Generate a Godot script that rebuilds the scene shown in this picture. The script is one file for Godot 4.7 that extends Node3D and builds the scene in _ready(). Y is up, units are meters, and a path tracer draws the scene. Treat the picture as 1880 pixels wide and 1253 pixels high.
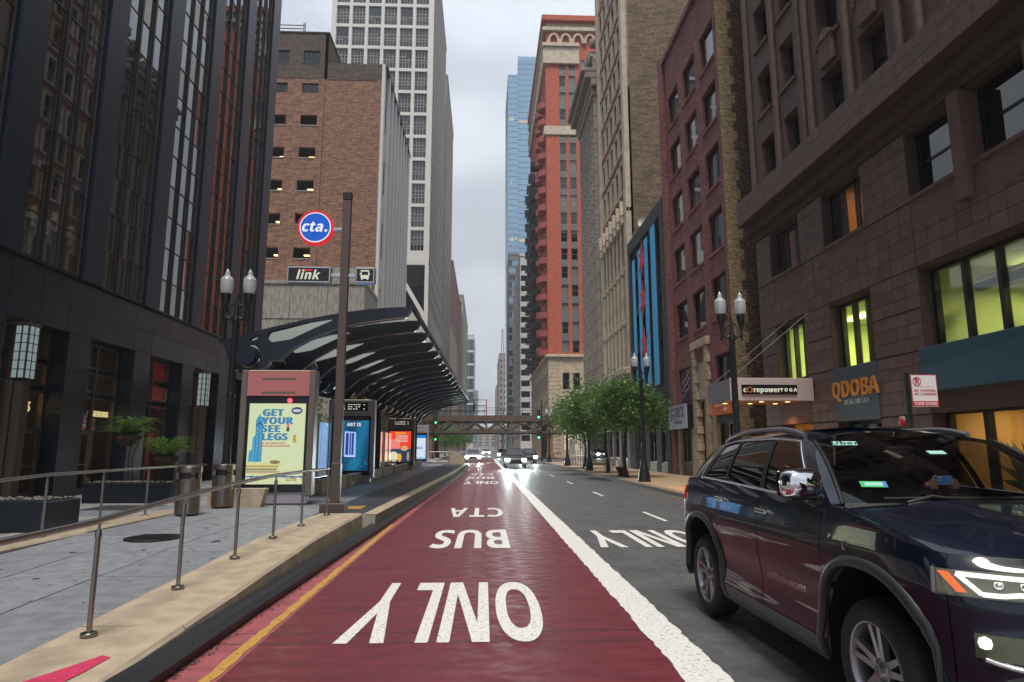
extends Node3D
# A downtown street under an overcast evening sky. Metres; the street runs along -z, x is to the right.
var M := {}
var rng := RandomNumberGenerator.new()
var taken := {}
var meshes := {}

func _ready() -> void:
	rng.seed = 7
	var cam := Camera3D.new()
	cam.name = "camera"
	add_child(cam)
	cam.position = Vector3(0, 1.65, 0)
	cam.rotation = Vector3(deg_to_rad(9.29), deg_to_rad(-2.43), 0)
	cam.fov = 54.86
	cam.near = 0.05
	cam.far = 3000.0
	cam.current = true
	var sun := DirectionalLight3D.new()
	sun.name = "overcast_sun"
	add_child(sun)
	sun.rotation = Vector3(deg_to_rad(-66), deg_to_rad(-3), 0)
	sun.light_color = Color(1.0, 0.97, 0.93)
	sun.light_energy = 0.5
	sun.light_angular_distance = 18.0
	sun.shadow_enabled = true
	var we := WorldEnvironment.new()
	we.name = "world"
	var env := Environment.new()
	env.background_mode = Environment.BG_SKY
	var sm := ProceduralSkyMaterial.new()
	sm.sky_top_color = lin(0.335, 0.372, 0.43)
	sm.sky_horizon_color = lin(0.205, 0.222, 0.243)
	sm.sky_curve = 0.6
	sm.ground_bottom_color = Color(0.25, 0.25, 0.26)
	sm.ground_horizon_color = lin(0.205, 0.222, 0.243)
	sm.sun_angle_max = 1.0
	sm.sky_cover = sky_clouds()
	sm.sky_cover_modulate = Color(1, 1, 1)
	sm.energy_multiplier = 1.0
	var sky := Sky.new()
	sky.sky_material = sm
	env.sky = sky
	env.background_energy_multiplier = 1.0
	env.tonemap_mode = Environment.TONE_MAPPER_LINEAR
	env.tonemap_exposure = 2.4
	env.sdfgi_enabled = true
	env.ssao_enabled = true
	env.ssil_enabled = true
	env.fog_enabled = true
	env.fog_density = 0.0005
	env.fog_light_color = Color(0.86, 0.89, 0.93)
	we.environment = env
	add_child(we)
	materials()
	ground()
	left_tower()
	left_garage()
	right_terracotta()
	right_brick()
	right_flag()
	right_white()
	right_columns()
	right_hotel()
	far_city()
	elevated_line()
	platform_things()
	shelter()
	kiosks()
	street_lamps()
	trees()
	right_street_things()
	suv()
	far_cars()

# ---------- helpers ----------
class MB:
	var v := PackedVector3Array()
	var n := PackedVector3Array()
	var t := PackedVector2Array()
	var xf := Transform3D()
	func tri(a: Vector3, b: Vector3, c: Vector3, ua := Vector2.ZERO, ub := Vector2.ZERO, uc := Vector2.ZERO) -> void:
		a = xf * a; b = xf * b; c = xf * c
		var m := (b - a).cross(c - a).normalized()
		v.append(a); v.append(c); v.append(b)
		n.append(m); n.append(m); n.append(m)
		t.append(ua); t.append(uc); t.append(ub)
	func quad(a: Vector3, b: Vector3, c: Vector3, d: Vector3) -> void:
		tri(a, b, c, Vector2(0, 1), Vector2(1, 1), Vector2(1, 0))
		tri(a, c, d, Vector2(0, 1), Vector2(1, 0), Vector2(0, 0))
	func box(lo: Vector3, hi: Vector3, skip := "") -> void:
		var p := func(i: int) -> Vector3: return Vector3(hi.x if i & 1 else lo.x, hi.y if i & 2 else lo.y, hi.z if i & 4 else lo.z)
		if not "f" in skip: quad(p.call(4), p.call(5), p.call(7), p.call(6))
		if not "b" in skip: quad(p.call(1), p.call(0), p.call(2), p.call(3))
		if not "l" in skip: quad(p.call(0), p.call(4), p.call(6), p.call(2))
		if not "r" in skip: quad(p.call(5), p.call(1), p.call(3), p.call(7))
		if not "t" in skip: quad(p.call(6), p.call(7), p.call(3), p.call(2))
		if not "d" in skip: quad(p.call(0), p.call(1), p.call(5), p.call(4))
	func cbox(lo: Vector3, hi: Vector3, c := 0.01) -> void:
		var q := func(ax: int, sg: int) -> Array:
			var o := []
			var a1 := (ax + 1) % 3
			var a2 := (ax + 2) % 3
			for k in [[0, 0], [1, 0], [1, 1], [0, 1]]:
				var w := Vector3()
				w[ax] = hi[ax] if sg > 0 else lo[ax]
				w[a1] = hi[a1] - c if k[0] else lo[a1] + c
				w[a2] = hi[a2] - c if k[1] else lo[a2] + c
				o.append(w)
			return o
		for ax in 3:
			var a: Array = q.call(ax, 1)
			quad(a[0], a[1], a[2], a[3])
			a = q.call(ax, -1)
			quad(a[3], a[2], a[1], a[0])
		for ax in 3:
			var a1 := (ax + 1) % 3
			var a2 := (ax + 2) % 3
			for s1 in [-1, 1]:
				for s2 in [-1, 1]:
					var e1 := Vector3(); var e2 := Vector3()
					e1[a1] = hi[a1] if s1 > 0 else lo[a1]
					e1[a2] = (hi[a2] - c) if s2 > 0 else (lo[a2] + c)
					e2[a2] = hi[a2] if s2 > 0 else lo[a2]
					e2[a1] = (hi[a1] - c) if s1 > 0 else (lo[a1] + c)
					var b1 := e1; var b2 := e2
					e1[ax] = lo[ax] + c; e2[ax] = lo[ax] + c
					b1[ax] = hi[ax] - c; b2[ax] = hi[ax] - c
					if s1 * s2 > 0: quad(e1, e2, b2, b1)
					else: quad(e2, e1, b1, b2)
		for sx in [-1, 1]:
			for sy in [-1, 1]:
				for sz in [-1, 1]:
					var k := Vector3(hi.x if sx > 0 else lo.x, hi.y if sy > 0 else lo.y, hi.z if sz > 0 else lo.z)
					var i := Vector3(k.x, k.y - sy * c, k.z - sz * c)
					var j := Vector3(k.x - sx * c, k.y, k.z - sz * c)
					var l := Vector3(k.x - sx * c, k.y - sy * c, k.z)
					if sx * sy * sz > 0: tri(i, j, l)
					else: tri(i, l, j)
	func smooth(grid: Array, closed := false) -> void:   # rows of points; normals averaged over the grid
		var R := grid.size()
		var C: int = grid[0].size()
		var ns := []
		for i in R:
			var row := PackedVector3Array()
			for j in C:
				var j0 := j - 1
				var j1 := j + 1
				if closed:
					j0 = (j - 1 + C - 1) % (C - 1)
					j1 = (j + 1) % (C - 1)
				else:
					j0 = maxi(j0, 0); j1 = mini(j1, C - 1)
				var dj: Vector3 = grid[i][j1] - grid[i][j0]
				var di: Vector3 = grid[mini(i + 1, R - 1)][j] - grid[maxi(i - 1, 0)][j]
				var m := dj.cross(di)
				if m.length() < 1e-9:
					m = (grid[i][j1] - grid[i][j0]).cross(grid[R - 1][j] - grid[0][j])
				row.append(m.normalized())
			ns.append(row)
		for i in R - 1:
			for j in C - 1:
				var p := [grid[i][j], grid[i][j + 1], grid[i + 1][j + 1], grid[i + 1][j]]
				var q := [ns[i][j], ns[i][j + 1], ns[i + 1][j + 1], ns[i + 1][j]]
				for k in [0, 2, 1, 0, 3, 2]:
					v.append(xf * p[k])
					n.append((xf.basis * q[k]).normalized())
					t.append(Vector2(float(j + (1 if k in [1, 2] else 0)) / (C - 1), 1.0 - float(i + (1 if k >= 2 else 0)) / (R - 1)))
	func lathe(prof: Array, sides := 16, at := Vector3.ZERO) -> void:   # [radius, height] pairs from the bottom up
		var g := []
		for p in prof:
			var row := []
			for k in sides + 1:
				var a := TAU * k / sides
				row.append(at + Vector3(cos(a) * p[0], p[1], -sin(a) * p[0]))
			g.append(row)
		smooth(g, true)
	func tube(pts: Array, r: float, sides := 8, caps := true) -> void:
		var g := []
		var up := Vector3.UP
		for i in pts.size():
			var d: Vector3 = (pts[mini(i + 1, pts.size() - 1)] - pts[maxi(i - 1, 0)]).normalized()
			if absf(d.dot(up)) > 0.97: up = Vector3.RIGHT if absf(d.x) < 0.9 else Vector3.FORWARD
			var x := d.cross(up).normalized()
			var y := x.cross(d).normalized()
			up = y
			var row := []
			for k in sides + 1:
				var a := TAU * k / sides
				row.append(pts[i] + (x * cos(a) + y * sin(a)) * r)
			g.append(row)
		smooth(g, true)
		if caps:
			for e in [0, pts.size() - 1]:
				for k in sides:
					if e == 0: tri(pts[0], g[0][k + 1], g[0][k])
					else: tri(pts[e], g[e][k], g[e][k + 1])
	func bar(a: Vector3, b: Vector3, w: float, h: float) -> void:   # a straight bar of rectangular section, h measured upwards
		var d := (b - a).normalized()
		var up := Vector3.UP if absf(d.y) < 0.95 else Vector3.BACK
		var x := d.cross(up).normalized()
		var y := x.cross(d).normalized()
		var o := xf
		xf = o * Transform3D(Basis(x, y, -d), a)
		box(Vector3(-w / 2, -h / 2, -a.distance_to(b)), Vector3(w / 2, h / 2, 0))
		xf = o
	func prism(poly: PackedVector2Array, z0: float, z1: float) -> void:   # polygon in x-y, extruded along z
		if Geometry2D.is_polygon_clockwise(poly):
			poly = poly.duplicate()
			poly.reverse()
		var ix := Geometry2D.triangulate_polygon(poly)
		for k in range(0, ix.size(), 3):
			var a := poly[ix[k]]; var b := poly[ix[k + 1]]; var c := poly[ix[k + 2]]
			if (b - a).cross(c - a) < 0:
				var s := b
				b = c; c = s
			tri(Vector3(a.x, a.y, z1), Vector3(b.x, b.y, z1), Vector3(c.x, c.y, z1))
			tri(Vector3(a.x, a.y, z0), Vector3(c.x, c.y, z0), Vector3(b.x, b.y, z0))
		for k in poly.size():
			var a := poly[k]; var b := poly[(k + 1) % poly.size()]
			if a.distance_to(b) < 1e-5: continue
			quad(Vector3(a.x, a.y, z0), Vector3(b.x, b.y, z0), Vector3(b.x, b.y, z1), Vector3(a.x, a.y, z1))
	func add(m: Mesh, at := Transform3D()) -> void:
		for s in m.get_surface_count():
			var a := m.surface_get_arrays(s)
			var idx = a[Mesh.ARRAY_INDEX]
			var vv: PackedVector3Array = a[Mesh.ARRAY_VERTEX]
			var nn: PackedVector3Array = a[Mesh.ARRAY_NORMAL]
			var w := xf * at
			if idx == null: idx = range(vv.size())
			for i in idx:
				v.append(w * vv[i]); n.append((w.basis * nn[i]).normalized()); t.append(Vector2.ZERO)
	func mesh() -> ArrayMesh:
		var m := ArrayMesh.new()
		if v.is_empty(): return m
		var a := []
		a.resize(Mesh.ARRAY_MAX)
		a[Mesh.ARRAY_VERTEX] = v
		a[Mesh.ARRAY_NORMAL] = n
		a[Mesh.ARRAY_TEX_UV] = t
		m.add_surface_from_arrays(Mesh.PRIMITIVE_TRIANGLES, a)
		return m

func keyhole(outer: PackedVector2Array, hole: PackedVector2Array) -> PackedVector2Array:   # cuts a hole into a polygon
	if Geometry2D.is_polygon_clockwise(outer): outer.reverse()
	if not Geometry2D.is_polygon_clockwise(hole): hole.reverse()
	var best := INF
	var bi := 0
	var bj := 0
	for i in outer.size():
		for j in hole.size():
			var d := outer[i].distance_squared_to(hole[j])
			if d < best:
				best = d; bi = i; bj = j
	var o := PackedVector2Array()
	for i in bi + 1: o.append(outer[i])
	for k in hole.size() + 1: o.append(hole[(bj + k) % hole.size()] + (Vector2(1e-4, 1e-4) if k == hole.size() else Vector2.ZERO))
	o.append(outer[bi] + Vector2(1e-4, 1e-4))
	for i in range(bi + 1, outer.size()): o.append(outer[i])
	return o

func numbered(called: String) -> String:
	if not taken.has(called):
		taken[called] = 0
		return called
	taken[called] += 1
	return "%s_%03d" % [called, taken[called]]

func thing(called: String, label: String, category: String, at := Vector3.ZERO, turn := 0.0, group := "") -> Node3D:
	var o := Node3D.new()
	o.name = numbered(called)
	add_child(o)
	o.position = at
	o.rotation.y = turn
	tag(o, label, category, group)
	return o

func tag(o: Node, label: String, category: String, group := "") -> void:
	o.set_meta("label", label)
	o.set_meta("category", category)
	if group: o.set_meta("group", group)

func part(called: String, shape, m: Material, parent: Node, at := Vector3.ZERO, basis := Basis()) -> MeshInstance3D:
	var o := MeshInstance3D.new()
	o.name = called
	o.mesh = shape.mesh() if shape is MB else shape
	o.material_override = m
	o.transform = Transform3D(basis, at)
	parent.add_child(o, true)
	return o

func struct(called: String, shape, m: Material, at := Vector3.ZERO) -> MeshInstance3D:
	var o := MeshInstance3D.new()
	o.name = numbered(called)
	o.mesh = shape.mesh() if shape is MB else shape
	o.material_override = m
	o.position = at
	add_child(o)
	o.set_meta("kind", "structure")
	return o

func copy_of(o: Node3D, at: Vector3, turn := 0.0, label := "", base := "") -> Node3D:
	var c: Node3D = o.duplicate()
	c.name = numbered(base)
	add_child(c)
	c.position = at
	c.rotation.y = turn
	if label: c.set_meta("label", label)
	return c

func bx(lo: Vector3, hi: Vector3) -> MB:
	var b := MB.new()
	b.box(lo, hi)
	return b

func text(s: String, height: float, m: Material, parent: Node, xf: Transform3D, called := "lettering", depth := 0.01, serif := false, wide := 1.0, bold := true, center := true) -> MeshInstance3D:
	var f := SystemFont.new()
	f.font_names = PackedStringArray(["Droid Serif" if serif else "Droid Sans"])
	f.font_weight = 700 if bold else 400
	var fv := FontVariation.new()
	fv.base_font = f
	fv.variation_embolden = 0.0
	var tm := TextMesh.new()
	tm.font = fv
	tm.text = s
	tm.font_size = 32
	tm.pixel_size = height / 23.0
	tm.depth = depth
	tm.curve_step = 1.5
	tm.horizontal_alignment = HORIZONTAL_ALIGNMENT_CENTER if center else HORIZONTAL_ALIGNMENT_LEFT
	var o := MeshInstance3D.new()
	o.name = called
	o.mesh = tm
	o.material_override = m
	o.transform = xf * Transform3D(Basis.from_scale(Vector3(wide, 1, 1)), Vector3.ZERO)
	parent.add_child(o, true)
	return o

func face(origin: Vector3, side: String) -> Transform3D:   # x along the facade (to the right as one faces it), y up, z outwards
	match side:
		"east": return Transform3D(Basis(Vector3(0, 0, -1), Vector3.UP, Vector3(1, 0, 0)), origin)     # left-hand buildings, facing the street
		"west": return Transform3D(Basis(Vector3(0, 0, 1), Vector3.UP, Vector3(-1, 0, 0)), origin)     # right-hand buildings
	return Transform3D(Basis(), origin)                                                               # facing the camera

# a wall with a grid of openings: us and vs list the [from, to] of the columns and rows; holes is an optional func(col, row) -> bool
func wall(b: MB, w: float, h: float, us: Array, vs: Array, deep := 0.25, y0 := 0.0) -> void:
	var u := 0.0
	var y := y0
	for r in vs:
		if r[0] > y + 1e-4: b.quad(Vector3(0, y, 0), Vector3(w, y, 0), Vector3(w, r[0], 0), Vector3(0, r[0], 0))
		u = 0.0
		for c in us:
			if c[0] > u + 1e-4: b.quad(Vector3(u, r[0], 0), Vector3(c[0], r[0], 0), Vector3(c[0], r[1], 0), Vector3(u, r[1], 0))
			u = c[1]
			var A := Vector3(c[0], r[0], 0); var B := Vector3(c[1], r[0], 0); var C := Vector3(c[1], r[1], 0); var D := Vector3(c[0], r[1], 0)
			var k := Vector3(0, 0, -deep)
			b.quad(A, B, B + k, A + k)
			b.quad(B, C, C + k, B + k)
			b.quad(C, D, D + k, C + k)
			b.quad(D, A, A + k, D + k)
		if w > u + 1e-4: b.quad(Vector3(u, r[0], 0), Vector3(w, r[0], 0), Vector3(w, r[1], 0), Vector3(u, r[1], 0))
		y = r[1]
	if h > y + 1e-4: b.quad(Vector3(0, y, 0), Vector3(w, y, 0), Vector3(w, h, 0), Vector3(0, h, 0))

func cuts(start: float, step: float, size: float, count: int) -> Array:
	var o := []
	for k in count: o.append([start + step * k, start + step * k + size])
	return o

# a window of w x h standing on its lower left corner: frame bars, cols x rows panes' worth of bars, one glass child
func window_mesh(w: float, h: float, cols: int, rows: int, fw: float, bw: float, fd := 0.08) -> ArrayMesh:
	var key := "win%.2f_%.2f_%d_%d_%.3f_%.3f" % [w, h, cols, rows, fw, bw]
	if not meshes.has(key):
		var b := MB.new()
		b.box(Vector3(0, 0, -fd), Vector3(fw, h, 0)); b.box(Vector3(w - fw, 0, -fd), Vector3(w, h, 0))
		b.box(Vector3(fw, 0, -fd), Vector3(w - fw, fw, 0)); b.box(Vector3(fw, h - fw, -fd), Vector3(w - fw, h, 0))
		for k in range(1, cols):
			var x := fw + (w - 2 * fw) * k / cols
			b.box(Vector3(x - bw / 2, fw, -fd), Vector3(x + bw / 2, h - fw, -0.005))
		for k in range(1, rows):
			var y := fw + (h - 2 * fw) * k / rows
			b.box(Vector3(fw, y - bw / 2, -fd), Vector3(w - fw, y + bw / 2, -0.01))
		meshes[key] = b.mesh()
	return meshes[key]

func pane_mesh(w: float, h: float) -> ArrayMesh:
	var key := "pane%.2f_%.2f" % [w, h]
	if not meshes.has(key):
		var b := MB.new()
		b.box(Vector3(0, 0, -0.012), Vector3(w, h, 0))
		meshes[key] = b.mesh()
	return meshes[key]

func window(parent: Node, fx: Transform3D, x: float, y: float, w: float, h: float, cols: int, rows: int, frame: Material, glass: Material, fw := 0.06, bw := 0.05, inset := 0.2, tilt := 0.004) -> MeshInstance3D:
	var o := MeshInstance3D.new()
	o.name = "window"
	o.mesh = window_mesh(w, h, cols, rows, fw, bw)
	o.material_override = frame
	o.transform = fx * Transform3D(Basis(), Vector3(x, y, -inset))
	parent.add_child(o, true)
	var p := MeshInstance3D.new()
	p.name = "pane"
	p.mesh = pane_mesh(w - fw, h - fw)
	p.material_override = glass
	p.transform = Transform3D(Basis.from_euler(Vector3(rng.randf_range(-tilt, tilt), rng.randf_range(-tilt, tilt), 0)), Vector3(fw / 2, fw / 2, -0.035))
	o.add_child(p, true)
	return o
# ---------- materials ----------
func lin(r: float, g: float, b: float) -> Color:
	return Color(r, g, b).linear_to_srgb()

func noise_image(size: int, freq: float, oct: int, lo: float, hi: float, sd := 1, kind := FastNoiseLite.TYPE_SIMPLEX_SMOOTH) -> Image:
	var f := FastNoiseLite.new()
	f.seed = sd
	f.noise_type = kind
	f.frequency = freq
	f.fractal_octaves = oct
	var im := f.get_seamless_image(size, size)
	im.convert(Image.FORMAT_L8)
	var d := im.get_data()
	for i in d.size():
		d[i] = int(clampf(lerpf(lo, hi, d[i] / 255.0), 0, 1) * 255)
	return Image.create_from_data(size, size, false, Image.FORMAT_L8, d)

func brick_image(cols: int, rows: int, size: int, mortar: float, vary: float, mcol: float, sd: int) -> Array:   # [albedo, height]
	var g := RandomNumberGenerator.new()
	g.seed = sd
	var tone := PackedFloat32Array()
	for i in cols * rows: tone.append(1.0 - vary * g.randf())
	var c := PackedByteArray()
	var h := PackedByteArray()
	c.resize(size * size * 3)
	h.resize(size * size)
	for y in size:
		var r := int(y * rows / float(size))
		var fy := y * rows / float(size) - r
		for x in size:
			var xx := x * cols / float(size) + (0.5 if r % 2 else 0.0)
			var k := int(xx) % cols
			var fx := xx - int(xx)
			var m := fy < mortar or fx < mortar * 0.42
			var t: float = mcol if m else tone[r * cols + k]
			t = clampf(t + g.randf_range(-0.07, 0.07), 0, 1)
			var i := y * size + x
			c[i * 3] = int(t * 255)
			c[i * 3 + 1] = int(clampf(t * (1.0 if not m else 1.04), 0, 1) * 255)
			c[i * 3 + 2] = int(clampf(t * (1.0 if not m else 1.08), 0, 1) * 255)
			h[i] = 90 if m else 200 + g.randi() % 30
	return [Image.create_from_data(size, size, false, Image.FORMAT_RGB8, c), Image.create_from_data(size, size, false, Image.FORMAT_L8, h)]

func sky_clouds() -> ImageTexture:
	var f := FastNoiseLite.new()
	f.seed = 11
	f.frequency = 1.6
	f.fractal_octaves = 4
	f.domain_warp_enabled = true
	f.domain_warp_amplitude = 0.3
	var W := 512
	var H := 256
	var im := Image.create(W, H, false, Image.FORMAT_RGBA8)
	for y in H:
		var el := PI * (0.5 - (y + 0.5) / H)
		for x in W:
			var az := TAU * x / W
			var p := Vector3(cos(el) * cos(az), sin(el) * 2.6, cos(el) * sin(az))
			var q := clampf(0.5 + 0.9 * f.get_noise_3dv(p), 0, 1)
			im.set_pixel(x, y, Color(0.46, 0.46, 0.46, smoothstep(0.25, 0.8, q) * 0.55 if el > -0.02 else 0.0))
	return ImageTexture.create_from_image(im)

func tex(im: Image) -> ImageTexture:
	return ImageTexture.create_from_image(im)

func mk(called: String, col: Color, rough := 0.8, metal := 0.0, map: Texture2D = null, scale := 1.0, bump: Texture2D = null, cm := 0.3) -> StandardMaterial3D:
	var m := StandardMaterial3D.new()
	m.resource_name = called
	m.albedo_color = col
	m.roughness = rough
	m.metallic = metal
	if map or bump:
		m.uv1_triplanar = true
		m.uv1_world_triplanar = true
		m.uv1_triplanar_sharpness = 8.0
		m.uv1_scale = Vector3.ONE * scale
	if map: m.albedo_texture = map
	if bump:
		m.heightmap_enabled = true
		m.heightmap_texture = bump
		m.heightmap_scale = cm
	M[called] = m
	return m

func detail(called: String, map: Texture2D, scale: float) -> void:   # a second, larger pattern multiplied over the first
	var m: StandardMaterial3D = M[called]
	m.detail_enabled = true
	m.detail_albedo = map
	m.detail_blend_mode = BaseMaterial3D.BLEND_MODE_MUL
	m.detail_uv_layer = BaseMaterial3D.DETAIL_UV_2
	m.uv2_triplanar = true
	m.uv2_world_triplanar = true
	m.uv2_scale = Vector3.ONE * scale

func glow(called: String, col: Color, energy: float) -> StandardMaterial3D:
	var m := StandardMaterial3D.new()
	m.resource_name = called
	m.albedo_color = Color(0.05, 0.05, 0.05)
	m.emission_enabled = true
	m.emission = col
	m.emission_energy_multiplier = energy
	M[called] = m
	return m

func glass(called: String, col: Color, alpha: float, spec := 0.5) -> StandardMaterial3D:
	var m := StandardMaterial3D.new()
	m.resource_name = called
	m.albedo_color = Color(col.r, col.g, col.b, alpha)
	m.roughness = 0.02
	m.metallic_specular = spec
	if alpha < 1.0: m.transparency = BaseMaterial3D.TRANSPARENCY_ALPHA
	M[called] = m
	return m

func materials() -> void:
	var fine := tex(noise_image(512, 0.16, 5, 0.68, 1.0, 3))
	var grain := tex(noise_image(512, 0.3, 3, 0.6, 1.0, 5))
	var blot := tex(noise_image(512, 0.012, 5, 0.45, 1.15, 8))
	var wear := tex(noise_image(512, 0.02, 7, 0.84, 1.06, 21))
	var scuff_im := noise_image(512, 0.03, 6, 0.0, 1.0, 77)
	var sdat := scuff_im.get_data()
	for i in sdat.size(): sdat[i] = int(255 * clampf(0.84 + 0.16 * smoothstep(0.25, 0.6, sdat[i] / 255.0), 0, 1))
	var scuff := tex(Image.create_from_data(512, 512, false, Image.FORMAT_L8, sdat))
	var chip_im := noise_image(512, 0.05, 5, 0.0, 1.0, 78)
	var cdat := chip_im.get_data()
	for i in cdat.size(): cdat[i] = int(255 * clampf(0.7 + 0.3 * smoothstep(0.22, 0.36, cdat[i] / 255.0), 0, 1))
	var chip := tex(Image.create_from_data(512, 512, false, Image.FORMAT_L8, cdat))
	var speck := tex(noise_image(512, 0.4, 1, 0.2, 1.0, 31))
	var bk := brick_image(16, 48, 768, 0.16, 0.42, 0.62, 4)
	var bt := tex(bk[0]); var bh := tex(bk[1])
	var bk2 := brick_image(16, 48, 768, 0.13, 0.3, 0.5, 9)
	var bt2 := tex(bk2[0])
	M.fine = fine; M.blot = blot
	# ground
	mk("asphalt", lin(0.175, 0.178, 0.188), 0.62, 0, grain, 0.83, grain, 0.25); detail("asphalt", wear, 0.093)
	mk("red_lane", lin(0.245, 0.033, 0.050), 0.62, 0, grain, 0.9, grain, 0.15); detail("red_lane", wear, 0.16)
	M.red_lane.uv1_scale = Vector3(0.55, 1.0, 0.9)
	M.red_lane.uv2_scale = Vector3(0.09, 0.2, 0.4)
	M.red_lane.roughness_texture = blot
	M.asphalt.roughness_texture = blot
	mk("red_gutter", lin(0.52, 0.14, 0.16), 0.6, 0, fine, 1.1, grain, 0.15); detail("red_gutter", wear, 0.3)
	mk("road_white", lin(0.806, 0.806, 0.780), 0.6, 0, wear, 0.9, grain, 0.2); detail("road_white", chip, 0.7)
	mk("road_yellow", lin(0.48, 0.27, 0.06), 0.6, 0, chip, 0.7, grain, 0.2)
	mk("concrete_tan", lin(0.720, 0.590, 0.430), 0.85, 0, grain, 0.9, grain, 0.25); detail("concrete_tan", wear, 0.23)
	mk("paver_grey", lin(0.330, 0.355, 0.400), 0.7, 0, fine, 1.2, grain, 0.12); detail("paver_grey", wear, 0.35)
	mk("paver_grey_b", lin(0.300, 0.325, 0.370), 0.7, 0, fine, 1.1, grain, 0.12); detail("paver_grey_b", wear, 0.31)
	mk("paver_light", lin(0.5, 0.49, 0.48), 0.75, 0, fine, 1.0, grain, 0.12); detail("paver_light", wear, 0.3)
	mk("paver_dark", lin(0.07, 0.075, 0.09), 0.6, 0, fine, 1.0, grain, 0.12)
	mk("joint", lin(0.06, 0.06, 0.065), 0.9)
	mk("tactile", lin(0.055, 0.06, 0.07), 0.6, 0, fine, 1.5)
	mk("sidewalk_tan", lin(0.660, 0.460, 0.280), 0.85, 0, fine, 1.0, grain, 0.2); detail("sidewalk_tan", wear, 0.25)
	mk("kerb_stone", lin(0.345, 0.285, 0.225), 0.85, 0, fine, 1.4, grain, 0.3); detail("kerb_stone", wear, 0.8)
	mk("rubber_black", lin(0.022, 0.024, 0.03), 0.5, 0, fine, 2.0)
	mk("leaf_litter", lin(0.05, 0.035, 0.02), 0.9)
	mk("spray_pink", lin(0.55, 0.035, 0.11), 0.7, 0, wear, 1.2)
	# metals
	mk("steel", lin(0.46, 0.44, 0.43), 0.32, 1.0, fine, 3.0)
	mk("steel_brushed", lin(0.36, 0.31, 0.29), 0.34, 1.0, fine, 2.0)
	mk("bronze", lin(0.15, 0.115, 0.10), 0.4, 0.4, fine, 1.0)
	mk("pole_bronze", lin(0.17, 0.13, 0.12), 0.45, 0.5, fine, 1.0)
	mk("black_paint", lin(0.012, 0.012, 0.014), 0.38)
	mk("iron", lin(0.02, 0.019, 0.02), 0.6, 0.3, fine, 2.0)
	mk("navy_steel", lin(0.016, 0.022, 0.042), 0.34, 0.0, fine, 0.8)
	mk("rust_steel", lin(0.112, 0.075, 0.054), 0.75, 0.0, wear, 0.5)
	mk("rust_post", lin(0.26, 0.13, 0.055), 0.75, 0.0, wear, 0.6)
	mk("chrome", lin(0.8, 0.8, 0.82), 0.08, 1.0)
	mk("white_paint", lin(0.72, 0.72, 0.71), 0.5)
	mk("silver_trim", lin(0.55, 0.56, 0.58), 0.3, 0.9)
	# left tower
	mk("granite", lin(0.028, 0.047, 0.082), 0.3, 0, speck, 1.6); detail("granite", wear, 0.22)
	mk("granite_b", lin(0.024, 0.040, 0.070), 0.33, 0, speck, 1.7); detail("granite_b", wear, 0.25)
	mk("granite_c", lin(0.036, 0.054, 0.085), 0.32, 0, speck, 1.5); detail("granite_c", wear, 0.2)
	mk("dark_metal", lin(0.026, 0.042, 0.072), 0.35, 0.4, fine, 0.7)
	mk("mullion", lin(0.012, 0.012, 0.014), 0.4, 0.3)
	mk("bead", lin(0.12, 0.11, 0.105), 0.35, 0.7)
	glass("tower_glass", lin(0.2, 0.2, 0.215), 1.0, 0.8)
	M.tower_glass.metallic = 0.92
	glass("tower_glass_b", lin(0.16, 0.145, 0.125), 1.0, 0.8)
	M.tower_glass_b.metallic = 0.8
	glass("shop_glass", Color(0.02, 0.02, 0.02), 0.22, 0.6)
	glass("clear_glass", Color(0.5, 0.55, 0.52), 0.06, 0.5)
	glass("dark_glass", Color(0.01, 0.012, 0.016), 1.0, 0.7)
	glass("blue_glass", Color(0.02, 0.045, 0.075), 1.0, 0.72)
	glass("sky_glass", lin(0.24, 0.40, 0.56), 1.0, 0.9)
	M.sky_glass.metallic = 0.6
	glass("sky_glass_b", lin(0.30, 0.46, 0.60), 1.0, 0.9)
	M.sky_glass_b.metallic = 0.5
	glass("teal_glass", Color(0.05, 0.22, 0.26), 1.0, 0.8)
	glass("blind_glass", Color(0.45, 0.45, 0.44), 1.0, 0.6)
	glass("old_glass", lin(0.16, 0.17, 0.19), 1.0, 0.9)
	M.old_glass.metallic = 0.75
	mk("room_dark", lin(0.02, 0.018, 0.016), 0.9)
	mk("room_red", lin(0.30, 0.012, 0.022), 0.6)
	mk("room_lime", lin(0.740, 0.780, 0.420), 0.85)
	mk("room_cream", lin(0.55, 0.42, 0.22), 0.85)
	mk("room_white", lin(0.6, 0.6, 0.52), 0.85)
	mk("carpet", lin(0.12, 0.11, 0.09), 0.95, 0, fine, 1.0)
	# masonry
	mk("brick_brown", lin(0.460, 0.235, 0.155), 0.85, 0, bt, 0.3, bh, 1.0); detail("brick_brown", scuff, 0.05); M.brick_brown.uv2_scale = Vector3(0.03, 0.16, 0.03)
	mk("brick_top", lin(0.173, 0.123, 0.093), 0.85, 0, bt, 0.3, bh, 1.0); detail("brick_top", scuff, 0.06); M.brick_top.uv2_scale = Vector3(0.02, 0.14, 0.02)
	mk("brick_side", lin(0.320, 0.230, 0.155), 0.9, 0, bt2, 0.3, bh, 1.0); detail("brick_side", scuff, 0.035); M.brick_side.uv2_scale = Vector3(0.03, 0.12, 0.03)
	mk("brick_maroon", lin(0.420, 0.155, 0.150), 0.8, 0, bt2, 0.3, bh, 0.8); detail("brick_maroon", wear, 0.06)
	mk("brick_alley", lin(0.255, 0.165, 0.105), 0.9, 0, bt, 0.3, bh, 1.0); detail("brick_alley", wear, 0.12)
	mk("brick_yellow", lin(0.540, 0.405, 0.225), 0.85, 0, bt2, 0.3, bh, 0.8)
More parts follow.
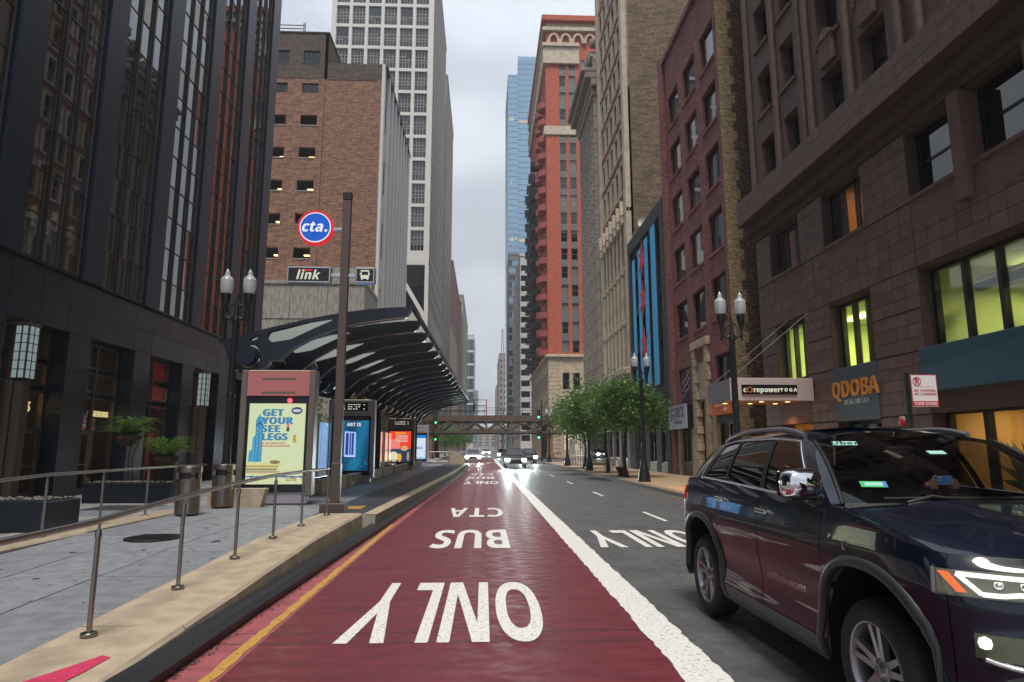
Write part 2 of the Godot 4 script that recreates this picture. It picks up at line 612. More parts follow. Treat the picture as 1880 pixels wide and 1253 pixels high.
	mk("brick_hotel", lin(0.720, 0.165, 0.085), 0.82, 0, bt2, 0.3, bh, 0.8)
	mk("spandrel_red", lin(0.500, 0.200, 0.175), 0.8, 0, bt2, 0.3, bh, 0.6)
	mk("terra_cream", lin(0.800, 0.670, 0.520), 0.7, 0, fine, 0.5); detail("terra_cream", wear, 0.08)
	mk("stone_grey", lin(0.460, 0.400, 0.340), 0.85, 0, fine, 0.6, grain, 0.6); detail("stone_grey", wear, 0.09)
	mk("stone_tan", lin(0.780, 0.640, 0.470), 0.85, 0, fine, 0.5); detail("stone_tan", wear, 0.08)
	mk("concrete_wall", lin(0.460, 0.430, 0.380), 0.9, 0, fine, 0.4, grain, 0.8); detail("concrete_wall", scuff, 0.1); M.concrete_wall.uv2_scale = Vector3(0.22, 0.05, 0.22)
	mk("panel_white", lin(0.754, 0.754, 0.754), 0.6, 0, fine, 0.3)
	mk("panel_dark", lin(0.05, 0.045, 0.05), 0.6)
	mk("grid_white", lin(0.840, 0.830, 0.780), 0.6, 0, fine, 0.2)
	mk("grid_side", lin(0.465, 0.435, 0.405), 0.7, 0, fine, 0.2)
	mk("metal_green", lin(0.165, 0.195, 0.203), 0.6, 0, fine, 0.6)
	mk("balcony_red", lin(0.500, 0.100, 0.105), 0.7, 0, fine, 0.6)
	mk("charcoal", lin(0.068, 0.069, 0.078), 0.7, 0, fine, 0.4); detail("charcoal", wear, 0.1)
	mk("banner_blue", lin(0.070, 0.460, 0.860), 0.7)
	mk("banner_red", lin(0.62, 0.05, 0.07), 0.7)
	for k in 4:
		var q := 0.88 + 0.08 * k
		mk("tile_%d" % k, lin(0.21 * q, 0.128 * q, 0.112 * q), 0.62, 0, fine, 0.9 + 0.17 * k, grain, 0.25)
		detail("tile_%d" % k, wear, 0.13 + 0.03 * k)
	mk("tile_joint", lin(0.075, 0.048, 0.042), 0.9)
	mk("terra_plain", lin(0.217, 0.132, 0.114), 0.7, 0, fine, 0.8, grain, 0.5); detail("terra_plain", wear, 0.2)
	mk("terra_relief", lin(0.173, 0.108, 0.083), 0.8, 0, wear, 1.6, blot, 6.0)
	mk("teal_fascia", lin(0.030, 0.115, 0.190), 0.55, 0, fine, 0.5)
	mk("qdoba_blue", lin(0.075, 0.115, 0.16), 0.55, 0, fine, 0.5)
	mk("orange_letter", lin(0.62, 0.24, 0.02), 0.5)
	mk("pale_letter", lin(0.35, 0.42, 0.45), 0.5)
	mk("awning_pink", lin(0.84, 0.66, 0.65), 0.55, 0, fine, 0.7)
	mk("awning_grey", lin(0.31, 0.33, 0.37), 0.55, 0, fine, 0.6)
	mk("soffit_wood", lin(0.42, 0.24, 0.12), 0.5, 0, fine, 0.8)
	mk("lotus_orange", lin(0.68, 0.13, 0.015), 0.5)
	mk("sign_lilac", lin(0.42, 0.42, 0.56), 0.55)
	mk("sign_purple", lin(0.075, 0.022, 0.07), 0.5)
	mk("sign_white", lin(0.75, 0.73, 0.74), 0.5)
	mk("sign_red", lin(0.5, 0.025, 0.06), 0.5)
	mk("wood_door", lin(0.11, 0.06, 0.03), 0.55, 0, fine, 1.0)
	mk("wood_light", lin(0.42, 0.25, 0.10), 0.5, 0, fine, 1.0)
	mk("mint", lin(0.40, 0.46, 0.38), 0.6, 0, wear, 0.6)
	mk("lavender", lin(0.42, 0.41, 0.47), 0.7, 0, fine, 0.5)
	# shelter and kiosks
	mk("roof_glass", lin(0.260, 0.320, 0.300), 0.35)
	M.roof_glass.backlight_enabled = true
	M.roof_glass.backlight = lin(0.45, 0.5, 0.48)
	mk("kiosk_grey_redlit", lin(0.720, 0.250, 0.250), 0.5, 0.0, fine, 0.8)  # grey header; the red light falling on it is put into this colour
	mk("kiosk_grey", lin(0.495, 0.465, 0.555), 0.5, 0.2, fine, 0.8)
	mk("kiosk_brown", lin(0.240, 0.173, 0.143), 0.5, 0.2, fine, 0.8)
	mk("kiosk_frame", lin(0.285, 0.247, 0.232), 0.4, 0.4, fine, 0.8)
	mk("kiosk_black", lin(0.012, 0.013, 0.016), 0.25)
	# foliage
	var lf := [[0.042, 0.085, 0.018], [0.06, 0.115, 0.022], [0.028, 0.06, 0.014], [0.17, 0.27, 0.045]]
	for k in 4:
		mk("leaf_%d" % k, lin(lf[k][0], lf[k][1], lf[k][2]), 0.5)
		M["leaf_%d" % k].backlight_enabled = true
		M["leaf_%d" % k].backlight = lin(0.10, 0.2, 0.03)
	mk("bark", lin(0.05, 0.04, 0.032), 0.9, 0, wear, 2.0, fine, 1.5)
	mk("soil", lin(0.03, 0.022, 0.016), 0.95, 0, fine, 3.0)
	mk("terracotta_pot", lin(0.11, 0.05, 0.03), 0.8, 0, fine, 2.0)
	# lamps
	glass("lamp_glass", Color(0.82, 0.84, 0.87), 0.55, 0.5)
	M.lamp_glass.roughness = 0.18
	glow("lit_lime", lin(0.80, 0.86, 0.32), 1.6)
	glow("lit_warm", lin(1.0, 0.62, 0.22), 1.6)
	glow("lit_amber", lin(1.0, 0.45, 0.08), 2.5)
	glow("lit_window", lin(1.0, 0.5, 0.14), 0.3)
	glow("lit_window_pale", lin(1.0, 0.82, 0.55), 0.26)
	glow("lit_white", lin(0.95, 0.97, 1.0), 6.0)
	glow("lit_headlight", lin(0.9, 1.0, 1.0), 60.0)
	glow("lit_red", lin(1.0, 0.02, 0.03), 4.0)  # glow of the added dot that stands in for a red reflection
	glow("lit_tail", lin(0.8, 0.02, 0.02), 0.16)
	glow("lit_green", lin(0.05, 0.9, 0.25), 2.0)
	glow("lit_sconce", lin(0.4, 0.52, 0.52), 0.2)
	glow("lit_letters", lin(1.0, 0.8, 0.35), 0.5)
	glow("sign_cta_white", lin(0.95, 0.97, 1.0), 0.36)
	glow("sign_cta_blue", lin(0.012, 0.10, 0.52), 0.45)
	glow("sign_cta_red", lin(0.70, 0.03, 0.04), 0.38)
	glow("sign_cream", lin(0.75, 0.75, 0.60), 0.36)
	# car
	mk("car_navy", lin(0.004, 0.007, 0.018), 0.3)
	M.car_navy.metallic_specular = 0.25
	M.car_navy.clearcoat_enabled = true; M.car_navy.clearcoat = 1.0; M.car_navy.clearcoat_roughness = 0.03
	mk("car_black", lin(0.008, 0.008, 0.009), 0.5)
	mk("car_trim", lin(0.02, 0.021, 0.024), 0.45)
	mk("tyre", lin(0.012, 0.012, 0.013), 0.75, 0, fine, 6.0)
	mk("alloy", lin(0.26, 0.26, 0.28), 0.3, 0.8)
	mk("cloth_dark", lin(0.02, 0.02, 0.022), 0.9)
	mk("cloth_teal", lin(0.05, 0.18, 0.2), 0.9)
	mk("skin", lin(0.22, 0.115, 0.07), 0.55)
	mk("hair", lin(0.015, 0.012, 0.01), 0.6)
	glass("windshield_glass", Color(0.01, 0.012, 0.012), 0.45, 0.6)
	glass("privacy_glass", Color(0.004, 0.004, 0.005), 0.9, 0.62)
	glass("lens_glass", Color(0.9, 0.9, 0.85), 0.08, 0.5)
	mk("lens_dark", lin(0.10, 0.105, 0.07), 0.2, 0.4)
	glow("lit_drl", lin(0.96, 1.0, 0.9), 0.75)
	glow("lit_fog", lin(0.97, 1.0, 0.95), 1.2)
	glow("lit_orange_marker", lin(1.0, 0.16, 0.005), 0.4)
	mk("sticker_mint", lin(0.32, 0.62, 0.52), 0.5)
	mk("sticker_green", lin(0.05, 0.42, 0.13), 0.5)
	mk("sticker_blue", lin(0.07, 0.2, 0.5), 0.5)
# ---------- ground, road, platform, pavements ----------
const KERB := [[6.0, -2.3], [-3.0, -2.3], [-7.0, -2.26], [-12.4, -2.12], [-37.0, -1.5], [-58.0, -1.25]]   # z, x of the bus platform's foot
func kerb_x(z: float) -> float:
	for i in KERB.size() - 1:
		if z <= KERB[i][0] and z >= KERB[i + 1][0]:
			return remap(z, KERB[i][0], KERB[i + 1][0], KERB[i][1], KERB[i + 1][1])
	return KERB[0][1] if z > 0 else KERB[-1][1]

func sheet(b: MB, x0: float, x1: float, z0: float, z1: float, y: float, y2 := 1e9) -> void:   # z0 is the far end
	var h := y if y2 > 1e8 else y2
	b.quad(Vector3(x0, h, z1), Vector3(x1, h, z1), Vector3(x1, y, z0), Vector3(x0, y, z0))

func ragged(x0: float, x1: float, z0: float, z1: float, y: float, jag: float, step := 0.11) -> MB:   # a painted strip with a worn edge
	var b := MB.new()
	var z := z0
	var a := [x0, x1]
	while z < z1 - 1e-3:
		var e := minf(z + step, z1)
		var c := [x0 + rng.randf_range(-jag, jag), x1 + rng.randf_range(-jag, jag)]
		b.quad(Vector3(c[0], y, e), Vector3(c[1], y, e), Vector3(a[1], y, z), Vector3(a[0], y, z))
		a = c
		z = e
	return b

func road_word(s: String, x0: float, x1: float, z_top: float, z_foot: float) -> void:   # read by drivers who come towards the camera
	var b := MB.new()
	var f := SystemFont.new()
	f.font_names = PackedStringArray(["Droid Sans"])
	f.font_weight = 700
	var fv := FontVariation.new()
	fv.base_font = f
	fv.variation_embolden = 0.0
	var root := Node3D.new()
	root.name = numbered("road_marking")
	add_child(root)
	root.set_meta("kind", "structure")
	root.position = Vector3(x1, 0.0085, z_foot)
	var wide := 0.0
	var sizes := []
	for ch in s:
		var tm := TextMesh.new()
		tm.font = fv
		tm.text = ch
		tm.font_size = 32
		tm.pixel_size = 0.05
		tm.depth = 0.0
		tm.horizontal_alignment = HORIZONTAL_ALIGNMENT_LEFT
		tm.vertical_alignment = VERTICAL_ALIGNMENT_BOTTOM
		var bb := tm.get_aabb()
		sizes.append([tm, bb])
		wide += bb.size.x + 0.16
	wide -= 0.16
	var at := 0.0
	for e in sizes:
		var bb: AABB = e[1]
		var sx := (x1 - x0) / wide
		var sy := (z_top - z_foot) / bb.size.y
		var o := MeshInstance3D.new()
		o.name = "letter"
		o.mesh = e[0]
		o.material_override = M.road_white
		var bs := Basis(Vector3(-sx, 0, 0), Vector3(0, 0, sy), Vector3(0, 1, 0))
		o.transform = Transform3D(bs, Vector3(-at * sx, 0, 0) - bs * bb.position)
		root.add_child(o, true)
		at += bb.size.x + 0.16

func slabs(root: Node3D, x0: float, x1: float, z0: float, z1: float, nx: int, nz: int, y_at: Callable, mats: Array, gap := 0.016, thick := 0.03, called := "paver", dark = null) -> void:
	var dx := (x1 - x0) / nx
	var dz := (z1 - z0) / nz
	for j in nz:
		for i in nx:
			var a := x0 + dx * i + gap / 2; var c := a + dx - gap
			var e := z0 + dz * j + gap / 2; var g := e + dz - gap
			var y0: float = y_at.call(e); var y1: float = y_at.call(g)
			var up := rng.randf_range(-0.0012, 0.0012)
			var b := MB.new()
			b.quad(Vector3(a, y1 + up, g), Vector3(c, y1 + up, g), Vector3(c, y0 + up, e), Vector3(a, y0 + up, e))
			b.quad(Vector3(a, y1 + up - thick, g), Vector3(c, y1 + up - thick, g), Vector3(c, y1 + up, g), Vector3(a, y1 + up, g))
			b.quad(Vector3(c, y1 + up - thick, g), Vector3(c, y0 + up - thick, e), Vector3(c, y0 + up, e), Vector3(c, y1 + up, g))
			b.quad(Vector3(a, y0 + up - thick, e), Vector3(a, y1 + up - thick, g), Vector3(a, y1 + up, g), Vector3(a, y0 + up, e))
			var m: Material = mats[rng.randi() % mats.size()]
			if dark != null and dark.call(i, j): m = M.paver_dark
			part(called, b, m, root)

func ground() -> void:
	var b := MB.new()
	sheet(b, -400, 400, -960, 60, -0.02)
	struct("ground", b, M.asphalt)
	b = MB.new()
	sheet(b, -14, 13, -700, 40, 0.0)
	var road := struct("road", b, M.asphalt)
	b = MB.new()
	sheet(b, -1.9, 1.47, -108, 12, 0.004)
	struct("bus_lane", b, M.red_lane)
	b = MB.new()
	for i in KERB.size() - 1:
		var p: Array = KERB[i]; var q: Array = KERB[i + 1]
		b.quad(Vector3(p[1] - 0.1, 0.0045, p[0]), Vector3(-1.9, 0.0045, p[0]), Vector3(maxf(-1.9, q[1]), 0.0045, q[0]), Vector3(q[1] - 0.1, 0.0045, q[0]))
	struct("gutter", b, M.red_gutter)
	# seams and tar joints across the lane
	b = MB.new()
	for z in [-6.35, -6.02, -9.6, -10.9, -14.6, -19.5]:
		var x := -2.2
		while x < 1.4:
			var dz := rng.randf_range(-0.02, 0.02)
			b.quad(Vector3(x, 0.0068, z + 0.007), Vector3(x + 0.45, 0.0068, z + 0.007 + dz), Vector3(x + 0.45, 0.0068, z - 0.007 + dz), Vector3(x, 0.0068, z - 0.007))
			x += 0.45
	struct("road_seam", b, M.joint)
	var crack := FastNoiseLite.new()
	crack.noise_type = FastNoiseLite.TYPE_CELLULAR
	crack.cellular_return_type = FastNoiseLite.RETURN_DISTANCE2_SUB
	crack.frequency = 0.035
	var ci := crack.get_seamless_image(512, 512)
	ci.convert(Image.FORMAT_L8)
	var cd := ci.get_data()
	for i in cd.size():
		var q: float = cd[i] / 255.0
		cd[i] = 90 if q < 0.06 else 235 + int(20 * q)
	M.road_white.albedo_texture = tex(Image.create_from_data(512, 512, false, Image.FORMAT_L8, cd))
	struct("lane_line", ragged(1.46, 1.80, -34.0, 4.0, 0.008, 0.014), M.road_white)
	b = MB.new()
	sheet(b, 1.46, 1.8, -106, -34, 0.008)
	struct("lane_line", b, M.road_white)
	struct("edge_line", ragged(-2.02, -1.93, -15.0, 4.0, 0.0095, 0.014), M.road_yellow)
	for z in [-15.4, -23.5, -31.5, -40.0, -49.0, -58.0, -67.0, -76.0]:
		b = MB.new()
		sheet(b, 4.15, 4.25, z - 2.2, z, 0.006)
		struct("lane_dash", b, M.road_white)
	road_word("ONLY", -1.28, 0.60, -6.0, -8.55)
	road_word("BUS", -0.92, 0.46, -11.4, -13.9)
	road_word("CTA", -0.9, 0.50, -16.5, -18.9)
	road_word("ONLY", -0.95, 0.72, -31.5, -34.2)
	road_word("BUS", -0.85, 0.6, -36.8, -39.5)
	road_word("CTA", -0.85, 0.6, -42.0, -44.6)
	road_word("ONLY", 1.98, 4.05, -11.4, -13.7)
	# zebra at the cross street
	for k in 9:
		b = MB.new()
		sheet(b, -1.6 + k * 0.95, -1.1 + k * 0.95, -79.5, -76.5, 0.007)
		struct("crosswalk_bar", b, M.road_white)
	# --- left: ramp and platform ---
	var top := func(z: float) -> float:
		return clampf(remap(z, -4.5, -10.5, 0.12, 0.31), 0.0, 0.31)
	var ramp := Node3D.new()
	ramp.name = "platform_ramp"
	add_child(ramp)
	ramp.set_meta("kind", "structure")
	b = MB.new()
	var zz := 4.0
	while zz > -13.9:
		var z2 := zz - 1.5
		var y1: float = maxf(top.call(zz), 0.002) - 0.012; var y2: float = maxf(top.call(z2), 0.002) - 0.012
		b.quad(Vector3(-6.35, y1, zz), Vector3(-3.3, y1, zz), Vector3(-3.3, y2, z2), Vector3(-6.35, y2, z2))
		zz = z2
	part("bedding", b, M.joint, ramp)
	slabs(ramp, -6.35, -3.32, -13.9, -1.9, 3, 8, top, [M.paver_grey, M.paver_grey_b, M.paver_grey])
	var plat := Node3D.new()
	plat.name = "platform"
	add_child(plat)
	plat.set_meta("kind", "structure")
	b = MB.new()
	for i in range(2, KERB.size() - 1):
		var p: Array = [maxf(KERB[i][0], -60), KERB[i][1] - 0.12]; var q: Array = [KERB[i + 1][0], KERB[i + 1][1] - 0.12]
		if p[0] > -13.9:
			p = [-13.9, kerb_x(-13.9) - 0.12]
			if q[0] > -13.9: continue
		b.quad(Vector3(-6.4, 0.296, p[0]), Vector3(p[1], 0.296, p[0]), Vector3(q[1], 0.296, q[0]), Vector3(-6.4, 0.296, q[0]))
		b.quad(Vector3(p[1], 0.0, p[0]), Vector3(q[1], 0.0, q[0]), Vector3(q[1], 0.296, q[0]), Vector3(p[1], 0.296, p[0]))
	b.quad(Vector3(-6.4, 0, -13.9), Vector3(-2.2, 0, -13.9), Vector3(-2.2, 0.296, -13.9), Vector3(-6.4, 0.296, -13.9))
	part("platform_base", b, M.concrete_wall, plat)
	var flat := func(_z: float) -> float: return 0.31
	slabs(plat, -6.4, -3.45, -33.4, -13.9, 2, 13, flat, [M.paver_grey, M.paver_grey_b], 0.016, 0.012)
	b = MB.new()
	sheet(b, -6.4, -3.45, -58, -33.4, 0.311)
	part("paving", b, M.paver_grey_b, plat)
	b = MB.new()
	for i in range(3, KERB.size() - 1):   # dark tactile edge
		var p: Array = KERB[i]; var q: Array = KERB[i + 1]
		if i == 3: p = [-13.9, kerb_x(-13.9)]
		b.quad(Vector3(-3.44, 0.305, p[0]), Vector3(p[1] - 0.42, 0.305, p[0]), Vector3(q[1] - 0.42, 0.305, q[0]), Vector3(-3.44, 0.305, q[0]))
	part("tactile_edge", b, M.tactile, plat)
	b = MB.new()
	for i in range(3, KERB.size() - 1):   # pale coping
		var p: Array = KERB[i]; var q: Array = KERB[i + 1]
		if i == 3: p = [-14.0, kerb_x(-14.0)]
		for e in [[-0.40, -0.12, 0.315]]:
			b.quad(Vector3(p[1] + e[0], e[2], p[0]), Vector3(p[1] + e[1], e[2], p[0]), Vector3(q[1] + e[1], e[2], q[0]), Vector3(q[1] + e[0], e[2], q[0]))
			b.quad(Vector3(p[1] + e[1], 0.0, p[0]), Vector3(q[1] + e[1], 0.0, q[0]), Vector3(q[1] + e[1], e[2], q[0]), Vector3(p[1] + e[1], e[2], p[0]))
	part("coping", b, M.concrete_tan, plat)
	b = MB.new()
	sheet(b, -3.38, -2.75, -16.1, -15.2, 0.313)
	part("warning_strip", b, M.road_yellow, plat)
	# black rubbing strip along the foot of the platform
	b = MB.new()
	var prof := [Vector2(0.0, 0.0), Vector2(0.02, 0.09), Vector2(-0.05, 0.135), Vector2(-0.2, 0.14), Vector2(-0.2, 0.0)]
	var g := []
	for p in prof:
		var row := []
		for i in KERB.size():
			row.append(Vector3(KERB[i][1] + p.x, p.y, KERB[i][0]))
		g.append(row)
	for i in prof.size() - 1:
		for j in KERB.size() - 1:
			b.quad(g[i][j], g[i][j + 1], g[i + 1][j + 1], g[i + 1][j])
	struct("kerb_rubbing_strip", b, M.rubber_black)
	# litter of leaves in the gutter
	b = MB.new()
	for k in 900:
		var z := -rng.randf_range(3.5, 16.0)
		var x := kerb_x(z) + 0.015 + absf(rng.randfn(0, 0.035))
		var s := rng.randf_range(0.004, 0.016)
		var a := rng.randf() * TAU
		var c := Vector3(x, 0.012 + rng.randf() * 0.01, z)
		b.quad(c + Vector3(cos(a), 0, sin(a)) * s, c + Vector3(-sin(a), 0.3, cos(a)) * s, c - Vector3(cos(a), 0, sin(a)) * s, c - Vector3(-sin(a), 0.2, cos(a)) * s)
	var lit := struct("leaf_litter", b, M.leaf_litter)
	lit.set_meta("kind", "stuff")
	lit.set_meta("label", "dark dry leaf crumbs lying along the black kerb strip")
	lit.set_meta("category", "litter")
	# trodden gum and drip stains on the paving
	b = MB.new()
	for k in 420:
		var z := -rng.randf_range(3.0, 30.0)
		var x := rng.randf_range(-6.3, -3.45)
		var y: float = (top.call(z) if z > -13.9 else 0.31) + 0.0035
		var r0 := rng.randf_range(0.006, 0.022) * (2.5 if rng.randf() < 0.06 else 1.0)
		var P := []
		for q in 7: P.append(Vector3(x + cos(TAU * q / 7) * r0 * rng.randf_range(0.7, 1.2), y, z - sin(TAU * q / 7) * r0 * rng.randf_range(0.7, 1.2)))
		for q in range(1, 6): b.tri(P[0], P[q], P[q + 1])
	var gum := struct("gum_spots", b, M.tactile)
	gum.set_meta("kind", "stuff")
	gum.set_meta("label", "small dark trodden gum spots on the grey ramp paving")
	gum.set_meta("category", "stains")
	# left pavement
	var sw := Node3D.new()
	sw.name = "sidewalk_left"
	add_child(sw)
	sw.set_meta("kind", "structure")
	part("sidewalk_base", bx(Vector3(-13.6, -0.3, -112), Vector3(-6.3, 0.128, 8)), M.concrete_wall, sw)
	var lvl := func(_z: float) -> float: return 0.15
	slabs(sw, -13.2, -6.9, -38.0, -8.0, 4, 20, lvl, [M.paver_light, M.paver_light, M.paver_grey], 0.012, 0.02, "paver", func(i: int, j: int) -> bool: return (i + j) % 3 == 0 and i < 3 and (j / 2) % 2 == 0)
	b = MB.new()
	sheet(b, -13.2, -6.42, -112, -38.0, 0.15)
	part("paving", b, M.paver_light, sw)
	# right pavement with its kerb
	var sr := Node3D.new()
	sr.name = "sidewalk_right"
	add_child(sr)
	sr.set_meta("kind", "structure")
	part("sidewalk_base", bx(Vector3(7.0, -0.3, -76), Vector3(12.5, 0.128, 8)), M.kerb_stone, sr)
	slabs(sr, 7.02, 11.5, -50.0, -14.0, 2, 18, lvl, [M.sidewalk_tan], 0.012, 0.02)
	b = MB.new()
	sheet(b, 7.02, 11.5, -76, -50, 0.15)
	sheet(b, 7.02, 11.5, -14, 8, 0.15)
	part("paving", b, M.sidewalk_tan, sr)
	var z := 8.0
	while z > -76:
		var e := maxf(z - 3.0, -76.0)
		b = MB.new()
		b.cbox(Vector3(6.78, -0.1, e + 0.01), Vector3(7.0, 0.152, z - 0.01), 0.025)
		part("kerbstone", b, M.kerb_stone, sr)
		z = e
	sr = Node3D.new()
	sr.name = "sidewalk_far_right"
	add_child(sr)
	sr.set_meta("kind", "structure")
	part("sidewalk_base", bx(Vector3(6.9, -0.3, -600), Vector3(12.5, 0.15, -112)), M.sidewalk_tan, sr)
	struct("sidewalk_far_left", bx(Vector3(-13.6, -0.3, -600), Vector3(-7.2, 0.15, -114)), M.paver_light)
# ---------- left: dark office tower ----------
func bay_text(s: String, h: float, m: Material, parent: Node, at: Vector3, wide := 0.8) -> void:
	text(s, h, m, parent, face(at, "east"), "lettering", 0.03, false, wide)

func left_tower() -> void:
	var t := thing("office_tower", "dark granite and bronze-glass office tower with tall piers on the left", "building", Vector3(-13, 0, -37.75))
	var z1 := 37.75 + 9.0     # local z runs towards the camera
	var H := 62.0
	var F := func(x: float, y: float, z: float) -> Vector3: return Vector3(x, y, z)   # local: x out to the street
	# piers, 3.93 m apart
	var piers := []
	for k in 12: piers.append([37.75 - 37.75 + k * 3.93, 0.0])
	# solid core behind everything
	part("core", bx(Vector3(-14, 5.3, 0.15), Vector3(-1.0, H, z1)), M.room_dark, t)
	var base := MB.new()
	var mats := [M.granite, M.granite_b, M.granite_c]
	for k in 12:
		var a := k * 3.93
		var w := 1.15 if k else 1.3
		# pier of the base
		base.box(Vector3(-0.75, 0, a + 0.012), Vector3(-0.02, 5.25, a + w - 0.012))
		var y := 0.02
		for h in [0.5, 1.15, 1.2, 1.2, 1.18]:
			var p := MB.new()
			p.cbox(Vector3(-0.7, y + 0.004, a), Vector3(0, y + h - 0.004, a + w), 0.006)
			part("granite_panel", p, mats[rng.randi() % 3], t)
			y += h
		# lintel panels
		for j in 3:
			for r in 2:
				var p := MB.new()
				p.cbox(Vector3(-0.7, 5.25 + 0.86 * r + 0.004, a + 1.31 * j + 0.004), Vector3(0, 5.25 + 0.86 * (r + 1) - 0.004, a + 1.31 * (j + 1) - 0.004), 0.006)
				part("granite_panel", p, mats[rng.randi() % 3], t)
		# upper pilaster
		var u := MB.new()
		u.cbox(Vector3(-0.5, 6.98, a + 0.02), Vector3(0.2, H, a + w - 0.02), 0.03)
		u.box(Vector3(-0.1, 6.98, a - 0.04), Vector3(0.11, H, a + 0.02))
		u.box(Vector3(-0.1, 6.98, a + w - 0.02), Vector3(0.11, H, a + w + 0.04))
		var up := part("pilaster", u, M.dark_metal, t)
		var rows := MB.new()
		for jy in [11.0, 16.2, 21.6, 27.0]:
			rows.box(Vector3(-0.2, jy, a + 0.01), Vector3(0.204, jy + 0.012, a + w - 0.01))
		part("joint", rows, M.bead, up)
	part("pier_core", base, M.room_dark, t)
	var sill := MB.new()
	sill.box(Vector3(-0.55, 6.97, 0), Vector3(0.12, 7.06, z1))
	part("sill", sill, M.mullion, t)
	# glass: three panes across, rows of 1.32 m
	var pane_h := 1.32
	for k in 11:
		var a := k * 3.93 + (1.15 if k else 1.3) + 0.04
		var bw := (k + 1) * 3.93 - 0.04 - a
		var mul := MB.new()
		for j in [1, 2]:
			var z: float = a + bw * j / 3.0
			mul.box(Vector3(-0.3, 7.06, z - 0.06), Vector3(0.1, H, z + 0.06))
		var mu := part("mullion", mul, M.mullion, t)
		var bd := MB.new()
		for j in [1, 2]:
			var z: float = a + bw * j / 3.0
			for s in [-1, 1]: bd.box(Vector3(-0.1, 7.06, z + s * 0.068 - 0.008), Vector3(0.06, H, z + s * 0.068 + 0.008))
		for s in [a + 0.005, a + bw - 0.021]: bd.box(Vector3(-0.12, 7.06, s), Vector3(0.1, H, s + 0.016))
		var rr := 0
		while 7.06 + pane_h * (rr + 1) < 36.0:
			rr += 1
			for j in 3:
				var z0 := a + bw * j / 3.0 + (0.08 if j else 0.0)
				var z2 := a + bw * (j + 1) / 3.0 - (0.08 if j < 2 else 0.0)
				bd.box(Vector3(-0.1, 7.06 + pane_h * rr - 0.018, z0), Vector3(0.045, 7.06 + pane_h * rr + 0.02, z2))
		part("glazing_bead", bd, M.bead, mu)
		# single panes where the photograph shows them, one sheet per bay above and behind
		for j in 3:
			var z0 := a + bw * j / 3.0 + 0.06
			var pw := bw / 3.0 - 0.12
			var top := 7.06
			if k < 7:
				var seen := int(clampf((1.65 + (37.75 - a) * 0.79 - 7.06) / pane_h + 2, 3, 21))
				for r in seen:
					var m: Material = M.tower_glass if rng.randf() > 0.12 else M.tower_glass_b
					if r == 0 and rng.randf() < 0.5: m = M.tower_glass_b
					var e := Basis.from_euler(Vector3(rng.randfn(0, 0.0022), PI / 2 + rng.randfn(0, 0.003), 0))
					part("pane", pane_mesh(pw, pane_h - 0.03), m, t, Vector3(0.012, 7.075 + pane_h * r, z0 + pw), e)
				top = 7.06 + pane_h * seen
			part("glass_sheet", bx(Vector3(-0.02, top + 0.01, z0), Vector3(0.01, H, z0 + pw)), M.tower_glass, t)
	# ground floor bays
	for k in 8:
		var a := k * 3.93 + (1.15 if k else 1.3)
		var e := (k + 1) * 3.93
		var mid := (a + e) / 2
		var fr := MB.new()
		for y in [0.12, 2.24, 3.36, 3.56, 4.2, 4.4, 5.2]:
			fr.box(Vector3(-0.66, y - 0.035, a), Vector3(-0.54, y + 0.035, e))
		for z in [a + 0.04, mid, e - 0.04]:
			fr.box(Vector3(-0.67, 0.0, z - 0.045), Vector3(-0.53, 5.25, z + 0.045))
		var frame := part("shopfront_frame", fr, M.bronze, t)
		for q in [[0.16, 2.2], [2.28, 3.32], [3.6, 4.16], [4.44, 5.16]]:
			for s in 2:
				var zz: float = (a + 0.085) if s == 0 else (mid + 0.045)
				var ww: float = (mid - a - 0.13) if s == 0 else (e - mid - 0.13)
				part("pane", pane_mesh(ww, q[1] - q[0]), M.shop_glass, frame, Vector3(-0.6, q[0], zz + ww), Basis.from_euler(Vector3(0, PI / 2, 0)))
		var dk := MB.new()
		dk.box(Vector3(-0.62, 3.40, a + 0.08), Vector3(-0.58, 3.52, e - 0.08))
		dk.box(Vector3(-0.62, 4.24, a + 0.08), Vector3(-0.58, 4.36, e - 0.08))
		part("transom_panel", dk, M.mullion, frame)
		# the room behind
		var rm := MB.new()
		var red := k in [0, 1, 2]
		rm.quad(Vector3(-5.5, 0.14, a), Vector3(-0.7, 0.14, a), Vector3(-0.7, 0.14, e), Vector3(-5.5, 0.14, e))
		rm.box(Vector3(-5.6, 0, a - 0.6), Vector3(-5.5, 5.3, e + 0.6))
		rm.quad(Vector3(-5.5, 5.28, e + 0.4), Vector3(-0.7, 5.28, e + 0.4), Vector3(-0.7, 5.28, a - 0.4), Vector3(-5.5, 5.28, a - 0.4))
		rm.box(Vector3(-5.5, 0.14, a - 0.5), Vector3(-0.76, 5.28, a - 0.42))
		part("shop_interior", rm, M.room_dark if not red else M.room_red, t)
		if red:
			part("window_panel", bx(Vector3(-0.72, 2.3, a + 0.1), Vector3(-0.69, 3.3, e - 0.1)), M.room_red, t)
			part("window_panel", bx(Vector3(-0.72, 0.3, a + 0.1), Vector3(-0.69, 2.15, a + 0.75)), M.room_red, t)
			bay_text("CHICAGO", 0.16, M.sign_white, t, Vector3(-0.6 + 0.02, 2.72, mid + 0.6), 0.7)
			var ring := MB.new()
			for q in 16:
				var a1 := TAU * q / 16; var a2 := TAU * (q + 1) / 16
				ring.bar(Vector3(-0.67, 1.55 + 0.14 * sin(a1), a + 0.42 + 0.14 * cos(a1)), Vector3(-0.67, 1.55 + 0.14 * sin(a2), a + 0.42 + 0.14 * cos(a2)), 0.03, 0.03)
			part("window_emblem", ring, M.sign_white, t)
